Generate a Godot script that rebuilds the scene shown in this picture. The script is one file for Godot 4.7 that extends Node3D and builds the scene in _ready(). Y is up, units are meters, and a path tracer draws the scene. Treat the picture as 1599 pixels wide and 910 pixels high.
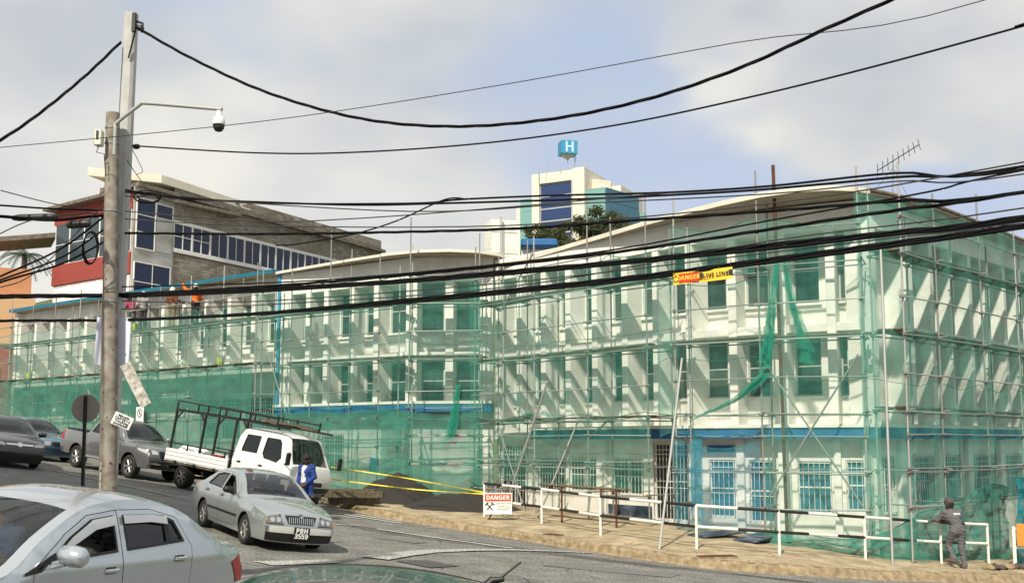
extends Node3D

# ---------------------------------------------------------------- mesh helpers
class MB:
	var v := PackedVector3Array()
	var n := PackedVector3Array()
	var t := PackedVector2Array()
	var c := PackedColorArray()
	var col := Color(1, 1, 1)
	var tinted := false
	func tri3(a: Vector3, b: Vector3, d: Vector3, na: Vector3, nb: Vector3, nd: Vector3, ta := Vector2.ZERO, tb := Vector2.ZERO, td := Vector2.ZERO) -> void:
		v.append(a); v.append(d); v.append(b)
		n.append(na); n.append(nd); n.append(nb)
		t.append(ta); t.append(td); t.append(tb)
		if tinted:
			c.append(col); c.append(col); c.append(col)
	func tri(a: Vector3, b: Vector3, d: Vector3) -> void:
		var m := (b - a).cross(d - a)
		if m.length_squared() < 1e-14: return
		m = m.normalized()
		tri3(a, b, d, m, m, m)
	func quad(a: Vector3, b: Vector3, d: Vector3, e: Vector3) -> void:   # counter-clockwise seen from outside
		var m := (d - a).cross(e - b)
		if m.length_squared() < 1e-14: return
		m = m.normalized()
		var w := (b - a).length(); var h := (e - a).length()
		tri3(a, b, d, m, m, m, Vector2(0, h), Vector2(w, h), Vector2(w, 0))
		tri3(a, d, e, m, m, m, Vector2(0, h), Vector2(w, 0), Vector2(0, 0))
	func quads(a, b, d, e, na, nb, nd, ne, ta := Vector2.ZERO, tb := Vector2.ZERO, td := Vector2.ZERO, te := Vector2.ZERO) -> void:
		tri3(a, b, d, na, nb, nd, ta, tb, td)
		tri3(a, d, e, na, nd, ne, ta, td, te)
	func box(p: Vector3, s: Vector3, B := Basis.IDENTITY, bev := 0.0) -> void:
		var h := s * 0.5
		var ax := [B.x, B.y, B.z]
		for i in 3:
			var j := (i + 1) % 3
			var k := (i + 2) % 3
			for g in [-1.0, 1.0]:
				var o: Vector3 = p + ax[i] * h[i] * g
				var a: Vector3 = ax[j] * (h[j] - bev)
				var b: Vector3 = ax[k] * (h[k] - bev)
				if g > 0: quad(o - a - b, o + a - b, o + a + b, o - a + b)
				else: quad(o - a - b, o - a + b, o + a + b, o + a - b)
		if bev > 0.0:
			for i in 3:
				var j := (i + 1) % 3
				var k := (i + 2) % 3
				for gj in [-1.0, 1.0]:
					for gk in [-1.0, 1.0]:
						var l: Vector3 = ax[i] * (h[i] - bev)
						var q1: Vector3 = p + ax[j] * h[j] * gj + ax[k] * (h[k] - bev) * gk
						var q2: Vector3 = p + ax[j] * (h[j] - bev) * gj + ax[k] * h[k] * gk
						if gj * gk > 0: quad(q1 - l, q1 + l, q2 + l, q2 - l) if gj * gk < 0 else quad(q1 + l, q1 - l, q2 - l, q2 + l)
						else: quad(q1 - l, q1 + l, q2 + l, q2 - l)
	func beam(a: Vector3, b: Vector3, w: float, h: float, up := Vector3.UP, bev := 0.0) -> void:
		var x := (b - a)
		var l := x.length()
		x /= l
		var z := x.cross(up)
		if z.length() < 0.01: z = x.cross(Vector3.RIGHT)
		z = z.normalized()
		box((a + b) * 0.5, Vector3(l, h, w), Basis(x, z.cross(x), z), bev)
	func tube(path: Array, r, sides := 6, caps := true) -> void:
		var np := path.size()
		var last := Vector3.ZERO
		var u := Vector3.ZERO
		var rings := []
		for i in np:
			var d: Vector3 = (path[mini(i + 1, np - 1)] - path[maxi(i - 1, 0)]).normalized()
			if u == Vector3.ZERO:
				u = d.cross(Vector3.UP)
				if u.length() < 0.1: u = d.cross(Vector3.RIGHT)
			u = (u - d * u.dot(d)).normalized()
			var w := d.cross(u)
			var rr: float = r[i] if r is Array else r
			var ring := []
			for k in sides:
				var a := TAU * k / sides
				ring.append([path[i] + (u * cos(a) + w * sin(a)) * rr, u * cos(a) + w * sin(a)])
			rings.append(ring)
			last = d
		for i in np - 1:
			for k in sides:
				var k2 := (k + 1) % sides
				var A = rings[i][k]; var B2 = rings[i][k2]; var C = rings[i + 1][k2]; var D = rings[i + 1][k]
				quads(A[0], B2[0], C[0], D[0], A[1], B2[1], C[1], D[1])
		if caps:
			for e in [0, np - 1]:
				for k in range(1, sides - 1):
					if e == 0: tri(rings[e][0][0], rings[e][k + 1][0], rings[e][k][0])
					else: tri(rings[e][0][0], rings[e][k][0], rings[e][k + 1][0])
	func lathe(prof: Array, segs: int, xf := Transform3D.IDENTITY) -> void:   # prof: [radius, y] bottom to top, spun about y
		var fn := []
		for i in prof.size() - 1:
			var e0 := Vector2(prof[i + 1][0] - prof[i][0], prof[i + 1][1] - prof[i][1]).normalized()
			fn.append(Vector2(e0.y, -e0.x))
		for i in prof.size() - 1:
			var p: Vector2 = Vector2(prof[i][0], prof[i][1]); var q: Vector2 = Vector2(prof[i + 1][0], prof[i + 1][1])
			var np: Vector2 = fn[i]; var nq: Vector2 = fn[i]
			if i > 0 and fn[i].dot(fn[i - 1]) > 0.6: np = (fn[i] + fn[i - 1]).normalized()
			if i < fn.size() - 1 and fn[i].dot(fn[i + 1]) > 0.6: nq = (fn[i] + fn[i + 1]).normalized()
			for k in segs:
				var a0 := TAU * k / segs; var a1 := TAU * (k + 1) / segs
				var d0 := Vector3(cos(a0), 0, -sin(a0)); var d1 := Vector3(cos(a1), 0, -sin(a1))
				var m0: Vector3 = (xf.basis * (d0 * np.x + Vector3.UP * np.y)).normalized(); var m1: Vector3 = (xf.basis * (d1 * np.x + Vector3.UP * np.y)).normalized()
				var m2: Vector3 = (xf.basis * (d1 * nq.x + Vector3.UP * nq.y)).normalized(); var m3: Vector3 = (xf.basis * (d0 * nq.x + Vector3.UP * nq.y)).normalized()
				var A: Vector3 = xf * (d0 * p.x + Vector3.UP * p.y); var B2: Vector3 = xf * (d1 * p.x + Vector3.UP * p.y)
				var C: Vector3 = xf * (d1 * q.x + Vector3.UP * q.y); var D: Vector3 = xf * (d0 * q.x + Vector3.UP * q.y)
				if p.x > 1e-5: tri3(A, B2, C, m0, m1, m2)
				if q.x > 1e-5: tri3(A, C, D, m0, m2, m3)
	func poly(pts: PackedVector2Array, f: Callable, flip := false) -> void:   # a flat polygon laid by f(Vector2) -> Vector3
		var ix := Geometry2D.triangulate_polygon(pts)
		for i in range(0, ix.size(), 3):
			var a: Vector3 = f.call(pts[ix[i]]); var b: Vector3 = f.call(pts[ix[i + 1]]); var d: Vector3 = f.call(pts[ix[i + 2]])
			if flip: tri(a, d, b)
			else: tri(a, b, d)
	func add(o: MB, xf := Transform3D.IDENTITY) -> void:
		for i in o.v.size():
			v.append(xf * o.v[i]); n.append((xf.basis * o.n[i]).normalized()); t.append(o.t[i])
			if tinted: c.append(o.c[i] if o.tinted else col)
	func mesh() -> ArrayMesh:
		var m := ArrayMesh.new()
		if v.is_empty(): return m
		var a := []
		a.resize(Mesh.ARRAY_MAX)
		a[Mesh.ARRAY_VERTEX] = v; a[Mesh.ARRAY_NORMAL] = n; a[Mesh.ARRAY_TEX_UV] = t
		if tinted: a[Mesh.ARRAY_COLOR] = c
		m.add_surface_from_arrays(Mesh.PRIMITIVE_TRIANGLES, a)
		return m

var taken := {}
var M := {}
var rng := RandomNumberGenerator.new()

func free_name(parent: Node, called: String) -> String:
	var key := str(parent.get_instance_id()) + called
	var k: int = taken.get(key, 0)
	taken[key] = k + 1
	return called if k == 0 else "%s_%03d" % [called, k]
func thing(called: String, label: String, category: String, at := Vector3.ZERO, group := "") -> Node3D:
	var o := Node3D.new()
	o.name = free_name(self, called)
	add_child(o)
	o.position = at
	tag(o, label, category, group)
	return o
func tag(o: Node, label: String, category: String, group := "") -> void:
	o.set_meta("label", label)
	o.set_meta("category", category)
	if group: o.set_meta("group", group)
func part(parent: Node, called: String, shape, m: Material) -> MeshInstance3D:
	var o := MeshInstance3D.new()
	o.name = free_name(parent, called)
	o.mesh = shape.mesh() if shape is MB else shape
	o.material_override = m
	parent.add_child(o)
	return o
func solo(called: String, shape, m: Material, label: String, category: String, group := "") -> MeshInstance3D:
	var o := part(self, called, shape, m)
	tag(o, label, category, group)
	return o
func struct(called: String, shape, m: Material) -> MeshInstance3D:
	var o := part(self, called, shape, m)
	o.set_meta("kind", "structure")
	return o
func copy(root: Node3D, label: String, at: Vector3, turn := 0.0) -> Node3D:
	var o: Node3D = root.duplicate()
	o.name = free_name(self, str(root.name))
	add_child(o)
	o.position = at
	o.rotation.y = turn
	if label: o.set_meta("label", label)
	return o
func V(x, y, z) -> Vector3: return Vector3(x, y, z)
func lin(r: float, g: float, b: float, a := 1.0) -> Color:
	var q := Color(r, g, b).linear_to_srgb()
	q.a = a
	return q

# ---------------------------------------------------------------- materials
func noise_image(seed_: int, freq: float, size: int, lo: float, hi: float, tint := Color(1, 1, 1), power := 1.0, oct := 5) -> ImageTexture:
	var f := FastNoiseLite.new()
	f.seed = seed_; f.frequency = freq; f.fractal_octaves = oct
	var g := f.get_seamless_image(size, size)
	var im := Image.create(size, size, false, Image.FORMAT_RGB8)
	for y in size:
		for x in size:
			var k := pow(g.get_pixel(x, y).r, power)
			var q := lerpf(lo, hi, k)
			im.set_pixel(x, y, Color(minf(1, q + (1 - k) * (tint.r - 1)), minf(1, q + (1 - k) * (tint.g - 1)), minf(1, q + (1 - k) * (tint.b - 1))))
	im.generate_mipmaps()
	return ImageTexture.create_from_image(im)
func mt(r, g, b, rough := 0.7, metal := 0.0, tex: Texture2D = null, scale := 1.0, bump: Texture2D = null, bs := 0.0) -> StandardMaterial3D:
	var m := StandardMaterial3D.new()
	m.albedo_color = lin(r, g, b)
	m.roughness = rough
	m.metallic = metal
	if tex or bump:
		m.albedo_texture = tex
		m.uv1_triplanar = true
		m.uv1_world_triplanar = true
		m.uv1_scale = Vector3.ONE * scale
	if bump:
		m.heightmap_enabled = true
		m.heightmap_texture = bump
		m.heightmap_scale = bs
	return m
func paint(r, g, b, rough := 0.25, metal := 0.0) -> StandardMaterial3D:
	var m := mt(r, g, b, rough, metal)
	m.clearcoat_enabled = true; m.clearcoat = 1.0; m.clearcoat_roughness = 0.03
	return m
func glass(r, g, b, a) -> StandardMaterial3D:
	var m := mt(r, g, b, 0.04)
	m.transparency = BaseMaterial3D.TRANSPARENCY_ALPHA
	m.albedo_color.a = a
	return m
func net_mat(r, g, b, a, tex: Texture2D) -> StandardMaterial3D:
	var m := mt(r, g, b, 0.9)
	m.transparency = BaseMaterial3D.TRANSPARENCY_ALPHA
	m.albedo_color.a = a
	m.albedo_texture = tex
	m.uv1_scale = Vector3(0.25, 0.25, 1)
	m.cull_mode = BaseMaterial3D.CULL_DISABLED
	m.backlight_enabled = true
	m.backlight = Color(0.5, 0.5, 0.5)
	m.metallic_specular = 0.2
	return m
func net_tex(seed_: int, amp := 0.4, mean := 0.62) -> ImageTexture:   # knitted netting: threads of uneven density with denser cords
	var f := FastNoiseLite.new()
	f.seed = seed_; f.frequency = 0.012; f.fractal_octaves = 4
	var g := f.get_seamless_image(512, 512)
	var im := Image.create(512, 512, false, Image.FORMAT_RGBA8)
	var r := RandomNumberGenerator.new(); r.seed = seed_
	var rows := []
	for y in 512: rows.append(r.randf_range(-0.09, 0.09))
	for y in 512:
		for x in 512:
			var k: float = mean + amp * (g.get_pixel(x, y).r - 0.5) + rows[y] + (0.2 if y % 64 < 2 else 0.0)
			im.set_pixel(x, y, Color(1, 1, 1, clampf(k, 0.0, 1.0)))
	im.generate_mipmaps()
	return ImageTexture.create_from_image(im)
func make_materials() -> void:
	var blot := noise_image(3, 0.01, 512, 0.86, 1.0, Color(1, 0.985, 0.95), 0.7)
	var fine := noise_image(9, 0.08, 512, 0.7, 1.0)
	var grit := noise_image(14, 0.25, 512, 0.45, 1.0, Color(1, 1, 1), 1.0, 3)
	var streak := noise_image(21, 0.006, 512, 0.55, 1.0, Color(1, 0.96, 0.88), 0.55, 6)
	var dirt := noise_image(31, 0.016, 512, 0.5, 1.0, Color(1.0, 0.96, 0.9), 0.8, 6)
	M.white = mt(0.87, 0.87, 0.835, 0.75, 0.0, blot, 0.22, fine, 0.3)
	M.white2 = mt(0.85, 0.85, 0.815, 0.75, 0.0, blot, 0.31)
	M.cream = mt(0.78, 0.75, 0.65, 0.8, 0.0, blot, 0.2)
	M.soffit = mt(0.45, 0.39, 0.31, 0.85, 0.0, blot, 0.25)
	M.gutter = mt(0.28, 0.23, 0.18, 0.8, 0.0, dirt, 0.4)
	M.blue = mt(0.012, 0.13, 0.36, 0.55, 0.0, blot, 0.3)
	M.skyblue = mt(0.04, 0.30, 0.55, 0.6, 0.0, blot, 0.3)
	M.teal = mt(0.01, 0.17, 0.26, 0.4, 0.2, blot, 0.3)
	M.peel = mt(0.20, 0.22, 0.26, 0.9, 0.0, noise_image(77, 0.02, 256, 0.25, 1.0, Color(0.75, 0.9, 1.0), 1.0, 4), 0.35)
	M.pane = mt(0.016, 0.026, 0.026, 0.08)
	M.pane_blue = mt(0.008, 0.016, 0.05, 0.06)
	M.pane_grey = mt(0.04, 0.06, 0.075, 0.08)
	M.pane_teal = mt(0.19, 0.37, 0.36, 0.12)
	M.pane_sky = mt(0.05, 0.15, 0.23, 0.1)
	M.pane_navy = mt(0.025, 0.05, 0.14, 0.1)
	M.frame = mt(0.40, 0.42, 0.40, 0.5)
	M.frame_white = mt(0.75, 0.75, 0.72, 0.5)
	M.grille = mt(0.72, 0.72, 0.68, 0.5)
	M.steel = mt(0.37, 0.38, 0.36, 0.55, 0.25, fine, 1.1)
	M.steel_light = mt(0.56, 0.57, 0.545, 0.5, 0.25, fine, 1.3)
	M.rust = mt(0.17, 0.06, 0.03, 0.9, 0.0, dirt, 1.5)
	M.coupler = mt(0.22, 0.19, 0.16, 0.6, 0.5)
	M.plank = mt(0.27, 0.23, 0.16, 0.85, 0.0, dirt, 0.9)
	M.plank_dark = mt(0.14, 0.12, 0.08, 0.85, 0.0, dirt, 0.9)
	M.asphalt = mt(0.43, 0.42, 0.395, 0.92, 0.0, noise_image(41, 0.009, 1024, 0.72, 1.0, Color(1, 0.99, 0.97), 0.8, 6), 0.11, grit, 1.2)
	M.asphalt.detail_enabled = true
	M.asphalt.detail_blend_mode = BaseMaterial3D.BLEND_MODE_MUL
	M.asphalt.detail_albedo = noise_image(43, 0.22, 512, 0.35, 1.0, Color(1, 1, 1), 0.7, 2)
	M.asphalt_patch = mt(0.30, 0.295, 0.285, 0.92, 0.0, grit, 0.35)
	M.patch = mt(0.15, 0.148, 0.14, 0.9, 0.0, grit, 0.6)
	M.line = mt(0.85, 0.84, 0.80, 0.85, 0.0, noise_image(51, 0.06, 256, 0.55, 1.0, Color(1, 1, 1), 0.6), 0.7)
	M.line_worn = mt(0.72, 0.71, 0.68, 0.9, 0.0, noise_image(52, 0.06, 256, 0.45, 1.0), 0.7)
	M.walk = mt(0.52, 0.425, 0.285, 0.95, 0.0, noise_image(61, 0.008, 1024, 0.62, 1.0, Color(1, 0.985, 0.95), 0.8, 6), 0.14, dirt, 2.0)
	M.kerb = mt(0.45, 0.36, 0.23, 0.95, 0.0, dirt, 0.5, dirt, 4.0)
	M.mud = mt(0.12, 0.10, 0.08, 0.95, 0.0, dirt, 0.8)
	M.gravel = mt(0.055, 0.05, 0.045, 0.95, 0.0, grit, 0.8)
	M.timber_pole = mt(0.37, 0.345, 0.31, 0.9, 0.0, noise_image(71, 0.02, 256, 0.6, 1.0, Color(1, 0.96, 0.9), 0.8), 0.9, dirt, 0.6)
	M.concrete = mt(0.50, 0.505, 0.51, 0.85, 0.0, blot, 0.9)
	M.block = mt(0.38, 0.36, 0.32, 0.9, 0.0, streak, 0.18)
	M.block2 = mt(0.33, 0.295, 0.245, 0.9, 0.0, streak, 0.23)
	M.panel_grey = mt(0.50, 0.52, 0.53, 0.7, 0.0, streak, 0.15)
	M.red_paint = mt(0.30, 0.055, 0.045, 0.75, 0.0, blot, 0.2)
	M.orange_wall = mt(0.52, 0.25, 0.13, 0.85, 0.0, blot, 0.2)
	M.roof_metal = mt(0.30, 0.27, 0.23, 0.6, 0.2, dirt, 0.3)
	M.cable = mt(0.006, 0.006, 0.007, 0.8)
	M.cable.metallic_specular = 0.25
	M.wire = mt(0.03, 0.03, 0.03, 0.75)
	M.black = mt(0.010, 0.010, 0.010, 0.5)
	M.rubber = mt(0.016, 0.015, 0.014, 0.85)
	M.rim = mt(0.55, 0.55, 0.54, 0.3, 0.8)
	M.rim_dull = mt(0.20, 0.19, 0.17, 0.6, 0.3)
	M.chrome = mt(0.75, 0.75, 0.75, 0.12, 1.0)
	M.lens = mt(0.55, 0.56, 0.55, 0.1, 0.3)
	M.amber = mt(0.65, 0.28, 0.05, 0.2)
	M.tail = mt(0.42, 0.015, 0.015, 0.15)
	M.seat = mt(0.05, 0.05, 0.048, 0.9)
	M.glass = glass(0.008, 0.012, 0.011, 0.55)
	M.glass_light = glass(0.02, 0.03, 0.03, 0.25)
	M.glass_tint = glass(0.006, 0.009, 0.010, 0.82)
	M.rail_white = mt(0.85, 0.85, 0.81, 0.5, 0.0, blot, 1.5)
	M.rail_black = mt(0.012, 0.012, 0.012, 0.5)
	M.sign_white = mt(0.80, 0.80, 0.77, 0.6)
	M.sign_red = mt(0.50, 0.06, 0.025, 0.55)
	M.sign_back = mt(0.30, 0.27, 0.24, 0.6, 0.3)
	M.ink = mt(0.02, 0.02, 0.02, 0.7)
	M.banner = mt(0.85, 0.55, 0.04, 0.55)
	M.rope = mt(0.03, 0.16, 0.11, 0.9)
	M.pane_b = mt(0.03, 0.045, 0.045, 0.12)
	M.pane_c = mt(0.055, 0.06, 0.05, 0.3)
	M.banner_red = mt(0.62, 0.03, 0.015, 0.55)
	M.tape = mt(0.75, 0.60, 0.03, 0.5)
	M.board = mt(0.62, 0.65, 0.78, 0.6)
	M.old_board = mt(0.66, 0.655, 0.63, 0.7, 0.0, dirt, 1.2)
	M.paper = mt(0.70, 0.70, 0.67, 0.8, 0.0, noise_image(91, 0.09, 128, 0.3, 1.0, Color(1, 1, 1), 0.45, 2), 2.5)
	M.leaf = mt(0.038, 0.042, 0.017, 0.8)
	M.leaf.backlight_enabled = true; M.leaf.backlight = Color(0.4, 0.45, 0.2)
	M.leaf2 = mt(0.075, 0.085, 0.030, 0.8)
	M.palm = mt(0.03, 0.05, 0.018, 0.7)
	M.bark = mt(0.13, 0.10, 0.075, 0.95)
	var nt := net_tex(5)
	var nt2 := net_tex(8)
	M.net = net_mat(0.085, 0.40, 0.305, 0.42, nt)
	M.net_thin = net_mat(0.10, 0.43, 0.325, 0.30, nt2)
	M.net_veil = net_mat(0.15, 0.43, 0.34, 0.24, nt)
	M.net_dense = net_mat(0.055, 0.215, 0.165, 0.84, net_tex(11, 0.2, 0.78))
	M.net_blue = net_mat(0.05, 0.27, 0.36, 0.5, nt2)
	M.net_bunch = net_mat(0.03, 0.26, 0.18, 0.62, nt)
	M.net_ground = net_mat(0.055, 0.20, 0.16, 1.2, nt2)
	M.skin = mt(0.10, 0.05, 0.03, 0.6)
	M.vc = mt(1, 1, 1, 0.85)
	M.vc.vertex_color_use_as_albedo = true

# ---------------------------------------------------------------- camera, sky, sun
func make_view() -> void:
	var cam := Camera3D.new()
	cam.name = "camera"
	add_child(cam)
	cam.position = V(0, 2.1, 0)
	cam.rotation_degrees = V(6.03, 0, 0)
	cam.near = 0.1
	cam.far = 3000.0
	cam.projection = Camera3D.PROJECTION_FRUSTUM
	cam.size = 0.1 * 910.0 / 1600.0
	cam.frustum_offset = Vector2(0, 0.1 * 66.0 / 1600.0)
	cam.current = true
	var env := Environment.new()
	env.background_mode = Environment.BG_SKY
	env.tonemap_mode = Environment.TONE_MAPPER_LINEAR
	env.tonemap_exposure = 1.32
	env.sdfgi_enabled = true
	env.ssao_enabled = true
	env.ssil_enabled = true
	var sky := Sky.new()
	var pm := PanoramaSkyMaterial.new()
	pm.panorama = sky_image()
	pm.energy_multiplier = 0.8
	sky.sky_material = pm
	env.sky = sky
	var we := WorldEnvironment.new()
	we.name = "environment"
	we.environment = env
	add_child(we)
	var sun := DirectionalLight3D.new()
	sun.name = "sun"
	add_child(sun)
	var to_sun := V(-0.24, 0.70, 0.67).normalized()
	sun.basis = Basis.looking_at(-to_sun, Vector3.UP)
	sun.light_energy = 1.35
	sun.light_color = Color(1.0, 0.965, 0.89)
	sun.light_angular_distance = 1.6
	sun.shadow_enabled = true
func sky_image() -> ImageTexture:
	var w := 1024
	var h := 512
	var im := Image.create(w, h, false, Image.FORMAT_RGB8)
	var f := FastNoiseLite.new()
	f.seed = 17; f.frequency = 1.1; f.fractal_octaves = 5; f.fractal_gain = 0.5
	var f2 := FastNoiseLite.new()
	f2.seed = 5; f2.frequency = 2.6; f2.fractal_octaves = 5
	var blue := Color8(180, 195, 216)
	var white := Color8(240, 236, 226)
	var grey := Color8(195, 200, 206)
	var bank := V(0.40, 0.375, -0.87).normalized()
	for y in h:
		var el := PI * (0.5 - (y + 0.5) / h)
		for x in w:
			var az := TAU * (x + 0.5) / w
			var d := V(sin(az) * cos(el), sin(el), -cos(az) * cos(el))
			if el < -0.12:
				im.set_pixel(x, y, Color8(120, 116, 108))
				continue
			var q := V(d.x, d.y * 1.9, d.z)
			var cov := f.get_noise_3dv(q) * 1.3 + 1.1 + 0.4 * f2.get_noise_3dv(q)
			var off := d - bank
			off.y *= 1.5
			var bk := smoothstep(0.27, 0.14, off.length() + 0.12 * f2.get_noise_3dv(q * 2.0))
			cov = lerpf(cov - 0.75 * smoothstep(0.5, 0.28, off.length()), 1.0, bk)
			cov = smoothstep(0.15, 0.85, cov)
			var lit := clampf(0.42 + 1.3 * f2.get_noise_3dv(q * 0.9 + V(4, 1, 2)) + 0.4 * bk * (0.6 + 2.0 * off.y - 1.5 * off.x), 0, 1)
			var c := blue.lerp(Color8(196, 209, 234), smoothstep(0.5, 0.0, d.y))
			im.set_pixel(x, y, c.lerp(grey.lerp(white, lit), cov * 0.93))
	return ImageTexture.create_from_image(im)

# ---------------------------------------------------------------- ground, road, pavement
const SLOPE := [[-400.0, 9.0], [-60.0, 6.2], [-40.0, 4.4], [-27.0, 2.9], [-15.0, 1.38], [-10.5, 0.80], [-7.0, 0.28], [-5.0, -0.06], [0.0, -0.47], [5.0, -0.72], [10.0, -1.16], [20.0, -1.85], [40.0, -3.0], [400.0, -9.0]]
const KERB := [Vector2(-34, -57), Vector2(-26, -50.5), Vector2(-16, -43), Vector2(-10, -38.5), Vector2(-6.6, -35.9), Vector2(-4.4, -33.3), Vector2(-2.2, -31.3), Vector2(0, -29.0), Vector2(2.36, -25.9), Vector2(4.8, -23.7), Vector2(7.7, -24.1), Vector2(11.8, -26.0), Vector2(16, -29.2), Vector2(26, -38.5)]
const BUILT := [Vector2(-34, -61), Vector2(-26.9, -55.6), Vector2(-17, -48.1), Vector2(-9.9, -42.8), Vector2(-6.9, -40.6), Vector2(-4.4, -39), Vector2(-2.6, -38.8), Vector2(-0.3, -38.4), Vector2(2.9, -34.9), Vector2(5.8, -31.4), Vector2(8.2, -30.0), Vector2(10.1, -29), Vector2(14.3, -33), Vector2(25, -43)]
func gh(x: float, z: float) -> float:
	var y := 0.0
	for i in SLOPE.size() - 1:
		if x <= SLOPE[i + 1][0] or i == SLOPE.size() - 2:
			var a: float = SLOPE[i][0]; var b: float = SLOPE[i + 1][0]
			var k := clampf((x - a) / (b - a), 0, 1)
			y = lerpf(SLOPE[i][1], SLOPE[i + 1][1], k)
			break
	return y + 0.012 * clampf(z + 20.0, -40, 25) + 0.09 * smoothstep(-21.0, -12.0, z) + 0.11 * smoothstep(-7.6, -5.4, z)
func ghs(x: float, z: float) -> float:   # smoothed road height
	return (gh(x - 1.5, z) + gh(x, z) + gh(x + 1.5, z)) / 3.0
var kerb_pts := []
var built_pts := []
func curve_at(p: Array, i: int, k: float) -> Vector2:
	var a: Vector2 = p[maxi(i - 1, 0)]; var b: Vector2 = p[i]; var c: Vector2 = p[i + 1]; var d: Vector2 = p[mini(i + 2, p.size() - 1)]
	return b.cubic_interpolate(c, a, d, k)
const KERB_H := 0.2
func walk_y(p: Vector2) -> float:   # height of the pavement at a place
	var best := 1e9
	for i in kerb_pts.size() - 1:
		var q := Geometry2D.get_closest_point_to_segment(p, kerb_pts[i], kerb_pts[i + 1])
		best = minf(best, q.distance_to(p))
	return ghs(p.x, p.y) + KERB_H + 0.045 * best
func make_ground() -> void:
	var xs := []
	var zs := []
	for i in range(-50, 51): xs.append(i * 0.8 if absi(i) < 45 else signf(i) * (36.0 + pow(absi(i) - 44, 3.2)))
	for i in range(-70, 31): zs.append(i * 0.9 if i > -66 and i < 26 else (-59.4 - pow(-65 - i, 3.4) if i <= -66 else 22.5 + pow(i - 25, 3.4)))
	var b := MB.new()
	var f := FastNoiseLite.new(); f.seed = 2; f.frequency = 0.3
	var hgt := func(x, z): return ghs(x, z) + 0.012 * f.get_noise_2d(x, z)
	for i in xs.size() - 1:
		for j in zs.size() - 1:
			var p := []
			for q in [[i, j + 1], [i + 1, j + 1], [i + 1, j], [i, j]]:
				p.append(V(xs[q[0]], hgt.call(xs[q[0]], zs[q[1]]), zs[q[1]]))
			b.quad(p[0], p[1], p[2], p[3])
	struct("road", b, M.asphalt)
	# pavement with a worn kerb
	for i in KERB.size() - 1:
		for k in 8:
			kerb_pts.append(curve_at(KERB, i, k / 8.0))
			built_pts.append(curve_at(BUILT, i, k / 8.0))
	kerb_pts.append(KERB[-1]); built_pts.append(BUILT[-1])
	var g := FastNoiseLite.new(); g.seed = 12; g.frequency = 1.4
	var w := MB.new()
	var kb := MB.new()
	var rows := []
	for i in kerb_pts.size():
		var kp: Vector2 = kerb_pts[i]; var bp: Vector2 = built_pts[i]
		var row := []
		var nn := (bp - kp).normalized()
		for j in 13:
			var q := kp.lerp(bp, j / 12.0)
			var y := ghs(q.x, q.y) + KERB_H + 0.045 * q.distance_to(kp) + 0.03 * g.get_noise_2d(q.x, q.y)
			row.append(V(q.x, y, q.y))
		rows.append([row, nn])
	for i in rows.size() - 1:
		for j in 12:
			w.quad(rows[i][0][j], rows[i + 1][0][j], rows[i + 1][0][j + 1], rows[i][0][j + 1])
	# kerb profile: rounded, broken edge
	var prof := []
	for s in range((rows.size() - 1) * 4 + 1):
		var i := mini(s / 4, rows.size() - 2)
		var k := s / 4.0 - i
		var p: Vector3 = rows[i][0][0].lerp(rows[i + 1][0][0], k)
		var nn: Vector2 = rows[i][1].lerp(rows[i + 1][1], k)
		var o := -V(nn.x, 0, nn.y)
		var wv := 0.07 * g.get_noise_2d(p.x * 2.0, p.z * 2.0)
		var base := V(p.x, ghs(p.x, p.z), p.z)
		prof.append([p - o * 0.12 + V(0, 0.012, 0), p + o * (0.0 + wv) + V(0, 0.0, 0), p + o * (0.07 + wv) - V(0, 0.06 + wv * 0.4, 0), base + o * (0.13 + wv * 0.6) + V(0, 0.03, 0), base + o * (0.32 + wv) - V(0, 0.03, 0)])
	for i in prof.size() - 1:
		for j in 4:
			kb.quad(prof[i][j + 1], prof[i + 1][j + 1], prof[i + 1][j], prof[i][j])
	struct("pavement", w, M.walk)
	struct("kerb", kb, M.kerb)
func strip(pts: Array, wa: float, wb: float, lift := 0.02) -> MB:   # a painted stripe lying on the road
	var b := MB.new()
	var n := pts.size()
	for i in n - 1:
		var p: Vector2 = pts[i]; var q: Vector2 = pts[i + 1]
		var steps := maxi(1, int(p.distance_to(q) / 0.5))
		var d := (q - p).normalized().orthogonal()
		for s in steps:
			var k0 := float(s) / steps; var k1 := float(s + 1) / steps
			var w0 := lerpf(wa, wb, (i + k0) / (n - 1)) * 0.5; var w1 := lerpf(wa, wb, (i + k1) / (n - 1)) * 0.5
			var a := p.lerp(q, k0); var e := p.lerp(q, k1)
			var c := [a - d * w0, a + d * w0, e + d * w1, e - d * w1]
			var u := []
			for m in c: u.append(V(m.x, ghs(m.x, m.y) + lift, m.y))
			if (u[1] - u[0]).cross(u[2] - u[0]).y > 0: b.quad(u[0], u[1], u[2], u[3])
			else: b.quad(u[3], u[2], u[1], u[0])
	return b

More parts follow.
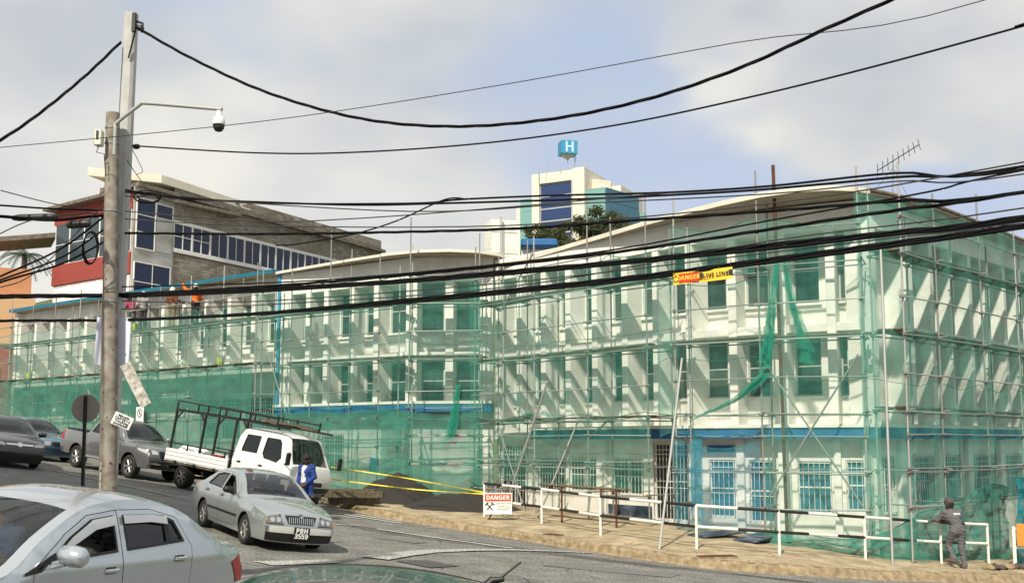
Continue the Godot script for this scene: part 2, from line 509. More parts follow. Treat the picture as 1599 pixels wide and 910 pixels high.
# ---------------------------------------------------------------- the long white building
func fl(poly: Array) -> float:
	var s := 0.0
	for i in poly.size() - 1: s += (poly[i + 1] - poly[i]).length()
	return s
func fp(poly: Array, t: float) -> Array:   # place, outward normal and direction at a length along a front line
	var s := 0.0
	for i in poly.size() - 1:
		var e: Vector2 = poly[i + 1] - poly[i]
		var l := e.length()
		if t <= s + l or i == poly.size() - 2:
			var d := e / l
			return [poly[i] + d * (t - s), Vector2(-d.y, d.x), d]
		s += l
	return []
func at3(poly: Array, t: float, y: float, off: float) -> Vector3:
	var q := fp(poly, t)
	var p: Vector2 = q[0] + q[1] * off
	return V(p.x, y, p.y)
func fbasis(poly: Array, t: float) -> Basis:
	var q := fp(poly, t)
	return Basis(V(q[2].x, 0, q[2].y), Vector3.UP, V(q[1].x, 0, q[1].y))
func fbox(b: MB, poly: Array, t0: float, t1: float, y0: float, y1: float, o0: float, o1: float, bev := 0.0) -> void:
	var tm := (t0 + t1) * 0.5
	b.box(at3(poly, tm, (y0 + y1) * 0.5, (o0 + o1) * 0.5), V(t1 - t0, y1 - y0, absf(o1 - o0)), fbasis(poly, tm), bev)
func fslab(b: MB, poly: Array, t0: float, t1: float, y0: float, y1: float, o0: float, o1: float) -> void:   # follows the bends of the front
	var cuts := [t0]
	var s := 0.0
	for i in poly.size() - 1:
		s += (poly[i + 1] - poly[i]).length()
		if s > t0 + 0.01 and s < t1 - 0.01: cuts.append(s)
	cuts.append(t1)
	var pr := []
	for i in cuts.size():
		var t: float = cuts[i]
		var n: Vector2 = (fp(poly, t - 0.02)[1] + fp(poly, t + 0.02)[1]).normalized() if i > 0 and i < cuts.size() - 1 else fp(poly, t + (0.02 if i == 0 else -0.02))[1]
		var p: Vector2 = fp(poly, t)[0]
		var a := p + n * o0; var e := p + n * o1
		pr.append([V(e.x, y0, e.y), V(e.x, y1, e.y), V(a.x, y1, a.y), V(a.x, y0, a.y)])
	for i in pr.size() - 1:
		for j in 4:
			b.quad(pr[i][j], pr[i + 1][j], pr[i + 1][(j + 1) % 4], pr[i][(j + 1) % 4])
	b.quad(pr[0][0], pr[0][1], pr[0][2], pr[0][3])
	b.quad(pr[-1][3], pr[-1][2], pr[-1][1], pr[-1][0])
func window(parent: Node, poly: Array, t0: float, t1: float, y0: float, y1: float, off: float, rows := 1, cols := 1, pane: Material = null, fm: Material = null, called := "window") -> void:
	var f := MB.new()
	var w := 0.05
	fbox(f, poly, t0, t1, y0, y0 + w, off - 0.08, off + 0.0)
	fbox(f, poly, t0, t1, y1 - w, y1, off - 0.08, off + 0.0)
	fbox(f, poly, t0, t0 + w, y0 + w, y1 - w, off - 0.08, off + 0.0)
	fbox(f, poly, t1 - w, t1, y0 + w, y1 - w, off - 0.08, off + 0.0)
	for i in range(1, rows):
		var y := lerpf(y0, y1, float(i) / rows)
		fbox(f, poly, t0 + w, t1 - w, y - 0.02, y + 0.02, off - 0.07, off - 0.01)
	for i in range(1, cols):
		var t := lerpf(t0, t1, float(i) / cols)
		fbox(f, poly, t - 0.02, t + 0.02, y0 + w, y1 - w, off - 0.075, off - 0.005)
	var o := part(parent, called, f, fm if fm else M.frame)
	for i in rows:
		var p := MB.new()
		var tilt := rng.randf_range(-0.012, 0.012)
		fbox(p, poly, t0 + 0.01, t1 - 0.01, lerpf(y0, y1, float(i) / rows) + 0.01, lerpf(y0, y1, float(i + 1) / rows) - 0.01, off - 0.06 + tilt, off - 0.035 + tilt)
		part(o, "pane", p, pane if pane else [M.pane, M.pane, M.pane_b, M.pane_c][rng.randi() % 4])
func grille(parent: Node, poly: Array, t0: float, t1: float, y0: float, y1: float, off: float, gap := 0.135, called := "security_grille") -> void:
	var b := MB.new()
	var n := maxi(2, int((t1 - t0) / gap))
	for i in n + 1:
		var t := lerpf(t0, t1, float(i) / n)
		b.tube([at3(poly, t, y0, off), at3(poly, t, y1, off)], 0.011 if i % n else 0.02, 4)
	var hs := [y0 + 0.03, y1 - 0.03, y1 - 0.2, y1 - 0.34]
	if y1 - y0 > 1.5: hs.append(y0 + (y1 - y0) * 0.42)
	for y in hs:
		b.tube([at3(poly, t0, y, off + 0.012), at3(poly, t1, y, off + 0.012)], 0.013, 4)
	part(parent, called, b, M.grille)
func upper_bays(bld: Node, poly: Array, fins: Array, D: float, fw: float, rows: Array, ytop: float, ybase: float, wmax := 0.9, narrow := 1.0, side := 0.0) -> void:
	# deep fins with recessed windows between them
	var wall := MB.new()
	for i in fins.size():
		var fb := MB.new()
		fbox(fb, poly, fins[i] - fw / 2, fins[i] + fw / 2, ybase, ytop, -D - 0.05, 0.0, 0.012)
		part(bld, "fin", fb, M.white)
	for i in fins.size() - 1:
		var a: float = fins[i] + fw / 2; var b: float = fins[i + 1] - fw / 2
		var c := (a + b) / 2
		var hw := minf(wmax, (b - a) * narrow) / 2
		c += side * maxf(0.0, (b - a) / 2 - hw - 0.03)
		if b - a > 1.6:
			fbox(wall, poly, a, b, ybase, ytop, -D - 0.2, -D)
			continue
		var y := ybase
		for r in rows:
			fbox(wall, poly, a, b, y, r[0], -D - 0.2, -D)
			var sl := MB.new()
			fbox(sl, poly, c - hw - 0.04, c + hw + 0.04, r[0] - 0.05, r[0], -D + 0.002, -D + 0.09)
			part(bld, "sill", sl, M.white2)
			fbox(wall, poly, a, c - hw, r[0], r[1], -D - 0.2, -D)
			fbox(wall, poly, c + hw, b, r[0], r[1], -D - 0.2, -D)
			window(bld, poly, c - hw, c + hw, r[0], r[1], -D - 0.05, 2 if r[1] - r[0] > 1.5 else 1, 1)
			y = r[1]
		fbox(wall, poly, a, b, y, ytop, -D - 0.2, -D)
		for r in rows.size() - 1:
			var e := MB.new()
			fbox(e, poly, a + 0.002, b - 0.002, rows[r][1] + 0.05, rows[r][1] + 0.29, -D + 0.002, -0.06, 0.01)
			part(bld, "slab_edge", e, M.white2)
	part(bld, "recessed_wall", wall, M.white2)
func ground_floor(bld: Node, poly: Array, T0: float, T1: float, yb: float, yt: float, ops: Array, off := -0.25, wm: Material = null) -> void:
	var w := MB.new()
	var t := T0
	for o in ops:
		if o[0] > t + 0.01: fslab(w, poly, t, o[0], yb, yt, off - 0.2, off)
		if o[2] > yb: fslab(w, poly, o[0], o[1], yb, o[2], off - 0.2, off)
		fslab(w, poly, o[0], o[1], o[3], yt, off - 0.2, off)
		window(bld, poly, o[0], o[1], o[2], o[3], off - 0.1, 2, 2 if o[1] - o[0] > 1.0 else 1, o[5] if o.size() > 5 else null, M.frame_white, "door" if o[4] == "door" else "window")
		grille(bld, poly, o[0] + 0.03, o[1] - 0.03, o[2] + 0.02, o[3] - 0.02, off + 0.03)
		t = o[1]
	if T1 > t: fslab(w, poly, t, T1, yb, yt, off - 0.2, off)
	part(bld, "wall", w, wm if wm else M.white2)
func roof_slab(bld: Node, outer: Array, inner: Array, y: Array, thick: float, edge_m: Material, called := "roof") -> void:
	# outer and inner: matching points of the eave edge and of the roof behind it
	var top := MB.new()
	var under := MB.new()
	var edge := MB.new()
	for i in outer.size() - 1:
		var a: Vector2 = outer[i]; var b: Vector2 = outer[i + 1]; var c: Vector2 = inner[i + 1]; var d: Vector2 = inner[i]
		var ya: float = y[i]; var yb: float = y[i + 1]
		top.quad(V(a.x, ya, a.y), V(b.x, yb, b.y), V(c.x, yb + 0.15, c.y), V(d.x, ya + 0.15, d.y))
		under.quad(V(d.x, ya - thick, d.y), V(c.x, yb - thick, c.y), V(b.x, yb - thick, b.y), V(a.x, ya - thick, a.y))
		edge.quad(V(a.x, ya - thick, a.y), V(b.x, yb - thick, b.y), V(b.x, yb, b.y), V(a.x, ya, a.y))
	for i in [0, outer.size() - 1]:
		var a: Vector2 = outer[i]; var d: Vector2 = inner[i]
		edge.quad(V(d.x, y[i] - thick, d.y), V(a.x, y[i] - thick, a.y), V(a.x, y[i], a.y), V(d.x, y[i] + 0.15, d.y))
	var r := part(bld, called, top, M.cream)
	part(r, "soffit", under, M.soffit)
	part(r, "eave_edge", edge, edge_m)

const WING := [Vector2(-26.7, -54.9), Vector2(-9.6, -42.0)]
const LEFT := [Vector2(-9.6, -42.0), Vector2(-3.9, -38.1), Vector2(-0.7, -37.9)]
const CENTRE := [Vector2(-0.7, -37.9), Vector2(5.43, -30.78)]
const ARC := [Vector2(5.43, -30.78), Vector2(6.038, -30.325), Vector2(6.662, -29.893), Vector2(7.302, -29.485), Vector2(7.956, -29.101), Vector2(8.625, -28.742), Vector2(9.306, -28.408), Vector2(10.0, -28.1)]
const RIGHT := [Vector2(10.0, -28.1), Vector2(24.4, -41.9)]
func seq(a: float, step: float, n: int) -> Array:
	var r := []
	for i in n: r.append(a + step * i)
	return r
func back_box(b: MB, pts: Array, y0: float, y1: float) -> void:   # plain walls round the back
	for i in pts.size() - 1:
		b.beam(V(pts[i].x, (y0 + y1) / 2, pts[i].y), V(pts[i + 1].x, (y0 + y1) / 2, pts[i + 1].y), 0.2, y1 - y0)
func make_building() -> void:
	# ---- the wing up the hill
	var wing := thing("wing_building", "long white two-storey wing with fins and teal roof edge up the hill", "building", V(-18, 1.6, -49))
	wing.position = Vector3.ZERO
	var fins := seq(0.25, 1.62, 13)
	fins.append(21.2)
	upper_bays(wing, WING, fins, 0.75, 0.24, [[6.25, 8.05]], 8.35, 5.1, 0.95, 1.0, -1.0)
	var b := MB.new()
	fslab(b, WING, 0, 21.35, 8.35, 9.02, -0.9, -0.3)
	part(wing, "top_wall", b, M.white2)
	b = MB.new()
	fslab(b, WING, 0, 21.35, 4.95, 5.1, -1.0, 0.12)
	part(wing, "floor_ledge", b, M.white)
	b = MB.new()
	fslab(b, WING, -0.2, 0.12, -1, 9.0, -1.2, 0.05)
	part(wing, "end_pier", b, M.white)
	var ops := []
	for a in [[1.2, 2.8, 3.3, 4.7, "window"], [4.2, 5.8, 3.2, 4.7, "window"], [7.2, 8.8, 3.0, 4.6, "window"], [10.2, 11.8, 2.9, 4.5, "window"], [15.6, 18.4, 2.2, 4.0, "window"], [18.8, 21.0, 2.1, 4.0, "window"]]: ops.append(a)
	ground_floor(wing, WING, 0, 21.3, -1.2, 4.95, ops, -0.5)
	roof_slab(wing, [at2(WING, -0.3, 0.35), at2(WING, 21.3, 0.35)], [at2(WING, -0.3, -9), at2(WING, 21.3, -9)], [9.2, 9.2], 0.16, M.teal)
	b = MB.new()
	back_box(b, [at2(WING, 0, -0.9), at2(WING, 0, -8.8), at2(WING, 21, -8.8), at2(WING, 21, -0.9)], -1.0, 9.0)
	part(wing, "rear_wall", b, M.white2)
	# ---- the smaller round-eaved block
	var blk := thing("corner_block_small", "smaller white block with a cream curved eave and a blue band over its ground floor", "building")
	upper_bays(blk, LEFT, [0.55, 1.62, 2.63, 4.02, 5.29, 6.95], 0.7, 0.24, [[3.62, 5.15], [6.25, 8.0]], 8.1, 3.5, 0.85, 1.0, -1.0)
	upper_bays(blk, LEFT, [7.1, 8.47, 9.75], 0.45, 0.3, [[3.62, 5.15], [6.25, 8.1]], 8.1, 3.5, 0.9)
	b = MB.new()
	fslab(b, LEFT, 0.0, 10.1, 8.1, 9.0, -0.7, 0.003)
	part(blk, "top_wall", b, M.white)
	b = MB.new()
	fslab(b, LEFT, 0.0, 0.42, 3.5, 8.1, -0.8, 0.0)
	fslab(b, LEFT, 9.75, 10.1, 3.5, 8.1, -0.6, -0.02)
	part(blk, "end_pier", b, M.white)
	b = MB.new()
	fslab(b, LEFT, 0.05, 10.1, 3.2, 3.5, -0.7, 0.28)
	part(blk, "blue_band", b, M.blue)
	b = MB.new()
	fslab(b, LEFT, 0.05, 10.1, 3.5, 3.6, -0.7, 0.32)
	part(blk, "ledge", b, M.white)
	b = MB.new()
	fslab(b, LEFT, -0.1, 0.05, -0.8, 9.0, -0.7, 0.06)
	part(blk, "blue_strip", b, M.skyblue)
	ground_floor(blk, LEFT, 0.05, 10.1, -1.2, 3.2, [[2.2, 3.4, 0.9, 2.4, "window"]], -0.35)
	for q in [[4.3, 4.75, M.frame_white], [4.8, 5.25, M.skyblue], [5.3, 5.75, M.sign_white]]:
		b = MB.new()
		fbox(b, LEFT, q[0], q[1], 0.95, 1.5, -0.346, -0.31)
		part(blk, "wall_panel", b, q[2])
	b = MB.new()
	fbox(b, LEFT, 5.3, 5.95, -0.2, 0.25, -0.346, -0.32)
	part(blk, "blue_patch", b, M.skyblue)
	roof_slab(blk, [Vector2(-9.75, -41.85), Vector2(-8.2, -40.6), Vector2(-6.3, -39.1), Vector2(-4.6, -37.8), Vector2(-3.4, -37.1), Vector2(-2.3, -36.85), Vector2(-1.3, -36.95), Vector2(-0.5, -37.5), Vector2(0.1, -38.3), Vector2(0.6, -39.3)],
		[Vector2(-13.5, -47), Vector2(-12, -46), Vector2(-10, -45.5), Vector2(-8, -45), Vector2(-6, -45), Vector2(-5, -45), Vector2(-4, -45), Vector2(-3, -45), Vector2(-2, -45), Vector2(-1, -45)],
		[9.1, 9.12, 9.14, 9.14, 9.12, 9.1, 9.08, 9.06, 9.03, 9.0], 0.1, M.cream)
	# ---- the large corner block
	var big := thing("corner_block_large", "large white corner block with sweeping rounded eave, fins and barred ground-floor windows", "building")
	var full := CENTRE + ARC.slice(1)
	upper_bays(big, full, [0.25, 1.45, 2.74, 3.99, 5.27, 6.63, 7.96, 9.3, 10.72, 12.2, 13.58, 14.55], 0.75, 0.25, [[3.42, 5.15], [6.1, 8.05]], 8.08, 2.5, 0.80, 1.0, -1.0)
	upper_bays(big, RIGHT, [0.13, 2.37, 3.79, 5.21, 6.63, 8.05, 9.47, 10.89, 12.31, 13.73, 15.15], 0.75, 0.25, [[3.42, 5.15], [6.1, 8.05]], 8.08, 2.5, 0.95)
	var all := CENTRE + ARC.slice(1) + RIGHT.slice(1)
	b = MB.new()
	fslab(b, full, 0.1, 14.69, 8.08, 8.85, -0.75, 0.003)
	fslab(b, RIGHT, 0.0, 20.0, 8.08, 8.85, -0.75, 0.003)
	part(big, "top_wall", b, M.white)
	b = MB.new()
	fslab(b, full, 2.4, 9.3, 2.2, 2.5, -0.75, 0.3)
	fslab(b, full, 9.3, 14.69, 2.2, 2.5, -0.75, 0.3)
	fslab(b, RIGHT, 0.0, 20.0, 2.2, 2.5, -0.75, 0.3)
	part(big, "blue_band", b, M.blue)
	b = MB.new()
	fslab(b, full, 2.4, 14.69, 2.5, 2.6, -0.75, 0.36)
	fslab(b, RIGHT, 0.0, 20.0, 2.5, 2.6, -0.75, 0.36)
	part(big, "ledge", b, M.white)
	b = MB.new()
	fslab(b, full, 0.1, 2.4, 2.2, 2.6, -0.75, 0.0)
	part(big, "lintel", b, M.white2)
	ground_floor(big, full, 0.0, 14.69, -1.6, 2.2, [[0.08, 1.6, -0.2, 2.0, "gate"], [2.16, 3.6, 0.45, 1.58, "window"], [3.75, 5.15, 0.45, 1.58, "window"], [5.75, 7.15, 0.42, 1.58, "window"], [7.56, 9.0, -0.3, 2.08, "door"],
		[9.75, 10.6, -0.1, 1.58, "window", M.pane_sky], [11.02, 11.85, -0.2, 1.58, "window", M.pane_sky], [12.45, 13.42, 0.1, 1.56, "window", M.pane_sky], [13.8, 14.55, 0.2, 1.6, "window", M.pane_sky]])
	ground_floor(big, RIGHT, 0.0, 20.0, -2.6, 2.2, [[0.71, 1.4, 0.1, 1.7, "window", M.pane_sky], [2.5, 3.95, 0.2, 1.7, "window", M.pane_sky], [4.55, 5.85, 0.2, 1.7, "window", M.pane_sky], [6.9, 8.6, 0.2, 1.7, "window", M.pane_sky], [9.35, 10.9, 0.2, 1.7, "window", M.pane_sky], [11.8, 13.3, 0.2, 1.7, "window", M.pane_sky]])
	for t in [[5.2, 5.62], [9.1, 9.5], [10.7, 10.93], [11.95, 12.3], [13.5, 13.7]]:
		b = MB.new()
		fbox(b, full, t[0], t[1], -1.6, 2.2, -0.248, -0.1, 0.012)
		part(big, "pilaster", b, M.white)
	for t in [1.6, 4.1, 6.2, 8.8]:
		b = MB.new()
		fbox(b, RIGHT, t, t + 0.35, -2.6, 2.2, -0.248, -0.12, 0.012)
		part(big, "pilaster", b, M.white)
	b = MB.new()
	fbox(b, full, 9.75, 10.6, 1.8, 2.0, -0.246, -0.2)
	part(big, "air_vent", b, M.blue)
	b = MB.new()
	fbox(b, full, 5.2, 7.5, -0.75, 0.1, -0.247, -0.235)
	part(big, "peeling_base", b, M.peel)
	b = MB.new()
	fbox(b, full, 1.62, 2.12, -0.6, 2.2, -0.248, -0.2)
	part(big, "pilaster", b, M.white)
	var eave := []
	var back := []
	var ey := []
	for q in [[-0.5, -37.5, 8.66], [0.5, -36.5, 8.74], [1.95, -34.7, 8.87], [3.1, -33.1, 8.93], [4.15, -31.5, 8.97], [5.1, -30.2, 9.0], [6.05, -29.0, 9.02], [6.98, -28.0, 9.03], [7.8, -27.5, 9.04], [8.6, -27.28, 9.04], [9.25, -27.35, 9.04], [9.85, -27.62, 9.04], [10.5, -28.0, 9.03], [11.1, -28.4, 9.02], [12.2, -29.2, 9.01], [14.4, -31.35, 9.0], [16.9, -33.85, 8.98], [20.5, -37.3, 8.95], [24.8, -41.4, 8.92]]:
		eave.append(Vector2(q[0], q[1])); ey.append(q[2])
	for i in eave.size():
		var e: Vector2 = eave[i]
		back.append(e.lerp(Vector2(14, -44), 0.55) if i < 14 else e.lerp(Vector2(14, -48), 0.45))
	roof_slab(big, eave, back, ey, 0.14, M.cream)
	b = MB.new()
	var gp := []
	for i in range(11, eave.size()): gp.append(V(eave[i].x, ey[i] - 0.05, eave[i].y))
	b.tube(gp, 0.07, 8)
	part(big, "gutter", b, M.gutter)
	b = MB.new()
	back_box(b, [Vector2(-0.2, -38.6), Vector2(6, -46), Vector2(16, -52), Vector2(24.4, -42.5)], -2, 8.8)
	part(big, "rear_wall", b, M.white2)
	# raised letters over the windows, too blurred to read as words
	var tm := TextMesh.new()
	var font := SystemFont.new(); font.font_names = PackedStringArray(["Droid Sans"]); font.font_weight = 700
	tm.font = font; tm.text = "A STUMBERIA"; tm.font_size = 32; tm.pixel_size = 0.0052; tm.depth = 0.03
	var lt := part(big, "raised_letters", tm, M.frame_white)
	lt.transform = Transform3D(fbasis(full, 2.75), at3(full, 2.75, 1.95, -0.225))
func at2(poly: Array, t: float, off: float) -> Vector2:
	var q := fp(poly, t)
	return q[0] + q[1] * off

# ---------------------------------------------------------------- scaffolding and netting
var coupler_mesh: ArrayMesh
var foot_mesh: ArrayMesh
func scaffold(poly: Array, posts: Array, lifts: Array, boards: Array, tops: Array, label: String, inner := 0.35, outer := 1.45) -> Node3D:
	if coupler_mesh == null:
		var cb := MB.new()
		cb.lathe([[0.03, -0.05], [0.052, -0.04], [0.052, 0.04], [0.03, 0.05]], 7)
		cb.box(V(0.055, 0, 0), V(0.05, 0.07, 0.06), Basis.IDENTITY, 0.01)
		coupler_mesh = cb.mesh()
		cb = MB.new()
		cb.box(V(0, 0.006, 0), V(0.16, 0.012, 0.16))
		cb.tube([V(0, 0, 0), V(0, 0.35, 0)], 0.02, 6)
		foot_mesh = cb.mesh()
	var root := thing("scaffold", label, "scaffold", Vector3.ZERO, "scaffolding round the white building")
	for i in posts.size():
		for side in 2:
			var off: float = outer if side else inner
			var p := at2(poly, posts[i], off)
			var y0 := walk_y(p)
			var top: float = tops[i % tops.size()] - (0.0 if side else rng.randf_range(0.2, 0.9))
			var b := MB.new()
			var lean := V(rng.randf_range(-0.04, 0.04), 0, rng.randf_range(-0.03, 0.03))
			b.tube([V(p.x, y0, p.y), V(p.x, top, p.y) + lean], 0.027, 6)
			part(root, "standard", b, M.steel_light if rng.randf() < 0.35 else M.steel)
			var f := part(root, "base_plate", foot_mesh, M.rust)
			f.position = V(p.x, y0, p.y)
			for y in lifts:
				for e in [0.0, 1.0]:
					if y + e > top or (e > 0 and not side): continue
					var c := part(root, "coupler", coupler_mesh, M.coupler)
					c.position = V(p.x, y + e, p.y) + lean * ((y + e - y0) / (top - y0))
					c.rotation.y = rng.randf() * TAU
	for y in lifts:
		for i in posts.size() - 1:
			for side in 2:
				var off: float = outer if side else inner
				for e in ([0.0, 1.0] if side else [0.0]):
					if y + e > minf(tops[i % tops.size()], tops[(i + 1) % tops.size()]): continue
					if e == 0.0 and not side and y < 2.0: continue
					var b := MB.new()
					var j := V(0, rng.randf_range(-0.03, 0.03), 0)
					b.tube([at3(poly, posts[i] - 0.12, y + e, off + 0.05) + j, at3(poly, posts[i + 1] + 0.12, y + e, off + 0.05) - j], 0.022, 6)
					part(root, "ledger", b, M.steel_light if rng.randf() < 0.3 else M.steel)
		for i in posts.size():
			if y > tops[i % tops.size()] - 0.2: continue
			var b := MB.new()
			b.tube([at3(poly, posts[i] + 0.06, y + 0.06, inner - 0.15), at3(poly, posts[i] + 0.06, y + 0.06, outer + 0.2)], 0.022, 6)
			part(root, "transom", b, M.steel)
	for y in boards:
		for i in posts.size() - 1:
			for k in 4:
				if rng.randf() < 0.12: continue
				var o := lerpf(inner + 0.18, outer - 0.14, k / 3.0)
				var b := MB.new()
				var dz := rng.randf_range(0, 0.03)
				b.beam(at3(poly, posts[i] - rng.randf_range(0.05, 0.3), y + 0.105 + dz, o), at3(poly, posts[i + 1] + rng.randf_range(0.05, 0.3), y + 0.105 + rng.randf_range(0, 0.03), o + rng.randf_range(-0.03, 0.03)), 0.225, 0.038)
				part(root, "plank", b, M.plank if rng.randf() < 0.6 else M.plank_dark)
	return root
func brace(root: Node3D, poly: Array, t0: float, y0: float, t1: float, y1: float, off := 1.52) -> void:
	var b := MB.new()
	b.tube([at3(poly, t0, y0, off), at3(poly, t1, y1, off)], 0.027, 6)
	part(root, "diagonal_brace", b, M.steel)
func net(poly: Array, t0: float, t1: float, low: Callable, high: Callable, off: float, m: Material, label: String, seed_: int, billow := 0.12, called := "debris_net", group := "green debris nets on the scaffolding") -> void:
	var b := MB.new()
	var f := FastNoiseLite.new(); f.seed = seed_; f.frequency = 0.45; f.fractal_octaves = 3
	var g := FastNoiseLite.new(); g.seed = seed_ + 40; g.frequency = 1.6; g.fractal_octaves = 2
	var nx := maxi(4, int((t1 - t0) / 0.22))
	var ny := 0
	var pts := []
	for i in nx + 1:
		var t := lerpf(t0, t1, float(i) / nx)
		var a: float = low.call(t); var e: float = high.call(t)
		var col := []
		ny = 16
		for j in ny + 1:
			var y := lerpf(a, e, float(j) / ny)
			var o := off + billow * (f.get_noise_2d(t, y * 1.3) + 0.45 * g.get_noise_2d(t * 0.7, y * 2.0)) + billow * 0.3 * sin(t * 5.0 + 3.0 * f.get_noise_2d(y, t))
			col.append([at3(poly, t, y, o), Vector2(t, y)])
		pts.append(col)
	for i in nx:
		for j in ny:
			var A = pts[i][j]; var B = pts[i + 1][j]; var C = pts[i + 1][j + 1]; var D = pts[i][j + 1]
			var nn: Vector3 = (C[0] - A[0]).cross(D[0] - B[0]).normalized()
			b.quads(A[0], B[0], C[0], D[0], nn, nn, nn, nn, A[1], B[1], C[1], D[1])
	var o := solo(called, b, m, label, "netting", group)
	for j in [0, 8, ny]:
		var line := []
		for i in nx + 1: line.append(pts[i][j][0])
		var rb := MB.new()
		rb.tube(line, 0.012 if j != 8 else 0.008, 4, false)
		part(o, "edge_rope" if j != 8 else "seam", rb, M.rope)
func wavy(y: float, amp: float, period: float, ph := 0.0) -> Callable:
	return func(t): return y - amp * absf(sin((t + ph) * PI / period)) + 0.06 * sin(t * 2.3 + ph)
func hanging(path: Array, w0: float, w1: float, m: Material, label: String, seed_: int) -> void:   # a gathered length of net, many folds deep
	var b := MB.new()
	var r := RandomNumberGenerator.new(); r.seed = seed_
	for k in 10:
		var pts := []
		var o := r.randf_range(-1, 1)
		var cut := r.randf_range(0.75, 1.05)
		var dz := r.randf_range(-0.07, 0.07)
		var fine := spline(path, 5)
		var n := int(fine.size() * minf(1.0, cut))
		for i in n:
			var kk := float(i) / (fine.size() - 1)
			pts.append([fine[i] + V(o * lerpf(w0, w1, kk) * 0.5 + r.randf_range(-0.02, 0.02), r.randf_range(-0.03, 0.03), dz + r.randf_range(-0.02, 0.02)), lerpf(w0, w1, kk) * 0.2 * r.randf_range(0.4, 1.6) + 0.012])
		for i in n - 1:
			var s := V(pts[i][1], 0, pts[i][1] * 0.5); var e := V(pts[i + 1][1], 0, pts[i + 1][1] * 0.5)
			var A: Vector3 = pts[i][0] - s; var B: Vector3 = pts[i][0] + s; var C: Vector3 = pts[i + 1][0] + e; var D: Vector3 = pts[i + 1][0] - e
			var nn := (C - A).cross(D - B).normalized()
			b.quads(A, B, C, D, nn, nn, nn, nn, Vector2(A.x, A.y), Vector2(B.x, B.y), Vector2(C.x, C.y), Vector2(D.x, D.y))
	solo("gathered_net", b, m, label, "netting")
func make_scaffolds() -> void:
	var s1 := scaffold(WING, [0.2, 1.9, 4.0, 6.2, 8.4, 10.6, 12.8, 15.0, 17.2, 19.4, 21.6], [3.0, 5.15, 7.0], [5.15, 7.0], [9.3, 9.5, 9.0, 9.2, 9.4], "tall tube scaffold along the long wing under the teal roof edge", 0.35, 1.3)
	brace(s1, WING, 12.4, 7.6, 14.6, 5.3, 1.4)
	brace(s1, WING, 9.3, 4.9, 10.6, 3.2, 1.4)
	var s2 := scaffold(LEFT, [0.6, 2.2, 4.3, 6.75], [1.9, 2.95, 5.05, 7.05], [5.05, 7.05], [9.0, 8.8, 10.1, 8.9], "tube scaffold on the slanting front of the smaller curved-eave block")
	brace(s2, LEFT, 0.3, 7.2, 2.6, 2.2, 1.55)
	var s3 := scaffold([Vector2(-4.1, -38.0), Vector2(-0.9, -37.9)], [0.45, 3.0], [0.3, 1.35, 2.3, 2.9, 5.05, 7.05], [5.05, 7.05], [10.2, 9.6], "short tube scaffold facing the street on the smaller curved-eave block", 0.35, 1.5)
	var s4 := scaffold(CENTRE, [0.7, 2.3, 3.9, 6.4, 8.9], [0.5, 1.3, 2.75, 4.85, 6.9], [2.75, 4.85, 6.9], [9.1, 9.6, 9.0, 10.0, 9.4], "tube scaffold below the rising eave, between the recessed corner and the curved front")
	brace(s4, CENTRE, 2.2, 6.6, 3.9, 8.4, 1.5)
	brace(s4, CENTRE, 2.0, -0.3, 3.9, 2.6, 1.52)
	brace(s4, CENTRE, 3.6, -0.3, 2.2, 2.6, 1.56)
	brace(s4, CENTRE, 5.0, 2.0, 6.2, 2.75, 0.4)
	var s5 := scaffold(ARC, [0.1, 2.55, 5.1], [0.3, 1.25, 2.85, 4.9, 6.95], [4.9], [9.3, 9.7, 9.5], "tube scaffold wrapping the curved corner front, with crossed braces", 0.35, 1.3)
	brace(s5, ARC, 2.6, 4.4, 5.0, 0.4, 1.36)
	brace(s5, ARC, 5.0, 4.4, 2.7, 0.6, 1.4)
	var s6 := scaffold(RIGHT, [-0.55, 1.6, 4.7, 7.4, 10.1, 12.8, 15.5], [0.4, 1.3, 2.9, 4.95, 7.1], [2.9, 4.95, 7.1], [9.6, 9.1, 9.6, 9.3, 9.4], "tube scaffold along the side street front with three board decks", 0.25, 1.1)
	# nets
	net(WING, -0.2, 21.5, wavy(1.0, 0.0, 3), wavy(5.2, 0.06, 2.2), 1.40, M.net_dense, "dark green dense net curtain over the lower floor of the long wing", 3, 0.1)
	net(WING, 0.0, 21.5, wavy(5.3, 0.0, 3), wavy(7.7, 0.22, 2.2), 1.42, M.net_thin, "pale green thin net over the window row of the long wing", 13, 0.1)
	net(WING, -6.0, -0.3, wavy(1.0, 0.0, 3), wavy(7.6, 0.2, 2.2), 1.0, M.net, "green net over the gap beyond the end pier of the long wing", 15, 0.1)
	net(LEFT, 0.3, 7.3, wavy(-0.2, 0.25, 2.2), wavy(3.3, 0.1, 2.2), 1.58, M.net_dense, "green net below the blue band of the smaller curved-eave block", 23)
	net(LEFT, 0.3, 6.85, wavy(3.35, 0.0, 2.2), wavy(8.15, 0.2, 2.2), 1.60, M.net_thin, "thin pale green net over both window rows of the smaller block", 24)
	net([Vector2(-4.1, -38.0), Vector2(-0.9, -37.9)], -0.5, 3.1, wavy(-0.1, 0.3, 1.4), wavy(3.2, 0.15, 2.5), 1.60, M.net_dense, "green net hung low beside the recessed corner, facing the street", 25)
	net([Vector2(-4.1, -38.0), Vector2(-0.9, -37.9)], -0.6, 3.1, wavy(3.25, 0.0, 1.4), wavy(8.1, 0.25, 2.5), 1.64, M.net_thin, "thin pale green net on the short street-facing scaffold", 26)
	net(CENTRE, 0.6, 10.0, wavy(2.9, 0.0, 2.5), wavy(7.9, 0.3, 2.5), 1.60, M.net_thin, "thin pale green net below the rising eave of the large block", 33)
	net(CENTRE, 0.6, 9.2, wavy(0.95, 0.35, 2.5), wavy(2.85, 0.05, 2.5), 1.62, M.net_thin, "short green net with a scalloped hem over the barred windows", 34)
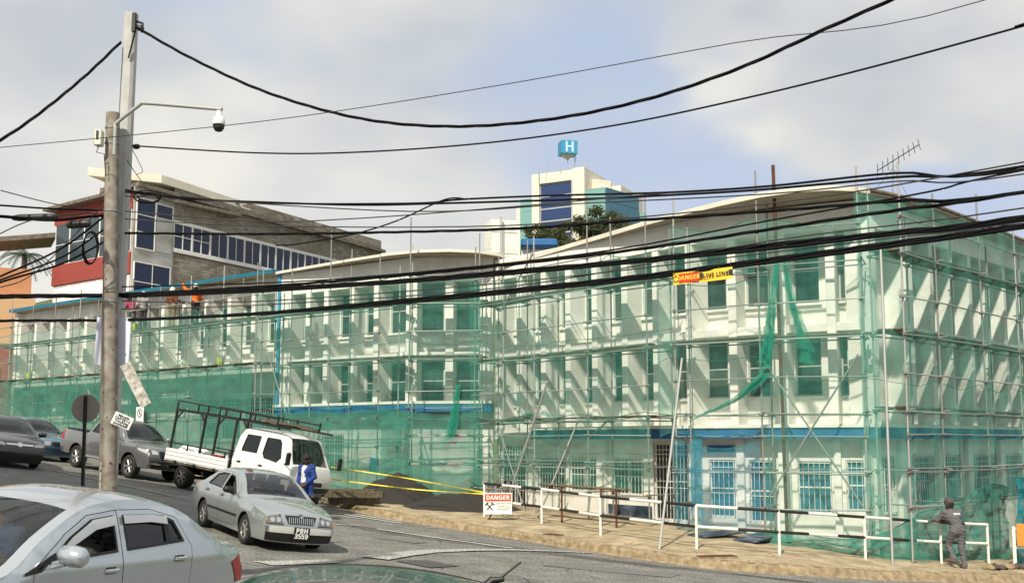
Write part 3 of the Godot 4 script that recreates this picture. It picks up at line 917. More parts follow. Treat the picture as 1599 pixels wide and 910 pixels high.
	net(ARC, 2.6, 5.5, wavy(-0.5, 0.1, 2), wavy(8.3, 0.3, 2.6), 1.42, M.net_thin, "pale green net on the half of the curved front with crossed braces", 43)
	net(ARC, 0.1, 2.5, wavy(-0.3, 0.2, 2), wavy(2.2, 0.3, 2.4), 1.42, M.net_blue, "turquoise blue net over the tall ground-floor windows of the curved front", 44, 0.1, "debris_net", "")
	net(ARC, 0.1, 2.5, wavy(6.9, 0.2, 2), wavy(8.4, 0.3, 2.4), 1.40, M.net_thin, "small pale green net high on the curved front under the eave", 46)
	net(ARC, -0.35, 2.6, wavy(2.4, 0.2, 2), wavy(6.7, 0.2, 2.4), 1.40, M.net_veil, "faint green net veiling the two windows beside the rusty upright", 47)
	var wrap := [Vector2(9.2, -27.0), Vector2(10.55, -27.05), Vector2(24.0, -39.95)]
	net(wrap, 0.0, 17.0, wavy(-1.2, 0.1, 2.7), wavy(8.75, 0.25, 2.7), 0.0, M.net, "large green net covering the side street front from eave to pavement", 53, 0.16)

# ---------------------------------------------------------------- vehicles
func rect(x0, y0, x1, y1) -> PackedVector2Array:
	return PackedVector2Array([Vector2(x0, y0), Vector2(x1, y0), Vector2(x1, y1), Vector2(x0, y1)])
func circ(x, y, r, n := 20) -> PackedVector2Array:
	var p := PackedVector2Array()
	for i in n: p.append(Vector2(x + r * cos(TAU * i / n), y + r * sin(TAU * i / n)))
	return p
func panel(b: MB, outer: PackedVector2Array, holes: Array, f: Callable, flip: bool, cell := 0.12) -> void:
	# cuts a side outline into small cells and lays them on the curved surface f(Vector2) -> Vector3
	var lo := Vector2(1e9, 1e9); var hi := -lo
	for p in outer:
		lo = lo.min(p); hi = hi.max(p)
	var hb := []
	for h in holes:
		var a := Vector2(1e9, 1e9); var e := -a
		for p in h:
			a = a.min(p); e = e.max(p)
		hb.append(Rect2(a, e - a))
	var nx := int(ceil((hi.x - lo.x) / cell)); var ny := int(ceil((hi.y - lo.y) / cell))
	for i in nx:
		for j in ny:
			var r := Rect2(lo + Vector2(i, j) * cell, Vector2(cell, cell))
			var polys: Array = [] + Geometry2D.intersect_polygons(rect(r.position.x, r.position.y, r.end.x, r.end.y), outer)
			for h in holes.size():
				if not hb[h].intersects(r): continue
				var nxt := []
				for p in polys: nxt.append_array(Geometry2D.clip_polygons(p, holes[h]))
				polys = nxt
			for p in polys:
				if p.size() < 3: continue
				if Geometry2D.is_polygon_clockwise(p): p.reverse()
				var ix := Geometry2D.triangulate_polygon(p)
				for k in range(0, ix.size(), 3):
					var q := [p[ix[k]], p[ix[k + 1]], p[ix[k + 2]]]
					if (q[1] - q[0]).cross(q[2] - q[0]) < 0: q = [q[0], q[2], q[1]]
					var P := []; var N := []
					for s in q:
						var o: Vector3 = f.call(s)
						var m: Vector3 = (f.call(s + Vector2(0.012, 0)) - o).cross(f.call(s + Vector2(0, 0.012)) - o).normalized()
						P.append(o); N.append(-m if flip else m)
					if flip: b.tri3(P[0], P[2], P[1], N[0], N[2], N[1])
					else: b.tri3(P[0], P[1], P[2], N[0], N[1], N[2])
func smooth_line(pts: Array, sub := 4) -> Array:   # rounded outline through points; a third value of 1 keeps a corner sharp
	var r := []
	for i in pts.size() - 1:
		var b := Vector2(pts[i][0], pts[i][1]); var c := Vector2(pts[i + 1][0], pts[i + 1][1])
		var a := Vector2(pts[i - 1][0], pts[i - 1][1]) if i > 0 and pts[i].size() < 3 else b - (c - b)
		var d := Vector2(pts[i + 2][0], pts[i + 2][1]) if i + 2 < pts.size() and pts[i + 1].size() < 3 else c + (c - b)
		for k in sub: r.append(b.cubic_interpolate(c, a, d, float(k) / sub))
	r.append(Vector2(pts[-1][0], pts[-1][1]))
	return r
class Shell:
	var L: float; var w: float; var belt: float; var tumble: float; var top: Array; var front_in: float; var rear_in: float; var crown: float; var low: float; var round_e: float
	func ytop(s: float) -> float:
		var best := 0.0
		for i in top.size() - 1:
			var a: Vector2 = top[i]; var b: Vector2 = top[i + 1]
			if (s - a.x) * (s - b.x) <= 0 and absf(b.x - a.x) > 1e-5:
				best = maxf(best, lerpf(a.y, b.y, (s - a.x) / (b.x - a.x)))
		return best
	func half(s: float, y: float, edge := true) -> float:
		var k := w
		var fr := clampf((0.75 - s) / 0.75, 0, 1.2)
		var re := clampf((s - (L - 0.7)) / 0.7, 0, 1.2)
		k -= w * (front_in * fr * fr + rear_in * re * re)
		if y > belt: k -= tumble * (y - belt) + 0.10 * (y - belt) * (y - belt)
		else:
			var u := (belt - y) / (belt - low)
			k += 0.022 * sin(u * PI) * 1.0 - 0.055 * u * u * u
		if edge:
			var d := ytop(clampf(s, 0.02, L - 0.02)) - y
			var e := clampf(1.0 - d / 0.12, 0, 1)
			k -= round_e * e * e
		return k
	func side(p: Vector2, sg: float, o := 0.0) -> Vector3:
		return Vector3(L / 2 - p.x, p.y, sg * (half(p.x, p.y) + o))
	func over(i: float, q: float, o := 0.0) -> Vector3:   # i: place along the outline, q: -1 .. 1 across
		var a := int(clampf(floor(i), 0, top.size() - 2))
		var k := i - a
		var p: Vector2 = top[a].lerp(top[a + 1], k)
		var t: Vector2 = (top[mini(a + 2, top.size() - 1)] - top[maxi(a - 1, 0)]).normalized()
		var n := Vector2(-t.y, t.x)
		var h := half(p.x, p.y)
		var c := crown * (1.0 - pow(absf(q), 3.0)) + o
		return Vector3(L / 2 - (p.x + n.x * c), p.y + n.y * c, q * h)
	func front_i(y: float, i1: float) -> float:   # place on the nose outline at a height
		for a in range(0, int(i1)):
			if top[a].y <= y and top[a + 1].y >= y: return a + (y - top[a].y) / maxf(1e-4, top[a + 1].y - top[a].y)
		return i1
	func rear_i(y: float, i0: float) -> float:
		for a in range(top.size() - 2, int(i0), -1):
			if top[a + 1].y <= y and top[a].y >= y: return a + (top[a].y - y) / maxf(1e-4, top[a].y - top[a + 1].y)
		return i0
func wheel(root: Node3D, p: Vector3, r: float, w: float, spokes: int, rim_m: Material, hole := 0.62) -> void:
	var xf := Transform3D(Basis(Vector3.RIGHT, PI / 2 * signf(p.z)), Vector3.ZERO)
	var b := MB.new()
	b.lathe([[r * hole, -w / 2], [r * 0.93, -w / 2], [r * 0.985, -w * 0.4], [r, -w * 0.2], [r, w * 0.2], [r * 0.985, w * 0.4], [r * 0.93, w / 2], [r * 0.80, w * 0.53], [r * hole, w * 0.46], [r * hole * 0.97, w * 0.2]], 28, xf)
	var o := part(root, "wheel", b, M.rubber)
	o.position = p
	var c := MB.new()
	c.lathe([[r * hole * 0.99, w * 0.12], [r * hole, w * 0.44], [r * hole * 0.92, w * 0.45], [r * hole * 0.9, w * 0.3]], 28, xf)
	c.lathe([[r * 0.16, w * 0.2], [r * 0.16, w * 0.40], [r * 0.10, w * 0.43], [0.0, w * 0.43]], 12, xf)
	for k in spokes:
		var a := TAU * k / spokes
		var d := Vector3(cos(a), 0, sin(a))
		var mid := d * r * hole * 0.54 + Vector3(0, w * 0.34, 0)
		var s := MB.new()
		s.box(mid, V(r * hole * 0.86, w * 0.14, r * 0.17), Basis(d, Vector3.UP, d.cross(Vector3.UP)), 0.008)
		c.add(s, xf)
	part(o, "rim", c, rim_m)
	var e := MB.new()
	e.lathe([[0.0, w * 0.08], [r * hole, w * 0.08]], 20, xf)
	e.v.reverse(); e.n.reverse()
	part(o, "brake_disc", e, M.black)
func inset(p: PackedVector2Array, d: float) -> PackedVector2Array:
	var q := p.duplicate()
	if not Geometry2D.is_polygon_clockwise(q): q.reverse()
	var r := Geometry2D.offset_polygon(q, d)
	if r.size() and (absf(area(r[0])) > absf(area(q))) != (d > 0):
		q.reverse()
		r = Geometry2D.offset_polygon(q, d)
	return r[0] if r.size() else p
func area(p: PackedVector2Array) -> float:
	var a := 0.0
	for i in p.size(): a += p[i].cross(p[(i + 1) % p.size()])
	return a / 2
func make_shell(S: Dictionary) -> Shell:
	var h := Shell.new()
	h.L = S.L; h.w = S.w; h.belt = S.belt; h.tumble = S.get("tumble", 0.36); h.front_in = S.get("front_in", 0.14); h.rear_in = S.get("rear_in", 0.10)
	h.crown = S.get("crown", 0.05); h.low = S.get("low", 0.22); h.round_e = S.get("round", 0.045)
	h.top = smooth_line(S.top, 4)
	return h
func car_body(root: Node3D, S: Dictionary) -> Shell:
	var h := make_shell(S)
	var low: float = S.get("low", 0.22)
	var outline := PackedVector2Array()
	for p in h.top: outline.append(p)
	var wr: float = S.wheel
	var holes := []
	var ar: float = S.get("arch", wr + 0.055)
	for s in S.axles: holes.append(circ(s, S.get("axle_y", wr), ar, 28))
	var doors := []
	for d in S.doors: doors.append(PackedVector2Array(d))
	var wins := []
	for d in S.windows: wins.append(PackedVector2Array(d))
	var body := MB.new()
	var dmb := []
	for sg in [-1.0, 1.0]:
		var f := func(p: Vector2): return h.side(p, sg)
		var hs := holes.duplicate()
		for d in doors: hs.append(inset(d, 0.006))
		for d in wins: hs.append(d)
		panel(body, outline, hs, f, sg > 0, S.get("cell", 0.12))
		for i in doors.size():
			var db := MB.new()
			panel(db, doors[i], wins + holes, f, sg > 0, S.get("cell", 0.12))
			var dn := part(root, "door", db, S.paint)
			var hp: Vector2 = S.handles[i]
			var hb := MB.new()
			var o: Vector3 = h.side(hp, sg, 0.02)
			hb.box(o, V(0.17, 0.035, 0.03), Basis.IDENTITY, 0.01)
			part(dn, "handle", hb, S.get("handle_m", S.paint))
			hb = MB.new()
			hb.box(h.side(hp, sg, 0.001), V(0.13, 0.06, 0.012), Basis.IDENTITY, 0.004)
			part(dn, "handle_recess", hb, M.black)
		for i in wins.size():
			if i in S.get("open", []) and sg == S.get("open_side", 1.0): continue
			var wb := MB.new()
			panel(wb, inset(wins[i], 0.004), [], func(p: Vector2): return h.side(p, sg, -0.012), sg > 0, 0.2)
			part(root, "side_window", wb, S.get("side_glass", M.glass))
		for i in wins.size():   # dark rubber round each window
			var rb := MB.new()
			panel(rb, inset(wins[i], 0.012), [inset(wins[i], -0.014)], func(p: Vector2): return h.side(p, sg, 0.004), sg > 0, 0.12)
			part(root, "window_trim", rb, M.black)
		if S.has("moulding"):
			var mb := MB.new()
			var mo: Array = S.moulding
			panel(mb, rect(mo[0], mo[2], mo[1], mo[3]), holes, func(p: Vector2): return h.side(p, sg, 0.012), sg > 0, 0.15)
			part(root, "side_moulding", mb, M.black)
		var lip := MB.new()   # dark wheel housings
		for s in S.axles:
			var ring := []
			for k in 15:
				var a := PI * k / 14.0
				ring.append(Vector2(s + ar * cos(a), S.get("axle_y", wr) + ar * sin(a)))
			for k in 14:
				var p0: Vector3 = h.side(ring[k], sg, -0.004); var p1: Vector3 = h.side(ring[k + 1], sg, -0.004)
				lip.quad(p0, p1, V(p1.x, p1.y, sg * 0.25), V(p0.x, p0.y, sg * 0.25))
		part(root, "wheel_arch", lip, M.black)
	# surfaces across the car
	var groups := {}
	var nq := 14
	for a in h.top.size() - 1:
		var mid: Vector2 = (h.top[a] + h.top[a + 1]) / 2
		for q in nq:
			var q0 := -1.0 + 2.0 * q / nq; var q1 := -1.0 + 2.0 * (q + 1) / nq
			var key := "body"
			if S.ws[0] < mid.x and mid.x < S.ws[1] and mid.y > S.ws[2]: key = "windscreen" if q > 0 and q < nq - 1 else "body"
			elif S.rw[0] < mid.x and mid.x < S.rw[1] and mid.y > S.rw[2]: key = "rear_window" if q > 0 and q < nq - 1 else "body"
			elif mid.x < S.ws[0] + 0.05 and mid.y > S.nose: key = "bonnet"
			elif mid.x < S.ws[0]: key = "front_bumper"
			elif mid.x >= S.ws[1] - 0.02 and mid.x <= S.rw[0] + 0.02 and mid.y > S.belt + 0.2: key = "roof"
			elif mid.x > S.rw[1] - 0.05 and mid.y > S.tailtop: key = "boot_lid"
			elif mid.x > S.rw[1] - 0.05: key = "rear_bumper"
			if not groups.has(key): groups[key] = MB.new()
			var P := []; var N := []
			for c in [[a, q0], [a + 1, q0], [a + 1, q1], [a, q1]]:
				var o: Vector3 = h.over(c[0], c[1])
				var e := 0.25
				var u: Vector3 = h.over(minf(c[0] + e, h.top.size() - 1.01), c[1]) - h.over(maxf(c[0] - e, 0.01), c[1])
				var v: Vector3 = h.over(c[0], minf(c[1] + 0.03, 1)) - h.over(c[0], maxf(c[1] - 0.03, -1))
				P.append(o); N.append(u.cross(v).normalized())
			groups[key].quads(P[0], P[1], P[2], P[3], N[0], N[1], N[2], N[3])
	if groups.has("body"): body.add(groups.body)
	part(root, "body", body, S.paint)
	for key in groups:
		if key == "body": continue
		var m: Material = S.paint
		if key == "windscreen": m = S.get("front_glass", M.glass_light)
		if key == "rear_window": m = S.get("side_glass", M.glass)
		part(root, key, groups[key], m)
	# dark floor and seats
	var fl_ := MB.new()
	fl_.box(V(0, low + 0.06, 0), V(S.L - 0.35, 0.1, S.w * 1.7))
	var ca: float = (S.ws[0] + S.rw[1]) / 2
	fl_.box(V(S.L / 2 - S.ws[0] - 0.1, (low + S.belt) / 2 - 0.04, 0), V(0.3, S.belt - low - 0.1, S.w * 1.7))
	fl_.box(V(S.L / 2 - S.rw[1] + 0.25, (low + S.belt) / 2 - 0.04, 0), V(0.3, S.belt - low - 0.1, S.w * 1.6))
	part(root, "floor_pan", fl_, M.black)
	for sx in S.seats:
		for sz in [-0.36, 0.36]:
			var sb := MB.new()
			sb.box(V(S.L / 2 - sx + 0.25, low + 0.35, sz), V(0.5, 0.14, 0.48), Basis.IDENTITY, 0.04)
			sb.box(V(S.L / 2 - sx - 0.02, low + 0.66, sz), V(0.14, 0.62, 0.46), Basis(Vector3.BACK, 0.22), 0.04)
			sb.box(V(S.L / 2 - sx - 0.12, low + 1.03, sz), V(0.09, 0.16, 0.26), Basis(Vector3.BACK, 0.2), 0.03)
			part(root, "seat", sb, M.seat)
	for s in S.axles:
		for sg in [-1.0, 1.0]:
			wheel(root, V(S.L / 2 - s, S.get("axle_y", wr), sg * (S.w - S.get("tread", 0.2) / 2 - 0.02)), wr, S.get("tread", 0.2), S.get("spokes", 5), S.get("rim", M.rim))
	return h
func patch_front(root: Node3D, h: Shell, i1: float, called: String, pts: Array, m: Material, o := 0.012, both := true) -> Node3D:
	# pts: [across in metres, height]
	var last: Node3D
	for sg in ([-1.0, 1.0] if both else [1.0]):
		var b := MB.new()
		var p := PackedVector2Array()
		for q in pts: p.append(Vector2(q[0] * sg, q[1]))
		if Geometry2D.is_polygon_clockwise(p): p.reverse()
		panel(b, p, [], func(c: Vector2):
			var i := h.front_i(c.y, i1)
			var a := int(clampf(floor(i), 0, h.top.size() - 2))
			var s: Vector2 = h.top[a].lerp(h.top[a + 1], i - a)
			return h.over(i, clampf(c.x / h.half(s.x, s.y), -1, 1), o), true, 0.1)
		last = part(root, called, b, m)
	return last
func patch_rear(root: Node3D, h: Shell, i0: float, called: String, pts: Array, m: Material, o := 0.012, both := true) -> void:
	for sg in ([-1.0, 1.0] if both else [1.0]):
		var b := MB.new()
		var p := PackedVector2Array()
		for q in pts: p.append(Vector2(q[0] * sg, q[1]))
		panel(b, p, [], func(c: Vector2):
			var i := h.rear_i(c.y, i0)
			var a := int(clampf(floor(i), 0, h.top.size() - 2))
			var s: Vector2 = h.top[a].lerp(h.top[a + 1], i - a)
			return h.over(i, clampf(c.x / h.half(s.x, s.y), -1, 1), o), false, 0.1)
		part(root, called, b, m)
func patch_side(root: Node3D, h: Shell, called: String, pts: Array, m: Material, o := 0.008) -> void:
	for sg in [-1.0, 1.0]:
		var b := MB.new()
		panel(b, PackedVector2Array(pts), [], func(p: Vector2): return h.side(p, sg, o), sg > 0, 0.1)
		part(root, called, b, m)
func mirrors(root: Node3D, h: Shell, s: float, y: float, m: Material, k := 1.0, drop := false) -> void:
	for sg in [-1.0, 1.0]:
		var p: Vector3 = h.side(Vector2(s, y), sg)
		var b := MB.new()
		var body := MB.new()
		body.lathe([[0.0, -0.13], [0.055, -0.125], [0.085, -0.09], [0.095, 0.0], [0.085, 0.09], [0.055, 0.125], [0.0, 0.13]], 14)
		b.add(body, Transform3D(Basis(Vector3.RIGHT, PI / 2) * Basis.from_scale(V(0.75, 1.0, 0.9)), Vector3.ZERO) if not drop else Transform3D(Basis.IDENTITY, Vector3.ZERO))
		for i in b.v.size(): b.v[i] = b.v[i] * k
		var c := MB.new()
		c.add(b, Transform3D(Basis.IDENTITY, p + V(0.0, 0.07 * k, sg * 0.17 * k)))
		c.beam(p + V(0, -0.03, -sg * 0.02), p + V(0, 0.02 * k, sg * 0.13 * k), 0.07, 0.06, Vector3.UP, 0.012)
		part(root, "wing_mirror", c, m)
func plate(root: Node3D, p: Vector3, B: Basis, text: String, w := 0.34, hgt := 0.24, px := 0.0042) -> void:
	var b := MB.new()
	b.box(p, V(w, hgt, 0.012), B, 0.003)
	var o := part(root, "number_plate", b, M.black)
	if text == "": return
	var lines := text.split("|")
	for i in lines.size():
		var tm := TextMesh.new()
		var font := SystemFont.new(); font.font_names = PackedStringArray(["Droid Sans"]); font.font_weight = 700
		tm.font = font; tm.text = lines[i]; tm.font_size = 32; tm.pixel_size = px; tm.depth = 0.006
		var l := part(o, "characters", tm, M.sign_white)
		l.transform = Transform3D(B, p + B * V(0, (0.055 if i == 0 else -0.055) if lines.size() > 1 else 0.0, 0.009))
func seat_on_road(o: Node3D, at: Vector2, fwd: Vector2, base: float) -> void:   # stands a vehicle on the sloping road
	fwd = fwd.normalized()
	var side := Vector2(-fwd.y, fwd.x)
	var a := at + fwd * base / 2; var b := at - fwd * base / 2
	var c := at + side * 0.75; var d := at - side * 0.75
	var f := V(fwd.x * base, ghs(a.x, a.y) - ghs(b.x, b.y), fwd.y * base).normalized()
	var r := V(side.x * 1.5, ghs(c.x, c.y) - ghs(d.x, d.y), side.y * 1.5).normalized()
	var up := r.cross(f).normalized()
	if up.y < 0: up = -up
	o.basis = Basis(f, up, f.cross(up))
	o.position = V(at.x, (ghs(a.x, a.y) + ghs(b.x, b.y)) / 2 + 0.004, at.y)
func wipers(root: Node3D, h: Shell, i: float) -> void:
	for q in [-0.55, 0.05]:
		var b := MB.new()
		b.tube([h.over(i, q, 0.02), h.over(i + 0.5, q + 0.3, 0.028), h.over(i + 0.8, q + 0.62, 0.02)], 0.009, 5)
		part(root, "wiper", b, M.black)
func pv(a: Array) -> Array:
	var r := []
	for p in a: r.append(Vector2(p[0], p[1]))
	return r
func make_vehicles() -> void:
	# ---- pale silver saloon close by
	var silver := paint(0.50, 0.55, 0.59, 0.22, 0.6)
	var c := thing("silver_saloon", "pale silver saloon with driver's window down and rain visors", "car")
	var S := {"L": 4.47, "w": 0.85, "belt": 1.0, "tumble": 0.34, "paint": silver, "wheel": 0.31, "axles": [0.85, 3.45], "nose": 0.70, "tailtop": 0.98, "low": 0.2, "cell": 0.09,
		"top": [[0.03, 0.2], [0.0, 0.42], [0.04, 0.60], [0.2, 0.74], [0.7, 0.90], [1.12, 0.99], [1.5, 1.22], [1.95, 1.43], [2.3, 1.51], [2.7, 1.535], [3.15, 1.49], [3.45, 1.41], [3.75, 1.25], [4.02, 1.10], [4.25, 1.07], [4.40, 1.03], [4.46, 0.86], [4.47, 0.5], [4.40, 0.22]],
		"ws": [1.12, 1.95, 0.99], "rw": [3.45, 4.02, 1.1], "seats": [2.35, 3.2], "open": [0], "open_side": -1.0, "side_glass": M.glass_tint, "front_glass": M.glass_light,
		"doors": [pv([[1.36, 0.3], [2.42, 0.3], [2.42, 1.45], [2.05, 1.41], [1.75, 1.27], [1.36, 1.02]]), pv([[2.43, 0.3], [3.06, 0.3], [3.12, 0.52], [3.42, 0.74], [3.45, 1.1], [3.27, 1.37], [2.9, 1.45], [2.43, 1.45]])],
		"windows": [pv([[1.53, 1.06], [2.36, 1.11], [2.36, 1.40], [2.08, 1.37], [1.8, 1.24]]), pv([[2.50, 1.115], [3.08, 1.145], [3.08, 1.385], [2.85, 1.40], [2.50, 1.40]]), pv([[3.11, 1.147], [3.33, 1.16], [3.22, 1.34], [3.11, 1.375]]), pv([[1.27, 0.985], [1.43, 1.005], [1.60, 1.12]])],
		"handles": [Vector2(2.26, 0.95), Vector2(3.24, 1.0)]}
	var h := car_body(c, S)
	mirrors(c, h, 1.58, 1.06, silver, 1.05)
	patch_side(c, h, "rain_visor", pv([[1.62, 1.135], [1.80, 1.25], [2.08, 1.38], [2.38, 1.412], [2.38, 1.335], [2.10, 1.30], [1.85, 1.20]]), mt(0.5, 0.53, 0.55, 0.3), 0.03)
	patch_side(c, h, "rain_visor", pv([[2.48, 1.412], [2.85, 1.412], [3.10, 1.39], [3.10, 1.32], [2.85, 1.345], [2.48, 1.34]]), mt(0.5, 0.53, 0.55, 0.3), 0.03)
	patch_rear(c, h, 52, "tail_lamp", [[0.84, 0.95], [0.6, 0.95], [0.66, 0.62], [0.84, 0.62]], M.tail)
	patch_side(c, h, "tail_lamp_side", pv([[4.18, 0.90], [4.46, 0.98], [4.47, 0.62], [4.34, 0.60], [4.30, 0.74]]), M.tail)
	patch_front(c, h, 12, "headlamp", [[0.42, 0.60], [0.78, 0.62], [0.76, 0.72], [0.45, 0.70]], M.lens)
	var b := MB.new()
	b.box(V(0.35, 0.95, -0.36), V(0.45, 0.1, 0.5), Basis.IDENTITY, 0.03)
	b.lathe([[0.17, -0.015], [0.19, 0.0], [0.17, 0.015], [0.16, 0.0], [0.17, -0.015]], 20, Transform3D(Basis(Vector3.BACK, 1.1), V(0.55, 0.93, 0.36)))
	part(c, "steering_wheel", b, M.black)
	b = MB.new()
	b.box(V(0.95, 0.90, 0), V(0.5, 0.12, 1.35), Basis.IDENTITY, 0.04)
	part(c, "dashboard", b, M.black)
	seat_on_road(c, Vector2(-4.45, -9.4), Vector2(-0.31, 0.95), 2.6)
	c.position.y -= 0.02
	# ---- silver-green saloon turning
	var green_silver := paint(0.40, 0.44, 0.44, 0.2, 0.6)
	var bl := thing("turning_saloon", "silver-green older saloon with chrome grille and black number plate", "car")
	S = {"L": 4.5, "w": 0.845, "belt": 0.93, "tumble": 0.42, "paint": green_silver, "wheel": 0.305, "axles": [0.86, 3.46], "nose": 0.69, "tailtop": 0.9, "low": 0.2,
		"top": [[0.06, 0.2], [0.0, 0.36], [0.0, 0.54], [0.08, 0.69], [0.35, 0.77], [0.8, 0.86], [1.32, 0.95], [1.7, 1.17], [2.1, 1.34], [2.5, 1.395], [2.9, 1.385], [3.25, 1.32], [3.6, 1.15], [3.95, 0.99], [4.3, 0.96], [4.45, 0.9], [4.5, 0.6], [4.42, 0.22]],
		"ws": [1.32, 2.1, 0.95], "rw": [3.25, 3.95, 1.0], "seats": [2.4, 3.25], "side_glass": M.glass, "front_glass": glass(0.03, 0.04, 0.05, 0.45), "open": [0], "open_side": 1.0,
		"doors": [pv([[1.42, 0.3], [2.45, 0.3], [2.45, 1.33], [2.15, 1.31], [1.85, 1.18], [1.42, 0.95]]), pv([[2.46, 0.3], [3.08, 0.3], [3.14, 0.52], [3.44, 0.74], [3.5, 0.98], [3.2, 1.27], [2.9, 1.32], [2.46, 1.33]])],
		"windows": [pv([[1.58, 0.965], [2.40, 0.98], [2.40, 1.285], [2.15, 1.265], [1.88, 1.14]]), pv([[2.52, 0.98], [3.38, 1.0], [3.15, 1.225], [2.88, 1.28], [2.52, 1.285]])],
		"handles": [Vector2(2.32, 0.84), Vector2(3.3, 0.86)], "handle_m": M.chrome, "moulding": [1.3, 3.1, 0.5, 0.545]}
	h = car_body(bl, S)
	mirrors(bl, h, 1.66, 0.95, M.black, 0.85)
	patch_front(bl, h, 12, "headlamp", [[0.38, 0.55], [0.69, 0.55], [0.71, 0.665], [0.43, 0.69]], mt(0.22, 0.22, 0.21, 0.15, 0.6), 0.012)
	for u in [0.475, 0.60]:
		var disc := []
		for k in 12: disc.append([u + 0.045 * cos(TAU * k / 12.0), 0.612 + 0.042 * sin(TAU * k / 12.0)])
		patch_front(bl, h, 12, "reflector", disc, M.chrome, 0.018)
	patch_front(bl, h, 12, "headlamp_rim", [[0.37, 0.545], [0.80, 0.55], [0.80, 0.538], [0.37, 0.533]], M.black, 0.02)
	patch_front(bl, h, 12, "indicator", [[0.685, 0.56], [0.79, 0.565], [0.78, 0.64], [0.705, 0.66]], M.amber, 0.014)
	patch_front(bl, h, 12, "grille", [[-0.34, 0.68], [0.34, 0.68], [0.27, 0.55], [-0.27, 0.55]], M.black, 0.012, false)
	for k in range(-6, 7):
		patch_front(bl, h, 12, "grille_slat", [[k * 0.043 - 0.007, 0.655], [k * 0.043 + 0.007, 0.655], [k * 0.043 + 0.007, 0.56], [k * 0.043 - 0.007, 0.56]], M.chrome, 0.022, false)
	patch_front(bl, h, 12, "grille_badge", [[-0.04, 0.70], [0.04, 0.70], [0.045, 0.66], [0.0, 0.63], [-0.045, 0.66]], M.chrome, 0.03, false)
	patch_front(bl, h, 12, "bumper_bar", [[-0.76, 0.50], [0.76, 0.50], [0.76, 0.395], [-0.76, 0.395]], paint(0.5, 0.5, 0.47, 0.35), 0.045, false)
	patch_front(bl, h, 12, "lower_grille", [[-0.72, 0.385], [0.72, 0.385], [0.70, 0.235], [-0.70, 0.235]], M.black, 0.03, false)
	plate(bl, V(2.35, 0.395, -0.02), Basis(Vector3.UP, PI / 2), "PBH|3559")
	wipers(bl, h, 25.0)
	b = MB.new()
	b.lathe([[0.17, -0.015], [0.19, 0.0], [0.17, 0.015], [0.16, 0.0], [0.17, -0.015]], 20, Transform3D(Basis(Vector3.BACK, 1.1), V(0.52, 0.90, 0.36)))
	b.box(V(0.8, 0.86, 0), V(0.5, 0.12, 1.35), Basis.IDENTITY, 0.04)
	part(bl, "dashboard", b, M.black)
	seat_on_road(bl, Vector2(-5.62, -22.7), Vector2(0.57, 0.82), 2.6)
	# ---- black saloon
	var black := paint(0.004, 0.004, 0.005, 0.2)
	var bk := thing("black_saloon", "black saloon driving down beside the parked blue one", "car")
	S = {"L": 4.45, "w": 0.85, "belt": 0.97, "tumble": 0.38, "paint": black, "wheel": 0.31, "axles": [0.9, 3.5], "nose": 0.76, "tailtop": 0.98, "low": 0.2,
		"top": [[0.08, 0.2], [0.0, 0.4], [0.02, 0.62], [0.14, 0.77], [0.5, 0.88], [1.05, 0.99], [1.5, 1.24], [1.95, 1.42], [2.3, 1.475], [2.7, 1.475], [3.2, 1.41], [3.7, 1.22], [4.05, 1.09], [4.35, 1.05], [4.43, 0.9], [4.45, 0.55], [4.38, 0.22]],
		"ws": [1.05, 1.95, 0.99], "rw": [3.2, 4.05, 1.1], "seats": [2.35, 3.2], "front_glass": M.glass, "side_glass": M.glass_tint,
		"doors": [pv([[1.36, 0.3], [2.42, 0.3], [2.42, 1.4], [2.0, 1.37], [1.7, 1.22], [1.36, 1.0]]), pv([[2.43, 0.3], [3.06, 0.3], [3.14, 0.52], [3.44, 0.78], [3.5, 1.06], [3.2, 1.33], [2.43, 1.4]])],
		"windows": [pv([[1.5, 1.0], [2.36, 1.03], [2.36, 1.35], [2.05, 1.32], [1.78, 1.19]]), pv([[2.49, 1.035], [3.38, 1.07], [3.15, 1.29], [2.49, 1.35]])],
		"handles": [Vector2(2.28, 0.90), Vector2(3.3, 0.93)]}
	h = car_body(bk, S)
	mirrors(bk, h, 1.5, 0.98, black)
	patch_front(bk, h, 12, "headlamp", [[0.42, 0.66], [0.76, 0.70], [0.74, 0.79], [0.44, 0.73]], M.lens, 0.014)
	patch_front(bk, h, 12, "grille_bar", [[-0.42, 0.72], [0.42, 0.72], [0.38, 0.68], [-0.38, 0.68]], M.chrome, 0.02, false)
	patch_front(bk, h, 12, "grille_badge", [[-0.06, 0.74], [0.06, 0.74], [0.05, 0.65], [-0.05, 0.65]], M.chrome, 0.03, false)
	plate(bk, V(2.25, 0.5, 0), Basis(Vector3.UP, PI / 2), "PCX 4790", 0.5, 0.11, 0.0022)
	seat_on_road(bk, Vector2(-16.75, -33.6), Vector2(0.64, 0.77), 2.6)
	# ---- blue saloon
	var blue := paint(0.10, 0.19, 0.28, 0.3, 0.3)
	var bu := thing("blue_saloon", "light blue older saloon parked behind the pickup truck", "car")
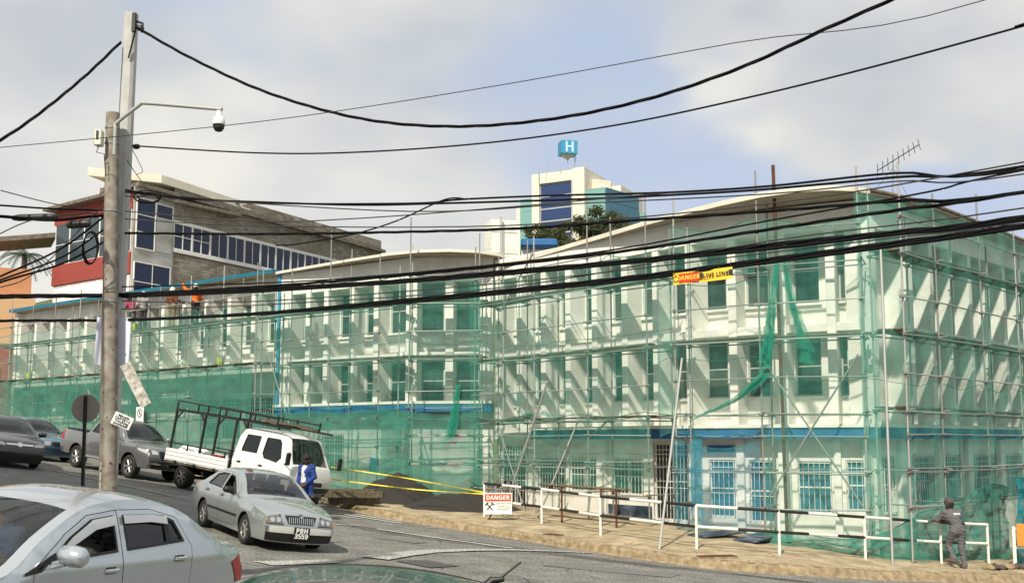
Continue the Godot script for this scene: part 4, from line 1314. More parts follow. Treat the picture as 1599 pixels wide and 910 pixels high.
	S = {"L": 4.4, "w": 0.84, "belt": 0.93, "tumble": 0.42, "paint": blue, "wheel": 0.3, "axles": [0.86, 3.4], "nose": 0.72, "tailtop": 0.9, "low": 0.2,
		"top": [[0.06, 0.2], [0.0, 0.4], [0.0, 0.6], [0.08, 0.74], [0.5, 0.82], [1.25, 0.93], [1.65, 1.18], [2.0, 1.34], [2.4, 1.4], [2.9, 1.39], [3.25, 1.32], [3.6, 1.15], [3.95, 0.99], [4.25, 0.96], [4.36, 0.9], [4.4, 0.6], [4.34, 0.22]],
		"ws": [1.25, 2.0, 0.93], "rw": [3.25, 3.95, 1.0], "seats": [2.35], "front_glass": M.glass, "side_glass": M.glass_tint,
		"doors": [pv([[1.42, 0.3], [2.42, 0.3], [2.42, 1.33], [2.05, 1.29], [1.8, 1.17], [1.42, 0.95]]), pv([[2.43, 0.3], [3.02, 0.3], [3.1, 0.52], [3.4, 0.74], [3.45, 0.98], [3.2, 1.27], [2.43, 1.33]])],
		"windows": [pv([[1.58, 0.965], [2.36, 0.98], [2.36, 1.285], [2.1, 1.26], [1.84, 1.13]]), pv([[2.5, 0.98], [3.34, 1.0], [3.15, 1.225], [2.5, 1.285]])],
		"handles": [Vector2(2.3, 0.84), Vector2(3.25, 0.86)]}
	h = car_body(bu, S)
	mirrors(bu, h, 1.6, 0.95, black, 0.9)
	patch_front(bu, h, 12, "headlamp", [[0.42, 0.56], [0.76, 0.56], [0.74, 0.69], [0.42, 0.69]], M.lens, 0.012)
	patch_front(bu, h, 12, "grille", [[-0.36, 0.68], [0.36, 0.68], [0.34, 0.57], [-0.34, 0.57]], M.black, 0.012, false)
	patch_front(bu, h, 12, "dark_bumper", [[-0.78, 0.5], [0.78, 0.5], [0.76, 0.26], [-0.76, 0.26]], paint(0.03, 0.06, 0.11, 0.4), 0.03, false)
	seat_on_road(bu, Vector2(-18.3, -38.9), Vector2(0.8, 0.6), 2.55)
	# ---- grey pickup
	var grey := paint(0.23, 0.235, 0.24, 0.25, 0.6)
	var pk := thing("pickup_truck", "bronze-grey pickup truck with muddy tyres parked behind the flatbed lorry", "pickup")
	S = {"L": 5.36, "w": 0.925, "belt": 1.18, "tumble": 0.33, "paint": grey, "wheel": 0.385, "axles": [0.95, 4.17], "nose": 1.0, "tailtop": 1.2, "low": 0.42, "arch": 0.47, "tread": 0.26, "axle_y": 0.385, "spokes": 6, "crown": 0.06,
		"top": [[0.10, 0.42], [0.0, 0.62], [0.0, 0.85], [0.12, 1.04], [0.5, 1.13], [1.35, 1.22], [1.75, 1.50], [2.15, 1.73], [2.6, 1.81], [3.1, 1.80], [3.42, 1.72, 1], [3.62, 1.27, 1], [3.8, 1.25], [4.6, 1.26], [5.27, 1.27, 1], [5.34, 1.1], [5.36, 0.6], [5.3, 0.46]],
		"ws": [1.35, 2.15, 1.22], "rw": [3.42, 3.64, 1.3], "seats": [2.6], "front_glass": M.glass, "side_glass": M.glass_tint, "rim": M.rim,
		"doors": [pv([[1.5, 0.5], [2.75, 0.5], [2.75, 1.70], [2.3, 1.68], [1.95, 1.52], [1.5, 1.25]])],
		"windows": [pv([[1.68, 1.26], [2.68, 1.29], [2.68, 1.65], [2.3, 1.62], [1.98, 1.46]]), pv([[2.82, 1.295], [3.4, 1.32], [3.26, 1.62], [2.82, 1.65]])],
		"handles": [Vector2(2.6, 1.1)]}
	h = car_body(pk, S)
	mirrors(pk, h, 1.75, 1.24, grey, 1.15)
	patch_front(pk, h, 12, "headlamp", [[0.50, 0.86], [0.88, 0.90], [0.84, 1.02], [0.52, 0.96]], M.lens, 0.014)
	patch_side(pk, h, "headlamp_side", pv([[0.04, 0.88], [0.5, 0.98], [0.5, 1.04], [0.1, 1.0]]), M.lens)
	patch_front(pk, h, 12, "grille", [[-0.46, 0.96], [0.46, 0.96], [0.40, 0.76], [-0.40, 0.76]], M.black, 0.012, false)
	patch_front(pk, h, 12, "bumper_trim", [[-0.85, 0.66], [0.85, 0.66], [0.85, 0.58], [-0.85, 0.58]], M.chrome, 0.03, false)
	patch_front(pk, h, 12, "lower_grille", [[-0.7, 0.56], [0.7, 0.56], [0.66, 0.45], [-0.66, 0.45]], M.black, 0.025, false)
	patch_side(pk, h, "tail_lamp", pv([[5.08, 0.92], [5.33, 0.92], [5.3, 1.22], [5.12, 1.22]]), M.tail)
	patch_side(pk, h, "bed_gap", pv([[3.66, 0.5], [3.69, 0.5], [3.69, 1.245], [3.66, 1.245]]), M.black, 0.003)
	b = MB.new()
	b.box(V(-1.78, 1.30, 0), V(1.45, 0.05, 1.55), Basis.IDENTITY, 0.01)
	part(pk, "bed_cover", b, M.black)
	b = MB.new()
	for sg in [-1.0, 1.0]: b.tube([V(1.1, 0.46, sg * 0.93), V(-0.95, 0.46, sg * 0.93)], 0.045, 8)
	part(pk, "side_step", b, M.chrome)
	plate(pk, V(2.72, 0.62, 0), Basis(Vector3.UP, PI / 2), "TDA 2704", 0.5, 0.11, 0.0022)
	seat_on_road(pk, Vector2(-13.6, -35.85), Vector2(0.8, 0.6), 3.2)
	make_truck()
	# ---- dark green car just in front of the viewer
	var dg := paint(0.008, 0.016, 0.012, 0.25)
	dg.clearcoat = 0.5
	var gc := thing("dark_green_saloon", "dark green car whose roof and whip aerial show, parked beside the silver saloon", "car")
	S = {"L": 4.5, "w": 0.85, "belt": 0.95, "tumble": 0.30, "paint": dg, "wheel": 0.31, "axles": [0.86, 3.46], "nose": 0.7, "tailtop": 0.9, "low": 0.2, "crown": 0.045,
		"top": [[0.06, 0.2], [0.0, 0.4], [0.0, 0.6], [0.1, 0.72], [0.6, 0.84], [1.2, 0.95], [1.6, 1.19], [1.95, 1.355], [2.3, 1.415], [2.7, 1.42], [3.1, 1.37], [3.4, 1.28], [3.75, 1.12], [3.98, 1.0], [4.3, 0.97], [4.45, 0.9], [4.5, 0.6], [4.42, 0.22]],
		"ws": [1.2, 1.95, 0.95], "rw": [3.4, 3.98, 1.0], "seats": [2.35, 3.2],
		"doors": [pv([[1.42, 0.3], [2.45, 0.3], [2.45, 1.33], [2.05, 1.29], [1.8, 1.17], [1.42, 0.95]]), pv([[2.46, 0.3], [3.08, 0.3], [3.14, 0.52], [3.44, 0.74], [3.45, 0.98], [3.2, 1.27], [2.46, 1.33]])],
		"windows": [pv([[1.58, 0.965], [2.40, 0.98], [2.40, 1.285], [2.1, 1.26], [1.84, 1.13]]), pv([[2.52, 0.98], [3.38, 1.0], [3.15, 1.225], [2.52, 1.285]])],
		"handles": [Vector2(2.3, 0.84), Vector2(3.3, 0.86)]}
	h = car_body(gc, S)
	for q in [-0.84, 0.84]:
		b = MB.new()
		var seam := []
		for k in 14: seam.append(h.over(28.0 + 1.4 * k, q, 0.001))
		b.tube(seam, 0.010, 5)
		part(gc, "roof_seam", b, M.black)
	b = MB.new()
	var ap := h.over(40.0, 0.0)
	b.tube([ap + V(0.06, -0.02, 0), ap + V(0.0, 0.05, 0), ap + V(-0.06, 0.06, 0)], [0.035, 0.022, 0.012], 8)
	b.tube([ap + V(-0.03, 0.055, 0), ap + V(-0.14, 0.15, 0)], 0.006, 6)
	part(gc, "aerial", b, M.black)
	seat_on_road(gc, Vector2(-1.05, -5.1), Vector2(-0.985, 0.17), 2.6)
	gc.position.y = gc.position.y
func make_truck() -> void:
	var white := paint(0.70, 0.71, 0.70, 0.35)
	var t := thing("flatbed_lorry", "small white crew-cab flatbed lorry with black ladder rack, parked nose down the hill", "truck")
	var cab := Node3D.new()
	cab.name = "cab"
	t.add_child(cab)
	cab.position = V(1.72, 0, 0)
	var S := {"L": 2.6, "w": 0.86, "belt": 1.36, "tumble": 0.16, "paint": white, "wheel": 0.36, "axles": [0.72], "nose": 1.36, "tailtop": 5.0, "low": 0.62, "arch": 0.44, "axle_y": 0.36, "tread": 0.2, "front_in": 0.05, "rear_in": 0.02, "round": 0.05, "crown": 0.05, "rim": M.rim_dull, "cell": 0.11,
		"top": [[0.10, 0.6], [0.02, 0.75], [0.0, 1.05], [0.05, 1.30], [0.14, 1.40], [0.30, 1.72], [0.46, 2.04], [0.68, 2.17], [1.2, 2.23], [2.0, 2.23], [2.42, 2.20], [2.57, 2.08], [2.6, 1.6], [2.6, 0.64]],
		"ws": [0.08, 0.50, 1.36], "rw": [9.0, 9.0, 9.0], "seats": [1.2, 2.2], "front_glass": M.glass, "side_glass": M.glass_tint,
		"doors": [pv([[0.42, 0.72], [1.22, 0.72], [1.42, 0.95], [1.42, 2.10], [0.72, 2.10], [0.5, 1.95], [0.30, 1.5]]), pv([[1.45, 0.72], [2.40, 0.72], [2.40, 2.10], [1.45, 2.10]])],
		"windows": [pv([[0.48, 1.50], [0.62, 1.36], [1.20, 1.42], [1.32, 1.55], [1.34, 2.02], [0.76, 2.02], [0.64, 1.92]]), pv([[1.58, 1.52], [2.28, 1.52], [2.30, 1.58], [2.26, 2.02], [1.62, 2.02]])],
		"handles": [Vector2(1.28, 1.18), Vector2(2.28, 1.18)], "handle_m": M.black}
	# the crew cab is a part of the lorry: its panels go under it
	var h := car_body(cab, S)
	patch_front(cab, h, 14, "headlamp", [[0.50, 0.80], [0.78, 0.80], [0.78, 0.93], [0.50, 0.93]], M.lens, 0.014)
	patch_front(cab, h, 14, "grille", [[-0.45, 0.92], [0.45, 0.92], [0.45, 0.80], [-0.45, 0.80]], M.black, 0.012, false)
	patch_front(cab, h, 14, "front_skirt", [[-0.80, 0.77], [0.80, 0.77], [0.78, 0.63], [-0.78, 0.63]], M.black, 0.03, false)
	wipers(cab, h, 15.0)
	for sg in [-1.0, 1.0]:
		var b := MB.new()
		b.tube([V(1.0, 1.35, sg * 0.84), V(1.35, 1.38, sg * 1.02), V(1.36, 1.45, sg * 1.02)], 0.014, 5)
		b.tube([V(1.36, 1.33, sg * 1.02), V(1.36, 1.72, sg * 1.02)], 0.014, 5)
		b.box(V(1.36, 1.52, sg * 1.03), V(0.06, 0.36, 0.17), Basis.IDENTITY, 0.02)
		part(cab, "wing_mirror", b, M.black)
	plate(cab, V(1.36, 0.55, 0.1), Basis(Vector3.UP, PI / 2), "TBR 8123", 0.42, 0.11, 0.0021)
	for o in cab.get_children():
		cab.remove_child(o)
		o.name = free_name(t, o.name.rstrip("0123456789").trim_suffix("_"))
		t.add_child(o)
		o.position.x += 1.72
	t.remove_child(cab)
	cab.free()
	# chassis and bed
	var ch := MB.new()
	ch.box(V(-0.3, 0.55, 0.38), V(5.6, 0.16, 0.08)); ch.box(V(-0.3, 0.55, -0.38), V(5.6, 0.16, 0.08))
	ch.box(V(-0.4, 0.5, 0), V(0.9, 0.3, 1.3), Basis.IDENTITY, 0.03)
	for x in [-2.8, -1.9, -1.0, 0.3]: ch.box(V(x, 0.58, 0), V(0.08, 0.1, 1.6))
	ch.box(V(-2.1, 0.36, 0), V(0.1, 0.1, 1.5))
	part(t, "chassis", ch, M.black)
	for sg in [-1.0, 1.0]: wheel(t, V(-1.95, 0.36, sg * 0.72), 0.36, 0.3, 6, M.rim_dull)
	var fb := MB.new()
	fb.box(V(-1.28, 0.76, 0), V(3.15, 0.08, 1.8), Basis.IDENTITY, 0.01)
	part(t, "bed_floor", fb, M.plank_dark)
	for sg in [-1.0, 1.0]:
		var b := MB.new()
		b.box(V(-1.28, 0.99, sg * 0.90), V(3.15, 0.38, 0.03), Basis.IDENTITY, 0.006)
		for k in 3: b.box(V(-1.28, 0.86 + k * 0.125, sg * 0.92), V(3.11, 0.05, 0.03), Basis.IDENTITY, 0.012)
		for x in [-2.83, -1.75, 0.27]: b.box(V(x, 0.98, sg * 0.925), V(0.06, 0.4, 0.035), Basis.IDENTITY, 0.01)
		part(t, "drop_side", b, white)
		b = MB.new()
		for x in [-2.3, -1.3, -0.3]: b.box(V(x, 0.78, sg * 0.935), V(0.12, 0.08, 0.03))
		part(t, "hinge", b, M.black)
	var tg := MB.new()
	tg.box(V(-2.87, 0.99, 0), V(0.03, 0.38, 1.76), Basis.IDENTITY, 0.006)
	part(t, "tailgate", tg, white)
	# rack of square tube
	for sg in [-1.0, 1.0]:
		var z: float = sg * 0.84
		for x in [-2.78, -1.25, 0.30]:
			var b := MB.new()
			b.beam(V(x, 0.8, z), V(x, 2.42, z), 0.06, 0.06)
			part(t, "rack_post", b, M.black)
		var b2 := MB.new()
		b2.beam(V(-2.85, 2.42, z), V(0.4, 2.42, z), 0.05, 0.075)
		b2.beam(V(-2.85, 2.72, z), V(2.2, 2.60, z), 0.04, 0.04)
		b2.beam(V(0.4, 2.42, z), V(2.75, 2.37, z), 0.04, 0.06)
		for x in [-2.8, -1.7, -1.2, -0.3, 0.4, 1.1, 2.15]: b2.beam(V(x, 2.40, z), V(x, 2.68, z), 0.04, 0.04)
		part(t, "rack_rail", b2, M.black)
		b2 = MB.new()
		b2.beam(V(-2.8, 1.36, z), V(0.3, 1.36, z), 0.04, 0.04)
		for x in [-1.9, -0.0]: b2.beam(V(x, 1.1, z), V(x, 1.36, z), 0.04, 0.04)
		part(t, "bed_rail", b2, M.black)
		b2 = MB.new()
		b2.beam(V(-2.76, 2.12, z), V(-2.50, 2.38, z), 0.04, 0.04)
		b2.beam(V(-1.25, 2.12, z), V(-1.48, 2.38, z), 0.04, 0.04)
		part(t, "rack_brace", b2, M.black)
	for x in [-2.8, -1.25, 0.3, 2.1]:
		var b := MB.new()
		b.beam(V(x, 2.44, -0.84), V(x, 2.44, 0.84), 0.05, 0.05)
		part(t, "rack_crossbar", b, M.black)
	seat_on_road(t, Vector2(-8.5, -32.25), Vector2(0.8, 0.6), 3.6)
	# load: sacks and a bucket, each a thing of its own resting on the bed
	var xf := t.transform
	for k in 3:
		var b := MB.new()
		var f := FastNoiseLite.new(); f.seed = 60 + k; f.frequency = 3.0
		b.lathe([[0.0, 0.0], [0.22, 0.01], [0.30, 0.08], [0.31, 0.2], [0.24, 0.33], [0.1, 0.42], [0.0, 0.44]], 14)
		for i in b.v.size(): b.v[i] += b.n[i] * 0.07 * f.get_noise_3dv(b.v[i])
		var o := solo("sack", b, M.sign_white, ["white sack slumped at the tail corner of the lorry bed", "white sack between two others on the lorry bed", "white sack closest to the orange bucket on the lorry bed"][k], "sack", "white sacks on the lorry bed")
		o.transform = xf * Transform3D(Basis.IDENTITY, V(-2.4 + k * 0.42, 0.80 + 0.1, 0.5))
	var bk := MB.new()
	bk.lathe([[0.0, 0.0], [0.15, 0.0], [0.18, 0.38], [0.195, 0.38], [0.195, 0.42], [0.17, 0.42], [0.14, 0.05], [0.0, 0.05]], 20)
	var bo := solo("bucket", bk, mt(0.55, 0.12, 0.05, 0.5), "orange-red plastic bucket on the lorry bed", "bucket")
	bo.transform = xf * Transform3D(Basis.IDENTITY, V(-0.75, 0.80, 0.5))
	var w := MB.new()
	for k in 4: w.beam(V(0.6, 2.45 + 0.03 * k, -0.2 + k * 0.16), V(2.9, 2.42 + 0.03 * k, -0.1 + k * 0.12), 0.05, 0.03)
	var wl := solo("timber_lengths", w, M.plank_dark, "lengths of timber tied on top of the lorry's rack", "timber")
	wl.transform = xf

# ---------------------------------------------------------------- people
func figure(bones: Array, cell: float, sharp := 45.0) -> MB:
	# bones: [a, b, radius a, radius b, colour]; one continuous skin over all of them
	var lo := V(1e9, 1e9, 1e9); var hi := -lo
	for q in bones:
		var r := maxf(q[2], q[3]) + 0.05
		lo = lo.min(q[0] - V(r, r, r)).min(q[1] - V(r, r, r)); hi = hi.max(q[0] + V(r, r, r)).max(q[1] + V(r, r, r))
	var nx := int((hi.x - lo.x) / cell) + 2; var ny := int((hi.y - lo.y) / cell) + 2; var nz := int((hi.z - lo.z) / cell) + 2
	var F := PackedFloat32Array(); F.resize(nx * ny * nz)
	var best := PackedFloat32Array(); best.resize(nx * ny * nz)
	var who := PackedInt32Array(); who.resize(nx * ny * nz)
	for bi in bones.size():
		var q = bones[bi]
		var a: Vector3 = q[0]; var b: Vector3 = q[1]
		var ra: float = q[2]; var rb: float = q[3]
		var R := maxf(ra, rb) + 0.08
		var l0 := ((a.min(b) - V(R, R, R) - lo) / cell).floor().max(Vector3.ZERO)
		var h0 := ((a.max(b) + V(R, R, R) - lo) / cell).ceil().min(V(nx - 1, ny - 1, nz - 1))
		var ab := b - a
		var den := maxf(ab.length_squared(), 1e-6)
		for z in range(int(l0.z), int(h0.z) + 1):
			for y in range(int(l0.y), int(h0.y) + 1):
				for x in range(int(l0.x), int(h0.x) + 1):
					var p := lo + V(x, y, z) * cell
					var k := clampf((p - a).dot(ab) / den, 0, 1)
					var d := p.distance_to(a + ab * k) - lerpf(ra, rb, k)
					if d > 0.08: continue
					var i := x + nx * (y + ny * z)
					var e := exp(-sharp * d)
					F[i] += e
					if e > best[i]:
						best[i] = e; who[i] = bi
	var ids := {}
	var pos := []
	var nor := []
	var colr := []
	var off := [0, 1, nx, nx + 1, nx * ny, nx * ny + 1, nx * ny + nx, nx * ny + nx + 1]
	var cpos := [V(0, 0, 0), V(1, 0, 0), V(0, 1, 0), V(1, 1, 0), V(0, 0, 1), V(1, 0, 1), V(0, 1, 1), V(1, 1, 1)]
	var edges := [[0, 1], [2, 3], [4, 5], [6, 7], [0, 2], [1, 3], [4, 6], [5, 7], [0, 4], [1, 5], [2, 6], [3, 7]]
	for z in nz - 1:
		for y in ny - 1:
			for x in nx - 1:
				var i := x + nx * (y + ny * z)
				var m := 0
				for c in 8:
					if F[i + off[c]] > 1.0: m += 1
				if m == 0 or m == 8: continue
				var s := Vector3.ZERO
				var n := 0
				for e in edges:
					var u: float = F[i + off[e[0]]]; var w: float = F[i + off[e[1]]]
					if (u > 1.0) == (w > 1.0): continue
					var lu := log(maxf(u, 0.02)); var lw := log(maxf(w, 0.02))
					s += cpos[e[0]].lerp(cpos[e[1]], lu / (lu - lw)); n += 1
				ids[i] = pos.size()
				pos.append(lo + (V(x, y, z) + s / n) * cell)
				var g := V(0, 0, 0)
				for c in 8: g -= (cpos[c] - V(0.5, 0.5, 0.5)) * log(maxf(F[i + off[c]], 0.02))
				nor.append(g.normalized())
				var bw := 0.0; var bc := 0
				for c in 8:
					if best[i + off[c]] > bw:
						bw = best[i + off[c]]; bc = who[i + off[c]]
				colr.append(bones[bc][4])
	var fold := FastNoiseLite.new(); fold.seed = 6; fold.frequency = 5.5; fold.fractal_octaves = 3
	for i in pos.size():   # creases of cloth
		var p: Vector3 = pos[i]
		var e := 0.02
		var q := V(p.x * 0.8, p.y * 2.2 + p.x * 0.6, p.z * 0.8)
		var h0 := fold.get_noise_3dv(q)
		pos[i] = p + nor[i] * 0.020 * h0
		var gr := V(fold.get_noise_3dv(q + V(e * 0.8, e * 0.6, 0)) - h0, fold.get_noise_3dv(q + V(0, e * 2.2, 0)) - h0, fold.get_noise_3dv(q + V(0, 0, e * 0.8)) - h0) / e
		nor[i] = (nor[i] - gr * 0.020).normalized()
	var out := MB.new()
	out.tinted = true
	var ax := [[1, nx, nx * ny], [nx, nx * ny, 1], [nx * ny, 1, nx]]
	for i in ids:
		for k in 3:
			var da: int = ax[k][0]; var db: int = ax[k][1]; var dc: int = ax[k][2]
			if i + da >= F.size(): continue
			var ins: bool = F[i] > 1.0
			if ins == (F[i + da] > 1.0): continue
			var q := [i, i - db, i - db - dc, i - dc]
			var ok := true
			for j in q:
				if not ids.has(j): ok = false
			if not ok: continue
			var P := []
			for j in q: P.append(ids[j])
			if not ins: P.reverse()
			out.col = colr[P[0]]
			out.quads(pos[P[0]], pos[P[1]], pos[P[2]], pos[P[3]], nor[P[0]], nor[P[1]], nor[P[2]], nor[P[3]])
	return out
func hand(b: Array, wrist: Vector3, dir: Vector3, palm: Vector3, col: Color, curl := 0.5) -> void:
	# palm and five bent fingers; dir: along the hand, palm: the way the palm faces
	dir = dir.normalized()
	var side := dir.cross(palm).normalized()
	var pn := side.cross(dir).normalized()
	var k := wrist + dir * 0.085
	b.append([wrist, k, 0.026, 0.032, col])
	b.append([k - side * 0.02, k + side * 0.02, 0.024, 0.024, col])
	for f in 4:
		var r := k + side * (f - 1.5) * 0.021
		var l: float = [0.062, 0.075, 0.07, 0.055][f]
		var m := r + dir * l * 0.55 - pn * 0.01 * curl
		b.append([r, m, 0.0095, 0.009, col])
		b.append([m, m + (dir * (1 - curl) - pn * curl).normalized() * l * 0.6, 0.009, 0.008, col])
	var tb := wrist + dir * 0.035 + side * 0.028
	b.append([tb, tb + (dir * 0.7 + side * 0.7).normalized() * 0.045, 0.012, 0.01, col])
	b.append([tb + (dir * 0.7 + side * 0.7).normalized() * 0.045, tb + (dir * 0.95 + side * 0.4).normalized() * 0.075, 0.010, 0.0085, col])
func head(b: Array, c: Vector3, face: Vector3, skin: Color, hat: Color, cap := true, beard := false) -> void:
	face = face.normalized()
	var up := Vector3.UP
	var sd := up.cross(face).normalized()
	b.append([c + up * 0.03 - face * 0.01, c + up * 0.045 + face * 0.0, 0.092, 0.092, skin])
	b.append([c - up * 0.05 + face * 0.025, c - up * 0.075 + face * 0.045, 0.065, 0.052, Color(0.012, 0.01, 0.009) if beard else skin])
	b.append([c + face * 0.095 + up * 0.005, c + face * 0.108 - up * 0.02, 0.012, 0.016, skin])
	for s in [-1.0, 1.0]: b.append([c + sd * s * 0.088 + up * 0.015, c + sd * s * 0.09 - up * 0.015, 0.016, 0.013, skin])
	b.append([c - up * 0.06 - face * 0.045, c - up * 0.02 - face * 0.06, 0.06, 0.065, Color(0.012, 0.01, 0.009)])
	if cap:
		b.append([c + up * 0.075 - face * 0.015, c + up * 0.085 - face * 0.01, 0.100, 0.098, hat])
		b.append([c + up * 0.075 + face * 0.08 - sd * 0.04, c + up * 0.068 + face * 0.14 - sd * 0.03, 0.02, 0.014, hat])
		b.append([c + up * 0.075 + face * 0.08 + sd * 0.04, c + up * 0.068 + face * 0.14 + sd * 0.03, 0.02, 0.014, hat])
func person(label: String, at: Vector3, turn: float, J: Dictionary, C: Dictionary, cell: float, group := "") -> Node3D:
	# joints in metres, facing -z
	var b := []
	var top: Color = C.top; var leg: Color = C.leg; var skin: Color = C.skin
	b.append([J.pelvis + V(-0.07, 0.0, 0), J.pelvis + V(0.07, 0.0, 0), 0.13, 0.13, leg])
	b.append([J.pelvis + V(0, 0.08, 0), J.chest, 0.135, 0.15, top])
	b.append([J.chest + V(-0.08, 0.02, 0), J.chest + V(0.08, 0.02, 0), 0.135, 0.135, top])
	b.append([J.chest, J.neck - V(0, 0.03, 0), 0.12, 0.07, top])
	b.append([J.neck - V(0, 0.03, 0), J.head - V(0, 0.04, 0), 0.055, 0.055, skin])
	for s in ["l", "r"]:
		b.append([J.chest.lerp(J[s + "_shoulder"], 0.6), J[s + "_shoulder"], 0.085, 0.075, top])
		b.append([J[s + "_shoulder"], J[s + "_elbow"], 0.074, 0.06, top])
		b.append([J[s + "_elbow"], J[s + "_wrist"], 0.06, 0.046, C.get("sleeve", top)])
		var d: Vector3 = (J[s + "_wrist"] - J[s + "_elbow"]).normalized()
		hand(b, J[s + "_wrist"] + d * 0.01, d, V(0, -1, 0.01) if absf(d.y) < 0.8 else V(0.2, 0, 1), skin, 0.6)
		var hp: Vector3 = J.pelvis + V(-0.1 if s == "l" else 0.1, -0.04, 0)
		b.append([hp, J[s + "_knee"], 0.105, 0.072, leg])
		b.append([J[s + "_knee"], J[s + "_ankle"], 0.075, 0.06, leg])
		b.append([J[s + "_ankle"], J[s + "_ankle"] - V(0, 0.03, 0), 0.058, 0.055, leg])
		var toe: Vector3 = J[s + "_toe"]
		b.append([J[s + "_ankle"] - V(0, 0.035, 0), toe, 0.05, 0.042, C.shoe])
	head(b, J.head, J.face, skin, C.hat, C.get("cap", true), C.get("beard", false))
	if C.has("shirt"):
		b.append([J.chest + V(0, 0.1, -0.085), J.pelvis + V(0, 0.1, -0.085), 0.065, 0.075, C.shirt])
	for e in C.get("extra", []): b.append(e)
	var o := solo("person", figure(b, cell), M.vc, label, "person", group)
	o.position = at
	o.rotation.y = turn
	return o
func standing() -> Dictionary:
	return {"pelvis": V(0, 0.94, 0), "chest": V(0, 1.28, 0), "neck": V(0, 1.48, 0), "head": V(0, 1.62, -0.02), "face": V(0, 0, -1),
		"l_shoulder": V(-0.2, 1.42, 0), "r_shoulder": V(0.2, 1.42, 0), "l_elbow": V(-0.27, 1.14, 0.02), "r_elbow": V(0.27, 1.14, 0.02), "l_wrist": V(-0.16, 0.98, -0.2), "r_wrist": V(0.16, 0.98, -0.2),
		"l_knee": V(-0.1, 0.5, -0.02), "r_knee": V(0.1, 0.5, -0.02), "l_ankle": V(-0.1, 0.09, 0.02), "r_ankle": V(0.1, 0.09, 0.02), "l_toe": V(-0.12, 0.045, -0.14), "r_toe": V(0.12, 0.045, -0.14)}
func make_people() -> void:
	var grey := Color(0.105, 0.10, 0.105)
	var J := {"pelvis": V(0.03, 0.95, 0.02), "chest": V(-0.02, 1.27, -0.10), "neck": V(-0.04, 1.47, -0.17), "head": V(-0.06, 1.61, -0.20), "face": V(-0.25, -0.1, -1),
		"l_shoulder": V(-0.22, 1.40, -0.12), "r_shoulder": V(0.17, 1.40, -0.15), "l_elbow": V(-0.37, 1.20, -0.25), "r_elbow": V(0.16, 1.18, -0.40), "l_wrist": V(-0.48, 1.155, -0.45), "r_wrist": V(-0.08, 1.16, -0.47),
		"l_knee": V(-0.15, 0.55, -0.16), "r_knee": V(0.12, 0.51, 0.0), "l_ankle": V(-0.10, 0.24, 0.06), "r_ankle": V(0.16, 0.09, 0.05), "l_toe": V(-0.30, 0.20, 0.02), "r_toe": V(0.13, 0.045, -0.12)}
	var p := Vector2(11.45, -26.78)
	var m := person("person in grey coveralls and cap leaning on the white railing", V(p.x, walk_y(p) - 0.01, p.y), 0.0, J, {"top": grey, "leg": grey, "skin": Color(0.09, 0.045, 0.03), "shoe": Color(0.10, 0.06, 0.04), "hat": Color(0.07, 0.065, 0.068)}, 0.014)
	var tm := TextMesh.new()
	var font := SystemFont.new(); font.font_names = PackedStringArray(["Droid Sans"]); font.font_weight = 700
	tm.font = font; tm.text = "WASA"; tm.font_size = 32; tm.pixel_size = 0.0021; tm.depth = 0.012
	var l := part(m, "back_lettering", tm, M.sign_white)
	l.transform = Transform3D(Basis(Vector3.RIGHT, 0.0) * Basis(Vector3.UP, 0.12), V(0.03, 1.37, 0.032))
	l.rotation.x = -0.30
	# person in blue by the lorry
	J = standing()
	J.face = V(-0.35, -0.12, -1)
	p = Vector2(-5.75, -28.9)
	var bl := Color(0.012, 0.04, 0.20)
	person("person in long blue work coat, white shirt and dark cap walking past the lorry's nose", V(p.x, ghs(p.x, p.y), p.y), PI - 0.5, J, {"top": bl, "leg": Color(0.02, 0.06, 0.17), "skin": Color(0.07, 0.035, 0.022), "shoe": Color(0.02, 0.02, 0.02), "hat": Color(0.015, 0.013, 0.014), "beard": true, "shirt": Color(0.62, 0.62, 0.6),
		"extra": [[V(-0.09, 1.0, 0.0), V(-0.12, 0.66, 0.0), 0.12, 0.12, bl], [V(0.09, 1.0, 0.0), V(0.12, 0.66, 0.0), 0.12, 0.12, bl]]}, 0.02)
	# drivers
	for q in [["turning_saloon", -0.02, 0.36, "driver in dark shirt seen through the open window of the silver-green saloon", Color(0.02, 0.02, 0.025)], ["silver_saloon", 0.0, 0.36, "driver in dark blue shirt at the wheel of the pale silver saloon", Color(0.015, 0.03, 0.08)]]:
		var car: Node3D = get_node(q[0])
		var K := {"pelvis": V(0, 0.25, 0), "chest": V(0, 0.55, 0.08), "neck": V(0, 0.76, 0.10), "head": V(0, 0.88, 0.08), "face": V(0.1, 0, -1), "l_shoulder": V(-0.19, 0.68, 0.08), "r_shoulder": V(0.19, 0.68, 0.08), "l_elbow": V(-0.24, 0.46, -0.08), "r_elbow": V(0.27, 0.5, -0.05),
			"l_wrist": V(-0.12, 0.56, -0.34), "r_wrist": V(0.14, 0.56, -0.34), "l_knee": V(-0.14, 0.32, -0.42), "r_knee": V(0.14, 0.32, -0.42), "l_ankle": V(-0.12, 0.02, -0.6), "r_ankle": V(0.12, 0.02, -0.6), "l_toe": V(-0.12, 0.0, -0.75), "r_toe": V(0.12, 0.0, -0.75)}
		var d := person(q[3], Vector3.ZERO, 0.0, K, {"top": q[4], "leg": Color(0.02, 0.02, 0.02), "skin": Color(0.10, 0.05, 0.035), "shoe": Color(0.01, 0.01, 0.01), "hat": Color(0.01, 0.01, 0.01), "cap": false, "sleeve": Color(0.10, 0.05, 0.035)}, 0.028)
		d.transform = car.transform * Transform3D(Basis(Vector3.UP, -PI / 2), V(q[1] + 0.1, 0.44, q[2]))
